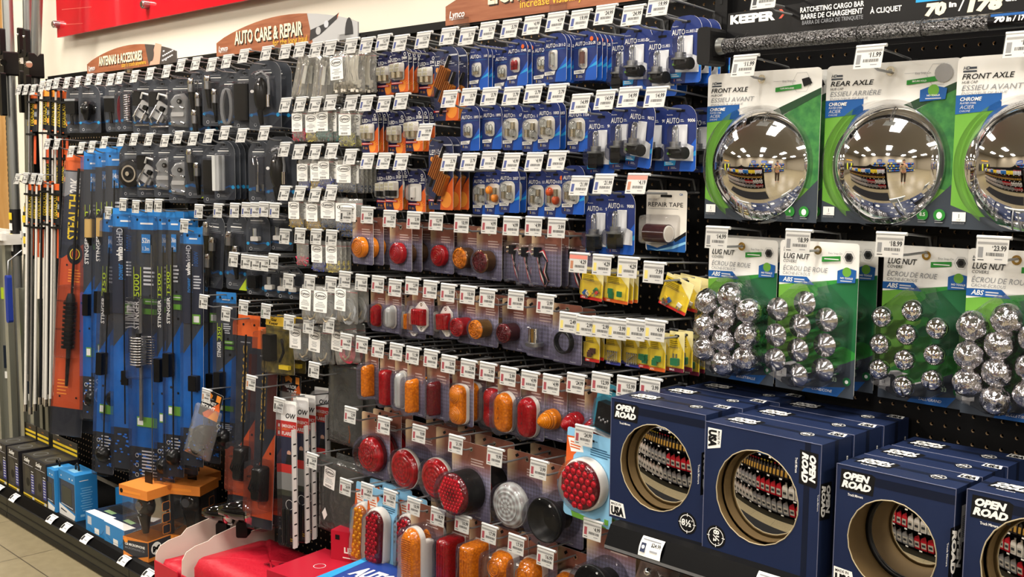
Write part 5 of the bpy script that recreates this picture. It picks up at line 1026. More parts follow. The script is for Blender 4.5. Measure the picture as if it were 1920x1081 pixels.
ROW('lug nut row', .165, 'grey', 0, [(1345,443,'14.99',[('lgb',1393,463,1,.06,-2)]),(1497,451,'18.99',[('lgc',1535,470,1,.075)]),(1670,452,'18.99',[('lgt',1739,480,0,.05)]),(1862,464,'23.99',[('lgb',1908,489,0,.05)])])
KD['cns'] = ('ant', ('conn', .09, .115), 'small_connector_pack', 'antenna accessory', 'slate card with clear connectors')
usedlab = {}
def uniq(l):
    usedlab[l] = usedlab.get(l, 0)+1
    return l if usedlab[l] == 1 else l+' (%s such)' % od(usedlab[l]-1)
def offsolve(x, z, hx, L):
    best = None
    for i in range(60):
        o = .012+(L-.018)*i/59; e = abs(PR((x, -o, z))[0]-hx)
        if best is None or e < best[0]: best = (e, o)
    return best
SPC = {}
for name, L, th, yaw0, hooks in ROWS:
    for i, (tx, ty, price, packs) in enumerate(hooks):
        P = W(tx, ty, L); x = P.x; z = P.z-.018
        if packs:
            q = packs[0]; e, o = offsolve(x, z, q[1], L)
            if abs(W(q[1], q[2], o).z-z) < .03: z = .5*z+.5*(W(q[1], q[2], o).z)
        hk = '%s hook, %s' % (od(i), name)
        hook(x, z, L, price, 'sale' if price in ('4.19',) or (name == 'upper fuse row' and i == 0) else th, uniq('zinc peg hook with $%s tag, %s counted from the poles' % (price, hk.replace(' hook', '', 1))), 'peg hooks with price tags')
        n = 0
        for p in packs:
            key, hx, hy, nb, dy = p[:5]; yaw = p[5] if len(p) > 5 else yaw0; roll = p[6] if len(p) > 6 else 0
            kind, args, nm, cat, desc = KD[key]; r = random.Random(tx*31+ty)
            e, o = offsolve(x, z, hx, L)
            for k in range(nb+1):
                oo = o-k*dy
                if oo < .007: break
                if k == 0: Q = W(hx, hy, o); xx = Q.x if e > 6 else x; zz = Q.z; dx = xx-x
                else: xx = x+dx*.5; zz = Q.z+(z-Q.z)*.3
                pos = 'front' if n == 0 else od(n)
                pack(nm, kind, args, (xx, -oo, zz-.0025), yaw+(r.uniform(-1.5, 1.5) if k else 0), roll*(1 if not k else .4)+(r.uniform(-.8, .8) if k else 0), 0, uniq('%s, %s on %s' % (desc, pos, hk)), cat, 'packs hung along the %s' % name)
                n += 1
# ---------------------------------------------------------------- long antennas, poles, flares
def longlens(k, w, z0, z1, d, m=clam, cx=0): 
    s = MB(); s.dome(rrect(w, z0-z1, .01), [(0, 0), (.002, d-.004), (.006, d)], m, cx, (z0+z1)/2, -.0006); return s
@KIND
def k_board(style, w, h):
    s = style; k = Card(w, h, .02, slate if s != 'stealth' and s != 'mag' else slate2, .006, .006, .0012, M('clear_edge', '#c9ced2', .2)); b = MB(); pn = 'antenna_rod'
    hole_ = [(.2, .02), (.8, .02)]
    if s == 'stealth':
        ob = M('rust_orange_print', '#c4522c', .38)
        k.R(0, 0, 1, .055, orange); k.R(0, .06, 1, .32, M('dark_denim_print', '#2c3140', .4)); k.P([(0, .42), (0, .37), (1, .29), (1, .9), (0, .9)], ob); k.P([(0, 1), (0, .9), (1, .9), (1, 1)], slate2)
        k.P([(0, .15), (.5, .12), (.5, .06), (.0, .06)], grey); k.T('STEALTH', .5, .3, .34*w/h, yelp, .16*h/w, rot=PI/2, bold=.02); k.T('20K', .5, .135, .34*w/h, white, .055*h/w, rot=PI/2, bold=.02)
        for i in range(4): k.P([(.66, .085+.03*i), (.84, .082+.03*i), (.84, .1+.03*i), (.66, .103+.03*i)], orange)
        k.E(.46, .35, w*.26, black, w*.3); k.ring(.46, .35, w*.14, w*.17, yelp); k.E(.46, .35, w*.1, orange, w*.14); k.LN(.28, .405, .74, 5, lorange, .01, .004); k.LN(.12, .8, .5, 5, lorange, .012, .004)
        for v in (.25, .39, .52, .62, .86): k.E(.22, v, .004, black); k.E(.78, v, .004, black)
        b.tube([(0, -.012, -.03), (0, -.012, -.5)], .005, bplast, 8); b.tube([(0, -.018, -h*.47), (0, -.018, -h*.49), (0, -.018, -h*.66)], [.011, .017, .017], rubber, 12)
        for i in range(11): z = -h*.5-i*.0165; b.tube([(0, -.02, z), (0, -.02, z-.009)], .024, bplast, 16)
        b.tube([(0, -.014, -h*.66), (0, -.014, -h*.8)], [.009, .006], bplast, 8)
        return [('backing_card', k, None), ('loaded_coil', b, None), ('clamshell', longlens(k, w*.96, 0, -h*.98, .022), None), ('coil_blister', longlens(k, w*.62, -h*.44, -h*.7, .05), None)]
    if s == 'mag':
        ob = M('rust_orange_print', '#c4522c', .38); k.R(0, 0, 1, .11, orange); k.P([(0, .74), (1, .52), (1, .95), (0, .95)], ob); k.R(.55, .2, 1, .5, M('dark_maroon_print', '#4a2420', .4))
        k.T('POWERMAG', .46, .56, .2*w/h, M('dull_gold_print', '#a8873c', .4), .4*h/w, rot=PI/2, bold=.02); k.LN(.15, .14, .6, 1, grey, .02, .006)
        for u, v in ((.25, .05), (.75, .05), (.2, .75), (.8, .62)): k.E(u, v, .004, black)
        b.tube([(0, -.012, -.04), (0, -.012, -h*.68)], .003, bplast, 6); b.dome(rrect(.05, .11, .01), [(0, 0), (.004, .03), (.01, .036)], bplast, 0, -h*.74, -.001)
        for i in range(6): b.tube([(-.02+.008*i, -.02, -h*.8), (-.02+.008*i, -.042, -h*.76), (-.02+.008*i, -.02, -h*.68)], .003, rubber, 5)
        return [('backing_card', k, None), ('whip_and_magnet', b, None), ('clamshell', longlens(k, w*.98, .01, -h*.97, .03), None), ('base_blister', longlens(k, w*.8, -h*.62, -h*.88, .055), None)]
    bl = M('vivid_blue_print', '#1c6cc4', .35, var=('#154f98', 9, (1, 1, .5)))
    k.R(0, 0, 1, .07, M('header_blue_print', '#2f7fc8', .35)); k.P([(0, .6), (0, .53), (1, .4), (1, .84), (0, .84)], bl); k.R(0, .84, 1, 1, slate2)
    for u, v in ((.2, .035), (.8, .035), (.62, .25), (.6, .3), (.7, .4), (.3, .66), (.7, .68)): k.E(u, v, .0045, black)
    k.LN(.3, .045, .7, 1, white, .02, .006)
    g = random.Random(4)
    for i in range(26): u = g.random()*.92; v = .85+g.random()*.13; k.R(u, v, u+.09, v+.006, M('pixel_blue_print', ['#2a6fd0', '#6aa8e8', '#1c3f80'][i % 3], .4))
    if s == 'whip':
        k.R(.0, .075, 1, .4, M('dark_denim_print', '#2c3140', .4)); k.T('power', .42, .27, .26*w/h, M('header_blue_print', '#2f7fc8', .35), .06*h/w, rot=PI/2, bold=.01); k.T('whip', .42, .2, .26*w/h, white, .055*h/w, rot=PI/2, bold=.04); k.T('kitHD', .42, .14, .26*w/h, pale, .065*h/w, rot=PI/2)
        k.T('1000W', .78, .16, .24*w/h, blue2, .06*h/w, rot=PI/2); k.LN(.55, .2, .95, 5, pale, .012, .006); k.R(.5, .36, .9, .4, lgreen); k.R(.56, .367, .84, .393, white)
        b.tube([(.0, -.012, -.05), (.004, -.012, -h*.8)], .0026, bplast, 6); longz = .03
        b.box((.014, -.014, -h*.62), (.03, .024, .05), bplast, .003)
    else:
        num = {'s5': '5000', 's1': '1000', 's3': '350', 's15': '1500'}[s]
        k.T('STINGER', .28, .42, .19*w/h, white, .1*h/w, rot=PI/2, bold=.02); k.T(num, .28, .305, .19*w/h, lime, .08*h/w, rot=PI/2, bold=.01)
        k.R(.1, .2, .12, .315, lime); k.R(.32, .2, .34, .315, lime)
        k.R(.36, .085, .64, .15, M('header_blue_print', '#2f7fc8', .35)); k.T({'s5': '52in', 's1': '24in', 's3': '14in', 's15': '36in'}[s], .5, .115, .018, white, align='c', bold=.02, maxw=.24); k.T('1.3m', .5, .142, .015, white, align='c', maxw=.2)
        k.LN(.42, .2, .8, 5, pale, .014, .007); k.R(.42, .31, .95, .33, lgreen); k.R(.42, .345, .95, .365, lgreen); k.LN(.48, .318, .9, 1, white, .02, .003)
        k.R(.2, .73, .95, .765, lgreen); k.R(.22, .735, .4, .76, white)
        for i in range(3): k.ring(.2, .87+.035*i, .006, .0075, white)
        k.LN(.36, .85, .9, 8, pale, .012, .005)
        if s == 's5':
            b.tube([(-.012, -.016, -h*.29), (-.012, -.016, -h*.41)], .0075, steel, 10); b.tube([(-.012, -.016, -h*.52), (-.012, -.016, -h*.72)], .0075, steel, 10)
            for i in range(11): z = -h*.425-i*.0092; b.tube([(-.012+.026*math.cos(t*PI/9), -.03+.026*math.sin(t*PI/9), z) for t in range(18)], .0028, M('nickel_coil', '#c9c9c6', .2, .9), 6, True)
            b.tube([(-.012, -.03, -h*.41), (-.012, -.03, -h*.53)], .009, bplast, 10); b.tube([(.03, -.012, -.1), (.032, -.012, -h*.95)], .002, steel, 5)
        else:
            if s == 's1': b.tube([(.01, -.03, -.2), (.01, -.03, -.225), (.01, -.03, -.232)], [.003, .02, .022], bplast, 16); b.tube([(.01, -.03, -.232), (.01, -.03, -.3)], .021, M('gold_coil_wrap', '#b89a62', .35, .3), 16); b.tube([(.01, -.03, -.3), (.01, -.028, -.33)], [.018, .006], bplast, 12)
            b.tube([(.0, -.012, -.1), (.004, -.012, -h*.9)], .0028, bplast, 6); b.dome(circ(.03, 18), [(0, 0), (.004, .02), (.02, .03)], bplast, 0, -h*.9, -.002); b.box((-.01, -.02, -h*.55), (.026, .03, .08), bplast, .003)
    return [('backing_card', k, None), (pn, b, None), ('clamshell', longlens(k, w*.97, 0, -h*.985, .024), None)]+([('coil_blister', longlens(k, .07, -h*.28, -h*.57, .06, clam, -.012), None)] if s == 's5' else [])
@KIND
def k_fib(rodc, rl, cardc):
    k = Card(.045, .16, .012, M('ink_print', '#1a1c20', .4), .006, .004); k.R(0, 0, 1, .16, lorange if cardc == 'y' else orange); k.T('FIBERGLASS', .6, .85, .22, yelp, .55*.16/.045, rot=PI/2)
    for i in range(3): k.R(.65, .3+.2*i, .95, .42+.2*i, grey if i % 2 else lorange)
    k.R(0, .97, .4, 1.0, orange); b = MB(); m = {'w': M('white_fiberglass', '#d8d6cf', .3), 'b': M('black_fiberglass', '#16171a', .3), 's': steel}[rodc]
    b.tube([(-.012, -.008, .01), (-.012, -.008, -rl)], [.0042, .0062], m, 8); b.tube([(-.012, -.008, -rl), (-.012, -.008, -rl-.03)], .0075, chrome, 8); b.sphere((-.012, -.008, .012), .006, bplast, 8)
    c = MB()
    c.box((0, -.006, -.03), (.05, .014, .008), bplast); c2 = MB(); c2.box((0, -.006, -.16), (.05, .014, .008), bplast); c3 = MB(); c3.box((.014, -.002, -.22), (.012, .002, .12), M('rust_orange_print', '#c4522c', .38))
    return [('header_card', k, None), ('antenna_rod', b, None), ('clip', c, None), ('clip', c2, None), ('orange_stem', c3, None)]
LNG = {'stealth': 'orange and black antenna pack', 's1': 'tall slate antenna pack', 's3': 'slate antenna pack, black box inside', 's5': 'wide slate antenna pack with silver coil', 's15': 'narrow slate and blue antenna pack', 'whip': 'blue-lettered antenna pack', 'mag': 'long orange and black magnetic antenna pack'}
def board(style, w, h, tag, price, hx, hy, n, dy, yaw, pitch, lab, L=.24, th='dark', roll=0, hooked=1):
    P = W(tag[0], tag[1], L); x, z = P.x, P.z-.018
    if hooked: hook(x, z, L, price, th, uniq('zinc peg hook with $%s tag holding the %s' % (price, lab)), 'peg hooks with price tags')
    e, o = offsolve(x, z, hx, L)
    for k in range(n):
        oo = o-k*dy
        if oo < .012: break
        Q = W(hx, hy, o); xx = Q.x if e > 6 else x
        pack('antenna_pack', 'board', (style, w, h), (xx+.004*k, -oo, Q.z-.002), yaw, roll, pitch, '%s, %s on its hook%s' % (LNG[style], 'front' if not k else od(k), lab[len(LNG[style]):] if 0 else ', '+lab), 'antenna pack', 'long antenna packs')
board('stealth', .13, 1.06, (136,285), '129.99', 152, 300, 2, .07, 30, -4, 'orange antennas', roll=3)
board('s1', .1, 1.0, (155,278), '79.99', 178, 291, 1, .05, 24, -3, 'tallest blue-headed antennas')
board('s1', .1, .98, (175,276), '79.99', 199, 287, 2, .04, 24, -3, 'antennas behind the tallest')
board('s3', .1, .98, (198,268), '59.99', 219, 284, 2, .04, 24, -3, 'antennas behind the black reel')
board('s3', .085, .94, (204,400), '69.99', 212, 410, 1, .05, 22, -3, 'antennas under the black reel', roll=2)
board('whip', .115, .92, (232,384), '99.99', 236, 400, 1, .05, 22, -2, 'antennas beside the silver coil')
board('s5', .138, .985, (256,388), '89.99', 275, 403, 2, .05, 22, -2, 'left of the narrow packs')
board('s15', .075, .95, (281,386), '79.99', 310, 404, 1, .05, 22, -2, 'antennas right of the coil', )
board('s15', .075, .9, (298,386), '69.99', 327, 406, 2, .05, 22, -2, 'second antennas past the coil')
board('whip', .08, .78, (347,424), '109.99', 363, 436, 2, .06, 22, -2, 'antennas below the coax packs')
board('s3', .08, .5, (383,566), '59.99', 424, 558, 1, .05, 20, -2, 'antennas in the dark gap')
board('mag', .09, .6, (425,589), '44.99', 466, 601, 1, .05, 16, -4, 'under the yellow pack')
board('mag', .085, .62, (458,577), '44.99', 503, 625, 2, .05, 14, -4, 'behind the yellow pack')
# fibreglass whips by the poles
FB = [(62,178,'s',1.15,'o',65,169), (86,174,'w',1.2,'y',81,163), (102,175,'b',1.2,'y',94,160), (112,176,'w',1.15,'o',108,157), (122,178,'b',1.1,'o',128,156), (92,283,'w',1.0,'o',0,0), (106,284,'w',.98,'o',0,0), (118,283,'b',1.0,'o',0,0)]
for i, (x, y, rc, rl, cc, _, _) in enumerate(FB):
    Q = W(x, y, .17)
    pack('whip_antenna', 'fib', (rc, rl-.0, cc), Q, 24, 1.2, -2, '%s fibreglass whip antenna, %s from the poles, %s row' % ({'w': 'white', 'b': 'black', 's': 'silver'}[rc], od(i if i < 5 else i-5), 'top' if i < 5 else 'second'), 'whip antenna', 'whip antennas near the poles')
for i, (x, y, rc, rl) in enumerate([(58,350,'w',.9), (68,352,'s',.9), (76,352,'w',.88), (86,345,'b',.86), (97,345,'w',.86), (106,350,'w',.84)]):
    Q = W(x, y, .2)
    pack('whip_antenna', 'fib', (rc, rl, 'o'), Q, 24, 1.5, -2, '%s whip antenna on the lowest pole-end hooks, %s from the poles' % ({'w': 'white', 'b': 'black', 's': 'silver'}[rc], od(i)), 'whip antenna', 'whip antennas near the poles')
for i, (x, y) in enumerate([(35,336), (50,334), (65,336), (78,337)]):
    Q = W(x, y, .24); hook(Q.x, Q.z-.018, .24, '29.99', 'dark', 'zinc peg hook at the pole end, lowest row, %s from the poles' % od(i), 'peg hooks with price tags')
# ---- flare packs
@KIND
def k_flare():
    w, h = .062, .43; k = Card(w, h, .02, M('flare_ink_print', '#1c1d24', .4), .004, .004, .0012); k.R(0, 0, 1, .14, white); k.T('OW', .3, .12, .035, black, bold=.03, shear=.2); k.R(0, .14, 1, .25, redp); k.T('EMERGENCY', .06, .185, .022, white, .88, bold=.01); k.T('DIRECT', .06, .205, .015, lorange, .5); k.T('FLARES', .06, .238, .025, white, .7, bold=.02)
    k.R(0, .25, 1, .44, M('night_print', '#252a44', .4)); k.E(.5, .36, .008, M('skin_print', '#d0a088', .5)); k.P([(.25, .44), (.38, .37), (.62, .37), (.75, .44)], black); k.R(0, .44, .8, .5, redp); k.R(0, .5, .9, .62, M('road_grey_print', '#8c8e8c', .4)); k.R(0, .62, .9, .66, M('hedge_print', '#3c4034', .4))
    k.ring(.5, .72, .014, .0155, white); k.T('FLARE', .3, .9, .25*w/h, grey, .12*h/w, rot=PI/2); k.R(.1, .86, .5, .91, redp); k.LN(.1, .94, .7, 3, yelp, .014, .006)
    b = MB(); b.box((w*.44, -.008, -h*.55), (.006, .014, h*.82), M('barcode_white', '#d8d6d2', .4))
    for i in range(9): b.box((w*.44+.0032, -.008, -h*.24-i*.034), (.0004, .011, .004), black)
    for i in (-.012, .004): b.tube([(i-.004, -.009, -h*.7), (i-.004, -.009, -h*.94)], .006, bplast, 8)
    return [('header_card', k, None), ('flare_sticks', b, None), ('clamshell', longlens(k, w*.98, .012, -h*.96, .026), None)]
P = W(524, 760, .22); hook(P.x, P.z-.018, .22, '14.99', 'dark', 'zinc peg hook with $14.99 tag holding the flare packs', 'peg hooks with price tags')
for i, (x, y, o) in enumerate([(541,764,.205), (564,757,.16), (577,752,.13), (604,738,.05)]):
    pack('flare_pack', 'flare', (), W(x, y, o), 12, -1, -1, 'tall narrow EMERGENCY FLARES pack, %s from the front' % od(i), 'flare pack', 'flare packs by the big bags')
@KIND
def k_gear():
    w, h = .12, .17; k = Card(w, h, .012, M('camo_print', '#3c3a24', .45, var=('#76682e', 40, (1, 1, 1))), .005, .005); k.R(0, 0, 1, .16, M('mustard_print', '#d6b03a', .4)); k.T('Gear', .2, .08, .05, black, bold=.03); k.T('Keeper', .12, .145, .055, black, bold=.03); k.R(.66, .03, .97, .13, M('sign_photo_dark', '#4a4440', .4))
    b = MB(); b.box((-.03, -.014, -.08), (.035, .026, .08), bplast, .003); b.tube([(.02, -.012, -.05), (.03, -.014, -.09), (.012, -.014, -.12)], .004, bplast, 7); b.box((.03, -.01, -.135), (.04, .012, .012), yelp)
    return [('backing_card', k, None), ('retractor', b, None), ('blister', longlens(k, w*.94, -.022, -h*.93, .03), None)]
P = W(500, 584, .2); hook(P.x, P.z-.018, .2, '24.99', 'green', 'zinc peg hook holding the yellow-topped retractor packs', 'peg hooks with price tags')
for i, o in enumerate((.17, .13)): Q = W(514, 600, .17); pack('retractor_pack', 'gear', (), (Q.x+.03, -o, Q.z), 10, 0, 0, 'yellow-topped retractor pack, %s of two' % od(i), 'retractor pack', 'yellow-topped retractor packs')
@KIND
def k_flame(t):
    w, h = .075, .09; k = Card(w, h, .01, M('ink_print', '#1a1c20', .4), .004, .004); k.P([(.2, .9), (.9, .3), (1, .6), (1, 1), (.3, 1)], orange); k.P([(.5, 1), (.8, .6), (1, .8), (1, 1)], lorange)
    k.P([(.06, .12), (.3, .05), (.5, .14), (.46, .3), (.3, .22), (.12, .3)], lorange); k.T(t[0], .06, .48, .12, white, .7, bold=.03); k.T(t[1], .06, .66, .12, white, .7, bold=.03); k.P([(.7, .06), (.92, .06), (.92, .3), (.7, .3)], lorange)
    f = MB(); f.dome([(x, z-.13) for x, z in rrect(.1, .17, .006)], [(0, 0), (.003, .012), (.03, .03)], film, 0, -.0, -.0005); b = MB(); b.dome(circ(.034, 22), [(0, 0), (.002, .016), (.014, .024)], bplast, 0, -.14, -.001)
    for i in range(4): b.tube([(-.03+.06*t_/8, -.01-.004*i, -.17-.03*math.sin(PI*t_/8)) for t_ in range(9)], .003, rubber, 5)
    return [('header_card', k, None), ('clear_bag', f, None), ('magnet_base', b, None)]
for (tx, ty, hx, hy, t, yaw, roll, lab) in [(388,742,400,740,('MAGNET', 'MOUNT'),24,18,'clear bag with flame-printed MAGNET MOUNT card'), (472,718,548,708,('MIRROR', 'MOUNT'),10,2,'flame-printed card bag behind the flare hook')]:
    P = W(tx, ty, .25); hook(P.x, P.z-.018, .25, '19.99', 'amber', 'zinc peg hook holding the '+lab, 'peg hooks with price tags')
    e, o = offsolve(P.x, P.z-.018, hx, .25); pack('magnet_mount_pack', 'flame', (t,), W(hx, hy, o), yaw, roll, 0, lab, 'magnet mount', 'flame-printed mount bags')
P = W(590, 694, .2); hook(P.x, P.z-.018, .2, '13.99', 'dark', 'zinc peg hook holding the tall clear gasket bags', 'peg hooks with price tags')
for k, o in enumerate((.11, .08)): Q = W(648, 688, .11); pack('gasket_bag', 'bigbag', (.15, .25, 0), (Q.x+.02*k, -o, Q.z), 4, 1, 0, 'tall clear bag of dark gasket, %s of two' % ('front' if not k else 'rear'), 'gasket bag', 'large gasket bags')
P = W(586, 864, .2); hook(P.x, P.z-.018, .2, '24.99', 'dark', 'zinc peg hook holding the wide grey gasket bags', 'peg hooks with price tags')
for k, o in enumerate((.12, .08)): Q = W(640, 874, .12); pack('gasket_bag', 'bigbag', (.2, .23, 1-k), (Q.x+.03*k, -o, Q.z), 4, 2, 0, 'wide grey bag %s' % ('with paper label and diamond sticker' if not k else 'behind the one with the diamond sticker'), 'gasket bag', 'large gasket bags')
# ---- chrome cones of the tall clamshells
for i, (x, y, o, s) in enumerate([(412,960,.17,.85), (450,955,.2,1.0), (500,930,.12,.8)]):
    Q = W(x, y, o); r = empty('antenna_cone', Q, (0, 0, math.radians(42)), label='glossy black cone base lying %s' % ('under the magnet mount bag', 'in front, behind the white trays', 'beside the flare packs')[i], cat='antenna base', group='black antenna bases')
    q = MB(); q.X = Matrix.Rotation(PI/2, 4, 'Y') @ Matrix.Scale(s, 4)
    q.lathe([(.002, -.07), (.016, -.066), (.03, -.02), (.042, .022), (.046, .026), (.046, .04)], M('gloss_black', '#0c0c0e', .08, coat=.8), 24); link('cone', q.mesh('cone'), r)
    q = MB(); q.X = Matrix.Rotation(PI/2, 4, 'Y') @ Matrix.Scale(s, 4); q.lathe([(.047, .03), (.048, .034), (.047, .055), (.03, .06)], chrome, 24); link('collar', q.mesh('collar'), r)
    q = MB(); q.box((.01, 0, -.06*s), (.036, .04, .05*s), bplast, .006); link('stand', q.mesh('stand'), r)
# ---- poles
def cargo(x0, y0, x1, y1, off, lab, g, ratchet=(.2, 1), jag=0):
    T = W(x0, y0, off); B = W(x1, y1, off); d = (B-T).normalized(); bot = B+d*((.105-B.z)/d.z) if 1 else B; top = T-d*.35
    r = empty('cargo_bar', bot, label=lab, cat='cargo bar', group='steel cargo bars'); q = MB(); q.tube([(0, 0, 0), tuple(top-bot)], .021, M('galvanised_tube', '#9c9f9e', .3, .85), 16); link('tube', q.mesh('tube'), r)
    c = T+d*.265-bot
    q = MB(); q.X = Matrix.Translation(c)
    q.box((0, -.005, 0), (.056, .062, .1), bplast, .006); q.box((.0, -.03, .09), (.026, .02, .11), bplast, .006); q.box((.02, -.04, -.13), (.026, .022, .18), bplast, .006); link('ratchet', q.mesh('ratchet'), r)
    q = MB(); q.X = Matrix.Translation(c); q.tube([(.04, -.045, .0), (.055, -.045, 0)], .014, chrome, 10); q.sphere((0, -.041, .115), .006, chrome, 8); link('bolt', q.mesh('bolt'), r)
    q = MB(); q.X = Matrix.Translation(c); q.box((-.03, .0, -.42), (.018, .024, .62), bplast)
    for i in range(26): q.box((-.043, .0, -.14-i*.022), (.01, .02, .012), bplast)
    link('rack_bar', q.mesh('rack_bar'), r)
    q = MB(); q.X = Matrix.Translation(T+d*.98-bot); q.tube([(0, 0, .1), (0, 0, -.1)], .0225, M('sticker_black', '#1c1c1c', .4), 16)
    for i in range(4): q.box((.004, -.0225, .07-.045*i), (.03, .002, .03), white if i % 2 else yelp)
    link('sticker', q.mesh('sticker'), r)
cargo(14, 0, 26, 330, .16, 'steel cargo bar with black ratchet beside the oak trim', 0, (.36, 1))
cargo(52, 0, 56, 300, .05, 'steel cargo bar standing behind the other two', 1, (.4, 1))
cargo(70, 0, 60, 300, .14, 'steel cargo bar with black ratchet closest to the red sign', 2, (.36, 1))
# aluminium channels standing below
al = M('aluminium_profile', '#a3a498', .4, .6)
for i, (x, w, o, zt) in enumerate([(6,.085,.2,455), (34,.05,.1,505), (52,.075,.17,540), (84,.05,.08,560)]):
    Q = W(x, zt, o); h = Q.z-.105
    r = empty('aluminium_track', (Q.x, -o, .105), (0, 0, math.radians(20)), label='pale aluminium track standing on the deck, %s counted from the oak trim' % od(i), cat='track', group='aluminium tracks at the pole end')
    q = MB(); q.box((0, 0, h/2), (w, .004, h), al)
    for s in (-1, 1): q.box((s*w/2, -.014, h/2), (.004, .03, h), al); q.box((s*(w/2-.008), -.028, h/2), (.018, .003, h), al)
    link('profile', q.mesh('profile'), r)
    q = MB(); q.box((0, -.0035, h*.78), (w*.5, .003, .05), yelp if i % 2 else lime); q.box((0, -.0036, h*.5), (w*.5, .003, .1), M('sticker_navy', '#1c2430', .4)); q.box((0, -.0054, h*.42), (w*.4, .001, .03), white); link('sticker', q.mesh('sticker'), r)
Q = W(17, 560, .25); r = empty('hanging_strap', Q, label='blue grip hanging in front of the aluminium tracks', cat='grip'); q = MB(); q.box((0, 0, 0), (.028, .02, .2), M('royal_blue_grip', '#1f358c', .5), .01); link('grip', q.mesh('grip'), r); q = MB(); q.tube([(0, 0, .09), (.01, 0, .16), (.0, .06, .2)], .004, steel, 6); link('hanger', q.mesh('hanger'), r)
r = empty('pole_rack', W(20, 445, .14), label='white steel rack arm holding the cargo bars', cat='rack'); q = MB(); wp = M('white_powder_coat', '#e4e2dc', .35)
q.box((0, .0, .02), (.3, .02, .03), wp)
for i in range(4): q.box((-.12+.085*i, -.07, 0), (.02, .13, .045), wp)
q.box((.15, -.1, .015), (.1, .02, .03), wp); link('arm', q.mesh('arm'), r)
q = MB(); q.box((0, -.13, .11), (.2, .03, .022), bplast, .006)
for i in range(14): q.box((-.09+i*.014, -.13, .126), (.006, .03, .012), bplast)
link('toothed_bar', q.mesh('toothed_bar'), r)
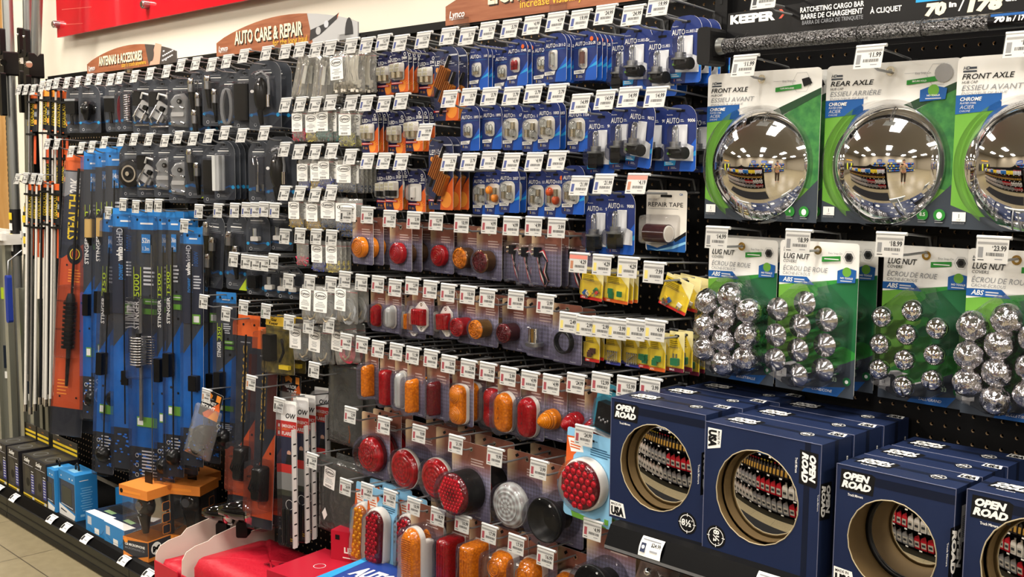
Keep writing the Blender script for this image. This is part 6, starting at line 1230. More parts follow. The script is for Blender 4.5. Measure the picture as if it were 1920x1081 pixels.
# ---------------------------------------------------------------- truck mirror boxes
nb = M('mirror_box_navy', '#182341', .42, var=('#1c2949', 5, (1, 1, 1))); nbb = M('box_black_band', '#131a2c', .35)
def mbox(name, w, h, d, r, loc, yaw, label, rot=0, size='8½', mir=True, face=True, off=(0, 0), dd=.024, rimr=.0015):
    """origin at the centre of the bottom front edge; rot=1 prints the face turned a quarter"""
    e = empty('mirror_box', loc, (0, 0, math.radians(yaw)), label=label, cat='boxed mirror', group='blue truck mirror boxes')
    q = MB(); t = .003; n = 48; cx, cz = off[0], h/2+off[1]
    if face:
        sq = []
        for i in range(n):
            a = 2*PI*i/n; c, s = math.cos(a), math.sin(a); k = min((w/2)/abs(c) if abs(c) > 1e-6 else 9, (h/2)/abs(s) if abs(s) > 1e-6 else 9); sq.append((c*k, h/2+s*k))
        for cx_, cz_ in ((-w/2, 0), (w/2, 0), (w/2, h), (-w/2, h)):
            j = min(range(n), key=lambda i: (sq[i][0]-cx_)**2+(sq[i][1]-cz_)**2); sq[j] = (cx_, cz_)
        ci = [(cx+r*(1+.006*math.sin(9*i))*math.cos(2*PI*i/n), cz+r*(1+.006*math.sin(9*i))*math.sin(2*PI*i/n)) for i in range(n)]
        V = [(x, 0, z) for x, z in sq]+[(x, 0, z) for x, z in ci]; F = [(i, (i+1) % n, (i+1) % n+n, i+n) for i in range(n)]
        q.add(V, F, nb)
        V = [(x, 0, z) for x, z in ci]+[(x, t, z) for x, z in ci]; q.add(V, [(i, (i+1) % n, (i+1) % n+n, i+n) for i in range(n)], tan)
        V = [(x, t, z) for x, z in sq]+[(x, t, z) for x, z in ci]; q.add(V, [(i, i+n, (i+1) % n+n, (i+1) % n) for i in range(n)], tan)
    else: q.add([(-w/2, 0, 0), (w/2, 0, 0), (w/2, 0, h), (-w/2, 0, h)], [(0, 1, 2, 3)], nb)
    if face: q.tube([(x, -.0004, z) for x, z in ci], .0011, M('torn_card_edge', '#a89c80', .8), 4, True)
    x0, x1 = -w/2, w/2
    q.add([(x0, 0, 0), (x1, 0, 0), (x1, d, 0), (x0, d, 0), (x0, 0, h), (x1, 0, h), (x1, d, h), (x0, d, h)], [(1, 2, 6, 5), (2, 3, 7, 6), (3, 0, 4, 7), (4, 5, 6, 7), (0, 3, 2, 1)], nb)
    x0, x1 = x0+t, x1-t
    q.add([(x0, t, t), (x1, t, t), (x1, d-t, t), (x0, d-t, t), (x0, t, h-t), (x1, t, h-t), (x1, d-t, h-t), (x0, d-t, h-t)], [(1, 5, 6, 2), (2, 6, 7, 3), (3, 7, 4, 0), (4, 7, 6, 5), (0, 1, 2, 3)], tan)
    for a, b in (((-w/2, h), (w/2, h)), ((w/2, 0), (w/2, h)), ((-w/2, 0), (-w/2, h))): q.tube([(a[0], 0, a[1]), (b[0], 0, b[1])], .0008, M('worn_card_edge', '#5c6078', .7), 4)
    # printing
    def logo(X, s=1, mir_=0):
        q.X = X; q.flat([(-.004*s, -.0335*s), (.066*s, -.034*s), (.07*s, .004*s), (.062*s, .008*s), (-.002*s, .008*s)], -.0004, black)
        q.text('OPEN', .003*s, -.010*s, .0135*s, white, -.0008, .056*s, bold=.06, shear=.25); q.text('ROAD', .0*s, -.027*s, .0135*s, white, -.0008, .062*s, bold=.06, shear=.25); q.text('Truck Mirrors', .014*s, -.043*s, .0052*s, white, -.0008, .032*s, bold=.02); q.X = None
    def usa(X): q.X = X; q.flat([(-.002, 0), (.038, 0), (.031, .028), (-.002, .03)], -.0004, white); q.text('MADE IN', .001, .022, .005, black, -.0008, .024, bold=.01); q.text('USA', .001, .003, .016, black, -.0008, .032, bold=.07); q.X = None
    def badge(X): q.X = X; q.flat(circ(.021, 28), -.0004, black); q.annulus(0, 0, .0155, .0168, -.0008, white, 28); q.text(size, -.013, -.005, .0125, white, -.0009, .022, bold=.03); q.text('"', .0095, .0, .008, white, -.0009)
    def badge2(X):
        badge(X)
        for a in range(4): q.flat([(math.cos(a*PI/2)*m+math.sin(a*PI/2)*u, math.sin(a*PI/2)*m-math.cos(a*PI/2)*u) for m, u in ((.013, -.0006), (.013, .0006), (.0195, .0006), (.0195, -.0006))][::-1], -.0009, white)
        q.X = None
    I = Matrix.Identity(4); Tt = Matrix.Translation
    if face:
        if rot == 0:
            q.flat([(-w*.3, h-.025), (w/2, h-.025), (w/2, h-.0105), (-w*.3, h-.0105)], -.0003, nbb); logo(Tt((-w/2+.01, 0, h-.0135)), .84); usa(Tt((-w/2+.004, 0, .005))); badge2(Tt((w/2-.034, 0, .03)))
        else:
            q.flat([(w/2-.031, 0), (w/2-.02, 0), (w/2-.02, h), (w/2-.031, h)], -.0003, nbb); R = Matrix.Rotation(PI/2, 4, 'Y'); logo(Tt((w/2-.012, 0, h-.018)) @ R, .84); usa(Tt((-w/2+.006, 0, h-.012)) @ R); badge2(Tt((-w/2+.03, 0, .026)) @ R)
    # top printing
    Rx = Matrix.Rotation(-PI/2, 4, 'X')
    def onTop(x, y): return Tt((x, y, h)) @ Rx
    for yy in ((d*.55),): q.X = onTop(0, yy); q.flat([(-w/2, -.006), (w/2, -.006), (w/2, .006), (-w/2, .006)], -.0003, nbb); q.X = None
    logo(onTop(-w*.42, d*.55+.012), .9); badge2(onTop(w*.26, d*.5) @ Matrix.Scale(.7, 4)); usa(onTop(w*.36, d*.78) @ Matrix.Scale(.8, 4))
    # right side
    Rz = Matrix.Rotation(PI/2, 4, 'Z')
    def onR(y, z): return Tt((w/2, y, z)) @ Rz
    q.X = onR(d*.5, 0); q.flat([(-.006, 0), (.006, 0), (.006, h), (-.006, h)], -.0003, nbb); q.X = None
    logo(onR(d*.5-.02, h*.7) @ Matrix.Rotation(PI/2, 4, 'Y'), 1.15 if rot == 0 else .9)
    q.X = onR(d*.84, h*.86) @ Matrix.Rotation(PI/2, 4, 'Y'); q.text('%s" Convex Mirror' % size, 0, 0, .0055, white, -.0005, h*.6); q.X = None
    link('carton', q.mesh('carton'), e)
    if mir:
        R = .42; rm = r*1.0; m = MB(); pf = []; sag = R-math.sqrt(R*R-rm*rm)
        m.dome(circ(rm, 64), [(rm-rm*k/12, math.sqrt(R*R-(rm*k/12)**2)-R+sag) for k in range(12, -1, -1)], M('mirror_glass', '#f4f4f2', .0, 1), cx, cz, dd, True); mo = link('convex_mirror', m.mesh('convex_mirror'), e)
        m = MB(); m.tube([(cx+rm*math.cos(2*PI*i/40), dd, cz+rm*math.sin(2*PI*i/40)) for i in range(40)], rimr, rubber if rimr > .003 else tan, 8, True); link('mirror_rim', m.mesh('mirror_rim'), mo)
        m = MB(); n2 = 48; m.add([(cx+(r+.006)*math.cos(2*PI*i/n2), .004, cz+(r+.006)*math.sin(2*PI*i/n2)) for i in range(n2)]+[(cx+(r+.006)*math.cos(2*PI*i/n2), dd, cz+(r+.006)*math.sin(2*PI*i/n2)) for i in range(n2)], [(i, i+n2, (i+1) % n2+n2, (i+1) % n2) for i in range(n2)], tan, True); link('kraft_liner', m.mesh('kraft_liner'), e)
    return e
ZS = .740
mbox('a', .222, .243, .096, .084, (-1.236, -.304, ZS), 1, 'navy truck mirror box at the shelf end beside the light-blue LED card', 0)
mbox('a', .222, .243, .096, .088, (-1.22, -.205, ZS), 0, 'navy truck mirror box directly behind the shelf-end one', 0, mir=False, face=False)
mbox('a', .222, .243, .096, .088, (-1.20, -.106, ZS), 0, 'navy truck mirror box against the pegboard behind the shelf-end ones', 0, mir=False, face=False)
mbox('b', .236, .236, .1, .084, (-.997, -.318, ZS), -1, 'navy truck mirror box printed sideways, in the middle of the shelf front', 1, off=(-.006, 0))
for k, y in enumerate((-.215, -.112)): mbox('b', .236, .236, .1, .092, (-.993+.004*k, y, ZS), 0, 'navy truck mirror box %s behind the sideways-printed one' % ('next' if not k else 'against the pegboard'), 0, mir=False, face=False)
mbox('c', .2, .21, .09, .075, (-.752, -.318, ZS), -1, 'navy truck mirror box with white barcode sticker on its side', 0, size='7½', off=(.0, -.012), dd=.07, rimr=.005)
for k, y in enumerate((-.225, -.133)): mbox('c', .2, .21, .09, .075, (-.75+.005*k, y, ZS), 0, 'navy truck mirror box %s the barcode-stickered one' % ('next behind' if not k else 'second behind'), 0, size='7½', mir=False, face=False)
mbox('d', .222, .214, .1, .085, (-.525, -.318, ZS), 0, 'navy truck mirror box cut off by the picture edge', 0)
r = empty('barcode_sticker', (-.6518+.0007, -.285, ZS+.15), (0, 0, math.radians(89)), label='white barcode sticker on the side of a blue mirror box', cat='sticker'); q = MB(); q.flat([(-.014, -.03), (.014, -.03), (.014, .03), (-.014, .03)], -.0012, white)
for i in range(12): q.flat([(-.01, -.022+i*.003), (.01, -.022+i*.003), (.01, -.0205+i*.003), (-.01, -.0205+i*.003)], -.0014, grey)
link('paper', q.mesh('paper'), r)
def shelftag(px, py, z, off, price, lab, tilt, w=.05, pic=0):
    Q = WZ(px, py, z) if 0 else W(px, py, off)
    r = empty('price_label', (Q.x, -off, z), (math.radians(tilt), 0, 0), label=lab, cat='price label', group='price labels in the shelf rails'); q = MB()
    V = []; n = 6
    for i in range(n+1): t = i/n; V += [(-w/2, -.004*math.sin(PI*t), -.019+.038*t), (w/2, -.004*math.sin(PI*t), -.019+.038*t)]
    q.add(V, [(2*i, 2*i+1, 2*i+3, 2*i+2) for i in range(n)], white, True)
    q.flat([(-w*.42, -.012), (-w*.2, -.012), (-w*.2, .006), (-w*.42, .006)], -.0046, nb if pic else black); q.flat([(-w*.31+a, -.002+c) for a, c in circ(w*.07, 12)], -.005, white) if pic else None
    if price: q.text('$'+price, w*.44, .002, .008, black, -.0048, w*.42, 'r', .02)
    q.flat([(-.0, -.008), (w*.35, -.008), (w*.35, -.005), (0, -.005)], -.0046, grey); q.flat([(-w*.4, .012), (w*.4, .012), (w*.4, .0145), (-w*.4, .0145)], -.0032, grey)
    link('paper', q.mesh('paper'), r)
shelftag(1222, 1012, .7185, .3445, '24.99', 'curved $24.99 label in the shelf rail under the end mirror box', -26, .052, 1)
shelftag(1443, 1074, .7185, .3445, '24.99', 'curved $24.99 label in the shelf rail under the sideways mirror box', -26, .052, 1)
for i, (x, y) in enumerate([(-2, 912), (27, 927), (97, 966), (124, 982), (162, 1004), (233, 1046), (279, 1074)]):
    shelftag(x, y, .0995, .352, '', 'curved white price label in the base rail, %s from the poles' % od(i), -54, .055)
# small hanging tag below the rail and packs under the shelf
P = W(1192, 1030, .19); hook(P.x, P.z-.0, .19, '9.99', 'dark', 'zinc peg hook with tag half hidden under the mirror shelf', 'peg hooks with price tags')
pack('stop_light_pack', 'stop', ('ring', 'black', .14, .2), W(1232, 1052, .12), 0, 0, 0, 'brown card with black ring hanging under the mirror shelf', 'stop light', 'packs under the mirror shelf')
@KIND
def k_drawer():
    b = MB()
    b.box((0, 0, 0), (.05, .03, .05), clear, .004); b.box((0, .004, 0), (.03, .016, .035), chrome, .004); return [('blister', b, None)]
k2 = Card(.2, .12, .02, M('brown_sleeve', '#4c3426', .45), .004, .004); 
for i, (x, y, nm) in enumerate([(1290, 1055, 'hanging directly under the shelf rail'), (1345, 1072, 'at the bottom of the picture under the shelf'),]):
    Q = W(x, y, .22); r = empty('socket_pack', Q, (math.radians(-38), 0, math.radians(10)), label='brown carton sleeve with chrome sockets %s' % nm, cat='socket pack', group='socket packs under the mirror shelf')
    link('backing_card', k2.mesh('backing_card'), r); q = MB()
    for j in range(5): q.X = Matrix.Translation((-.07+.035*j, -.012, -.04-.01*(j % 2))); q.box((0, 0, 0), (.028, .02, .03), clear, .004); q.sphere((0, -.002, 0), .009, chrome, 8); q.X = None
    link('chrome_sockets', q.mesh('chrome_sockets'), r)
# ---------------------------------------------------------------- cargo bar on its card
Q0 = W(1362, 26, .11); Q1 = W(1372, 108, .11)
r = empty('cargo_bar_pack', (Q0.x, -.11, Q0.z), label='long black cargo bar on a black header card above the hub caps', cat='cargo bar')
q = MB(); h = .085; q.prism([(0, -h), (1.5, -h), (1.5, .06), (.4, .06), (.16, .004), (.004, .0)], 0, .0012, M('card_black', '#0e0e10', .3), grey)
q.text('KEEPER', .01, -.0205, .016, white, -.0006, .1, bold=.06); q.flat([(.118, -.02), (.126, -.0115), (.118, -.003), (.124, -.003), (.132, -.0115), (.124, -.02)], -.0006, M('salmon_print', '#d8604c', .4))
q.text('RATCHETING CARGO BAR', .163, -.0135, .0095, white, -.0006, .127, bold=.02); q.text('BARRE DE CHARGEMENT', .165, -.026, .0095, white, -.0006, .123, bold=.02); q.text('BARRA DE CARGA DE TRINQUETE', .168, -.036, .0075, grey, -.0006, .121, bold=.01)
q.text('À CLIQUET', .302, -.0285, .0095, white, -.0006, .058, bold=.02); q.flat([(.385, -.018), (.46, -.018), (.46, .04), (.385, .04)], -.0005, cyan); q.text('70', .402, -.041, .019, cream, -.0008, .037, bold=.07, shear=.15); q.text('in', .443, -.031, .0085, white, -.0008, .013, bold=.05); q.text('/', .459, -.039, .018, white, -.0008, .01); q.text('178', .474, -.041, .02, cream, -.0008, .058, bold=.07, shear=.15); q.text('cm', .535, -.031, .009, white, -.0008, .018, bold=.05); q.text('40', .42, -.016, .008, white, -.0008, .018)
link('header_card', q.mesh('header_card'), r)
ht = M('hammered_black', '#0c0c0d', .22, .9, bump=(300, .8), var=('#8c8c8e', 260, (1, 1, 1))); zb = -.066  # sparkle of the hammered finish put into the colour as silver speckle
q = MB(); q.tube([(.018, -.03, zb), (.525, -.03, zb)], .0135, ht, 24); link('tube', q.mesh('tube'), r)
q = MB(); q.tube([(.006, -.03, zb), (.02, -.03, zb)], [.017, .0148], M('galvanised_tube', '#9c9f9e', .3, .85), 24); link('end_collar', q.mesh('end_collar'), r)
q = MB(); q.tube([(.525, -.03, zb), (1.5, -.03, zb)], .0138, M('sleeve_black', '#101114', .25), 24); q.X = Matrix.Translation((.53, -.0445, zb)); q.flat([(0, .006), (.4, .006), (.4, .01), (0, .01)], .002, blue2); q.text('70', .006, -.003, .008, white, -.0004, .017, bold=.06, shear=.15); q.text('in / 178', .025, -.003, .008, white, -.0004, .034, bold=.05, shear=.15); q.X = None; link('printed_sleeve', q.mesh('printed_sleeve'), r)
q = MB(); q.box((-.012, -.03, zb), (.03, .055, .072), M('rubber_foot', '#0c0c0d', .5), .008); q.box((.004, -.03, zb), (.006, .034, .04), rubber); link('rubber_foot', q.mesh('rubber_foot'), r)
for x in (.05, .3, .415): q = MB(); q.tube([(x, -.03+.0155*math.cos(t*PI/8), zb+.0155*math.sin(t*PI/8)) for t in range(16)], .0011, black, 5, True); q.tube([(x, -.015, zb+.012), (x+.007, -.012, zb+.022)], .0011, black, 5); link('cable_tie', q.mesh('cable_tie'), r)
q = MB(); q.tube([(.13, -.004, .0), (.145, -.06, -.004)], .0025, wire, 6); link('slot_hook', q.mesh('slot_hook'), r)
P = W(1436, 4, .2); hook(P.x, P.z-.012, .2, '44.99', 'dark', 'zinc peg hook with tag cut by the picture top above the cargo bar', 'peg hooks with price tags')
# ---------------------------------------------------------------- base deck goods
DZ = .1055
def carton(name, x, y, w, d, h, yaw, mat, label, cat, group, art, lid=None, z=DZ):
    e = empty(name, (x, y, z), (0, 0, math.radians(yaw)), label=label, cat=cat, group=group); q = MB()
    q.box((0, d/2, h/2), (w, d, h), mat)
    if art: art(q, w, d, h)
    link('carton', q.mesh('carton'), e); return e
sk = M('speaker_box_charcoal', '#3a3832', .4); skd = M('speaker_box_dark', '#232226', .4)
def spk(q, w, d, h):
    q.flat([(-w/2, .0), (w/2, .0), (w/2, .018), (-w/2, .018)], -.0004, yelp); q.flat([(-w/2, .007), (w/2, .007), (w/2, .011), (-w/2, .011)], -.0006, black); q.flat([(-w*.3, .035), (w*.14, .035), (w*.14, h*.68), (w*.0, h*.76), (-w*.3, h*.8)], -.0004, sk)
    q.flat([(-w*.24+a, h*.38+c) for a, c in circ(w*.12, 20)] and [(-w*.06+a, h*.4+c) for a, c in circ(w*.15, 20)], -.0006, black); q.flat([(w*.2, .03), (w*.46, .03), (w*.46, h*.62), (w*.2, h*.62)], -.0004, M('indigo_print', '#3a3f8c', .4))
    for i in range(8): q.flat([(w*.24, .04+i*.011), (w*.42, .04+i*.011), (w*.42, .044+i*.011), (w*.24, .044+i*.011)], -.0006, pale)
    q.text('Scalley', -w*.34, h*.87, .017, white, -.0006, w*.5, bold=.03, shear=.3); q.flat([(-w*.4, h*.8), (w*.4, h*.8), (w*.4, h*.81), (-w*.4, h*.81)], -.0006, pale); q.flat([(w*.36+a, .01+c) for a, c in circ(.011, 14, .008)], -.0008, pale)
    q.X = Matrix.Translation((0, 0, h)) @ Matrix.Rotation(-PI/2, 4, 'X'); q.flat([(-w*.4, .01), (w*.4, .01), (w*.4, d*.8), (-w*.4, d*.8)], -.0004, sk); q.annulus(0, d*.4, w*.22, w*.24, -.0008, grey); q.X = None
def spkflap(e, w, d, h):
    q = MB(); q.box((0, d-.003, h+.03), (w, .004, .06), M('flap_olive', '#3c3830', .5))
    for z in (.012, .03): q.box((0, d-.0055, h+z), (w*.98, .001, .009), yelp)
    q.text('Scalley', 0, h+.044, .006, lorange, d-.0062, None, 'c'); link('hang_flap', q.mesh('hang_flap'), e)
for i, (px, py) in enumerate([(-28, 912), (0, 924), (35, 939), (64, 950)]):
    Q = WZ(px, py, DZ); e = carton('speaker_box', Q.x, -.322, .118, .13, .175, 0, skd, 'black and yellow speaker carton on the deck, %s from the poles' % od(i), 'speaker box', 'speaker cartons on the deck', spk); spkflap(e, .118, .13, .175)
for i, (px, py) in enumerate([(10, 880), (45, 890)]):
    Q = W(px, py, .16); e = carton('speaker_box', Q.x, -.165, .118, .12, .175, 0, skd, 'black and yellow speaker carton in the rear row, %s from the poles' % od(i), 'speaker box', 'speaker cartons on the deck', spk); spkflap(e, .118, .12, .175)
bb = M('sky_blue_carton', '#2f86c8', .38); bb2 = M('deep_blue_carton', '#1f5c9c', .38)
def tall(q, w, d, h):
    q.flat([(-w*.46, .045), (w*.46, .028), (w*.46, h*.8), (-w*.46, h*.8)], -.0004, M('window_navy', '#26344c', .15)); q.flat([(-w*.3, h*.3), (w*.28, h*.28), (w*.28, h*.66), (-w*.3, h*.68)], -.0008, M('speaker_olive', '#3d4038', .4)); q.flat([(-w*.36, h*.25), (w*.34, h*.23), (w*.34, h*.25), (-w*.36, h*.27)], -.0008, pale)
    q.flat([(-w/2, .0), (w*.4, .0), (w*.46, .016), (w*.46, .02), (-w/2, .042)], -.0006, white); q.flat([(-w*.4, .02), (-w*.05, .016), (-w*.05, .02), (-w*.4, .026)], -.0008, black)
    for u in (-.35, .15, .32): q.flat([(w*u, h*.87), (w*u+.008, h*.87), (w*u+.008, h*.9), (w*u, h*.9)], -.0006, white)
    q.X = Matrix.Translation((w/2, d/2, 0)) @ Matrix.Rotation(PI/2, 4, 'Z')
    for i in range(10): a = d*(.18+.12*((i*7) % 5)/5); q.flat([(-a, h*(.2+.055*i)), (a, h*(.2+.055*i)), (a, h*(.215+.055*i)), (-a, h*(.215+.055*i))], -.0004, lblue)
    q.flat([(-d*.3, h*.86), (d*.1, h*.86), (d*.1, h*.875), (-d*.3, h*.875)], -.0004, white); q.flat([(-d*.3, h*.08), (-d*.1, h*.08), (-d*.1, h*.13), (-d*.3, h*.13)], -.0004, lblue); q.X = None
    q.X = Matrix.Translation((0, 0, h)) @ Matrix.Rotation(-PI/2, 4, 'X'); q.flat([(-w*.2, d*.2), (w*.2, d*.2), (w*.2, d*.6), (-w*.2, d*.6)], -.0004, lblue); q.X = None
def loop(e, d, h): q = MB(); q.tube([(-.014, d*.5, h), (-.013, d*.5, h+.018), (.0, d*.5, h+.026), (.013, d*.5, h+.018), (.014, d*.5, h)], .004, bplast, 7); link('hang_loop', q.mesh('hang_loop'), e)
e = carton('speaker_box', -4.16, -.318, .13, .085, .165, 0, bb, 'tall sky-blue carton with window next to the black speaker cartons', 'speaker box', 'sky-blue cartons on the deck', tall); loop(e, .085, .165)
e = carton('speaker_box', -4.01, -.306, .15, .085, .175, 0, bb, 'tall sky-blue carton with window, the nearer of two', 'speaker box', 'sky-blue cartons on the deck', tall); loop(e, .085, .175)
def radio(q, w, d, h):
    q.X = Matrix.Translation((0, 0, h)) @ Matrix.Rotation(-PI/2, 4, 'X'); q.flat([(-w/2, 0), (w/2, 0), (w/2, d*.25), (-w/2, d*.2)], -.0004, white); q.flat([(-w/2, d*.2), (w/2, d*.25), (w/2, d), (-w/2, d)], -.0003, M('window_navy', '#26344c', .15)); q.flat([(-w*.4, d*.4), (w*.4, d*.42), (w*.4, d*.75), (-w*.4, d*.75)], -.0006, M('radio_grille', '#2a2d30', .4)); q.flat([(-w*.2, d*.28), (w*.2, d*.28), (w*.2, d*.4), (-w*.2, d*.4)], -.0006, M('lcd_green', '#9cc08c', .3))
    for i in range(6): q.flat([(-w*.36+i*w*.12, d*.45), (-w*.3+i*w*.12, d*.45), (-w*.3+i*w*.12, d*.72), (-w*.36+i*w*.12, d*.72)], -.0008, black)
    q.X = None; q.flat([(-w*.4, h*.45), (-w*.2, h*.45), (-w*.2, h*.85), (-w*.4, h*.85)], -.0004, pale); q.flat([(-w*.05, h*.12), (w*.18, h*.12), (w*.18, h*.4), (-w*.05, h*.4)], -.0004, white)
    q.flat([(-w*.4, h*.38), (-w*.1, h*.2), (w*.3, h*.2), (w*.46, h*.5), (w*.44, h*.5), (w*.29, h*.22), (-w*.1, h*.22), (-w*.4, h*.4)], -.0004, bb2); q.LN if 0 else None
for i, (x, y, w, d, h, yaw, z, lab) in enumerate([(-3.73, -.322, .15, .17, .075, 2, DZ, 'low sky-blue radio carton in front of the tall pair'), (-3.57, -.326, .155, .17, .078, 1, DZ, 'low sky-blue radio carton beside the orange microphone box'), (-3.70, -.13, .15, .1, .12, 0, DZ, 'sky-blue radio carton standing at the back of the deck'), (-3.84, -.16, .13, .09, .11, 4, DZ, 'small sky-blue carton with black hang loop at the back')]):
    e = carton('radio_box', x, y, w, d, h, yaw, bb, lab, 'radio box', 'sky-blue cartons on the deck', radio if i < 3 else None, z=z)
    if i == 3: loop(e, d, h)
def mic(x, y, yaw, label, z=DZ, s=1):
    w, d, h = .125*s, .115*s, .25*s; e = empty('microphone_box', (x, y, z), (0, 0, math.radians(yaw)), label=label, cat='microphone box', group='orange microphone boxes'); ch = M('mic_box_charcoal', '#33343a', .4); oo = M('mic_box_orange', '#e0883c', .38)
    q = MB(); q.box((0, d/2, h*.14), (w, d, h*.28), oo); q.box((0, d*.94, h*.5), (w, d*.12, h*.9), ch)
    q.flat([(-w/2, h*.08), (0, h*.015), (w/2, h*.08), (w/2, h*.27), (-w/2, h*.23)], -.0004, ch); q.text('CB MICROPHONE', -w*.42, h*.17, h*.035, white, -.0007, w*.8, bold=.03); q.text('MICROPHONE CB', -w*.42, h*.12, h*.03, grey, -.0007, w*.78, bold=.01); q.flat([(-w*.38+a, h*.235+c) for a, c in circ(.01, 12)], -.0007, lorange)
    q.X = Matrix.Translation((w/2, 0, 0)) @ Matrix.Rotation(PI/2, 4, 'Z'); q.flat([(d*.02, h*.05), (d*.98, h*.05), (d*.98, h*.27), (d*.02, h*.27)], -.0004, ch); q.annulus(d*.3, h*.16, .0, .022*s, -.0006, white); q.text('M', d*.3, h*.12, h*.08, black, -.0009, .03*s, 'c', .05); q.X = None; link('lower_carton', q.mesh('lower_carton'), e)
    q = MB(); q.prism([(-w*.56, 0), (w*.56, 0), (w*.56, h*.13), (-w*.56, h*.15)], -.004, d*1.02, oo)
    for v in q.v: pass
    q.flat([(-w*.4, h*.05), (w*.3, h*.05), (w*.3, h*.085), (-w*.4, h*.085)], -.0046, lorange); q.flat([(-w*.46+a, h*.07+c) for a, c in circ(.008, 12)], -.0048, black); o = link('upper_carton', q.mesh('upper_carton'), e); o.location = (0, 0, h*.86)
    q = MB(); q.box((0, d*.55, h*1.04), (.035, .003, .06), bplast); o = link('hang_tab', q.mesh('hang_tab'), e)
    q = MB(); q.sphere((0, d*.42, h*.7), (w*.3, d*.26, h*.17), M('gloss_black', '#0c0c0e', .08, coat=.8), 14); q.tube([(0, d*.36, h*.58), (0, d*.38, h*.44), (0, d*.4, h*.32)], [.024*s, .016*s, .011*s], M('gloss_black', '#0c0c0e', .08, coat=.8), 10); q.tube([(0, d*.14, h*.72), (0, d*.2, h*.72)], .016*s, chrome, 12); link('microphone', q.mesh('microphone'), e)
    q = MB(); q.box((0, d*.44, h*.57), (w*.98, d*.86, h*.58), clear, .004); link('clear_window', q.mesh('clear_window'), e)
    for i in range(3):
        q = MB(); q.X = Matrix.Translation((w/2+.0006, 0, 0)) @ Matrix.Rotation(PI/2, 4, 'Z'); q.flat([(d*.7+a, h*(.38+.16*i)+c) for a, c in rrect(d*.3, h*.13, .006)], -.0004, oo); q.flat([(d*.7+a, h*(.38+.16*i)+c) for a, c in rrect(d*.26, h*.115, .005)], -.0007, ch); q.X = None; link('icon_print', q.mesh('icon_print'), e)
mic(-3.41, -.325, 14, 'orange-topped CB MICROPHONE box at the deck front'); mic(-3.33, -.19, 30, 'orange-topped microphone box behind the white trays'); mic(-3.45, -.13, 8, 'orange-topped microphone box at the back of the three')
# ---------------------------------------------------------------- white display trays and red goods
wc = M('white_tray_board', '#dccfc4', .6)
def tray(x, w, y0, y1, hf, hb_, label, z=DZ, sides=(0, 1)):
    e = empty('display_tray', (x, 0, z), label=label, cat='display tray', group='white cardboard trays'); d = y1-y0
    for side in sides:
        q = MB(); pts = [(y0, 0), (y1, 0), (y1, hb_)]+[(y1-.03-.0*i, hb_+.0) for i in range(1)]+[(y0+d*.72, hb_-.004), (y0+d*.62, hb_+.03), (y0+d*.34, hb_+.012), (y0+d*.28, hf+.006), (y0+.05, hf), (y0+.02, hf-.012), (y0+.005, hf-.035)]
        xx = side*w; V = [(xx, a, b) for a, b in pts]+[(xx+.003, a, b) for a, b in pts]; n = len(pts)
        q.add(V, [tuple(range(n))[::-1], tuple(range(n, 2*n))]+[(i, (i+1) % n, (i+1) % n+n, i+n) for i in range(n)], wc); link('side_wall', q.mesh('side_wall'), e)
    q = MB(); q.box((w/2, y0+.002, .03), (w, .004, .06), M('tray_red_print', '#c21c34', .4)); q.box((w/2, (y0+y1)/2, .002), (w, d, .004), wc); link('base', q.mesh('base'), e); return e
tray(-3.205, .15, -.36, -.02, .115, .128, 'white cardboard display tray beside the microphone boxes', sides=(0,)); tray(-3.03, .2, -.36, -.02, .14, .145, 'white cardboard display tray nearer the flare packs', sides=(0,))
rb = M('red_nylon', '#b8162c', .45, bump=(40, .3))
def bag(x, y, z, w, d, h, yaw, label):
    e = empty('emergency_kit_bag', (x, y, z), (0, 0, math.radians(yaw)), label=label, cat='kit bag', group='red emergency kit bags'); q = MB(); o = rrect(w, d, .03, 4); n = len(o); V = []; F = []
    for k, (s, zz) in enumerate(((.9, 0), (1, h*.3), (1, h*.7), (.93, h*.93), (.6, h), (.02, h*1.02))): V += [(a*s, b*s, zz+.004*math.sin(9*a*20)) for a, b in o]
    for k in range(5): F += [(k*n+i, k*n+(i+1) % n, (k+1)*n+(i+1) % n, (k+1)*n+i) for i in range(n)]
    q.add(V, F, rb, True); link('bag_body', q.mesh('bag_body'), e)
    q = MB(); q.X = Matrix.Translation((0, 0, h*1.035)) @ Matrix.Rotation(-PI/2, 4, 'X'); q.text('DRIVE', w*.1, .0, .016, black, 0, .06, bold=.05); q.text('EMERGENCY', w*.02, -.03, .016, M('dark_red_letters', '#5c0c18', .5), 0, .11, bold=.02); q.X = None; link('printed_name', q.mesh('printed_name'), e)
bag(-3.12, -.26, DZ+.004, .14, .18, .06, 0, 'red emergency kit bag inside the tray by the microphone boxes'); 
bag(-2.77, -.2, DZ, .45, .28, .13, 2, 'large red emergency kit bag reading EMERGENCY beside the white trays')
rc = M('red_carton', '#b01a30', .4)
def ledbox(q, w, d, h):
    q.X = Matrix.Translation((0, 0, h)) @ Matrix.Rotation(-PI/2, 4, 'X'); q.flat([(w*.12, .02), (w*.3, .02), (w*.42, d*.9), (w*.26, d*.9)], -.0004, yelp); q.flat([(w*.2, .05), (w*.26, .05), (w*.32, d*.6), (w*.26, d*.6)], -.0007, rc); q.annulus(-w*.1, d*.5, .016, .018, -.0005, pale); q.text('LED', w*.42, d*.4, .02, white, -.0007, None, bold=.04, maxw=.05); q.X = None
    q.text('EMERGENCY KIT', -w*.4, h*.6, .016, pale, -.0006, w*.5)
carton('jump_kit_box', -2.42, -.34, .24, .22, .21, 8, rc, 'red carton with a yellow clamp picture on top', 'kit box', 'red cartons at the bottom', ledbox)
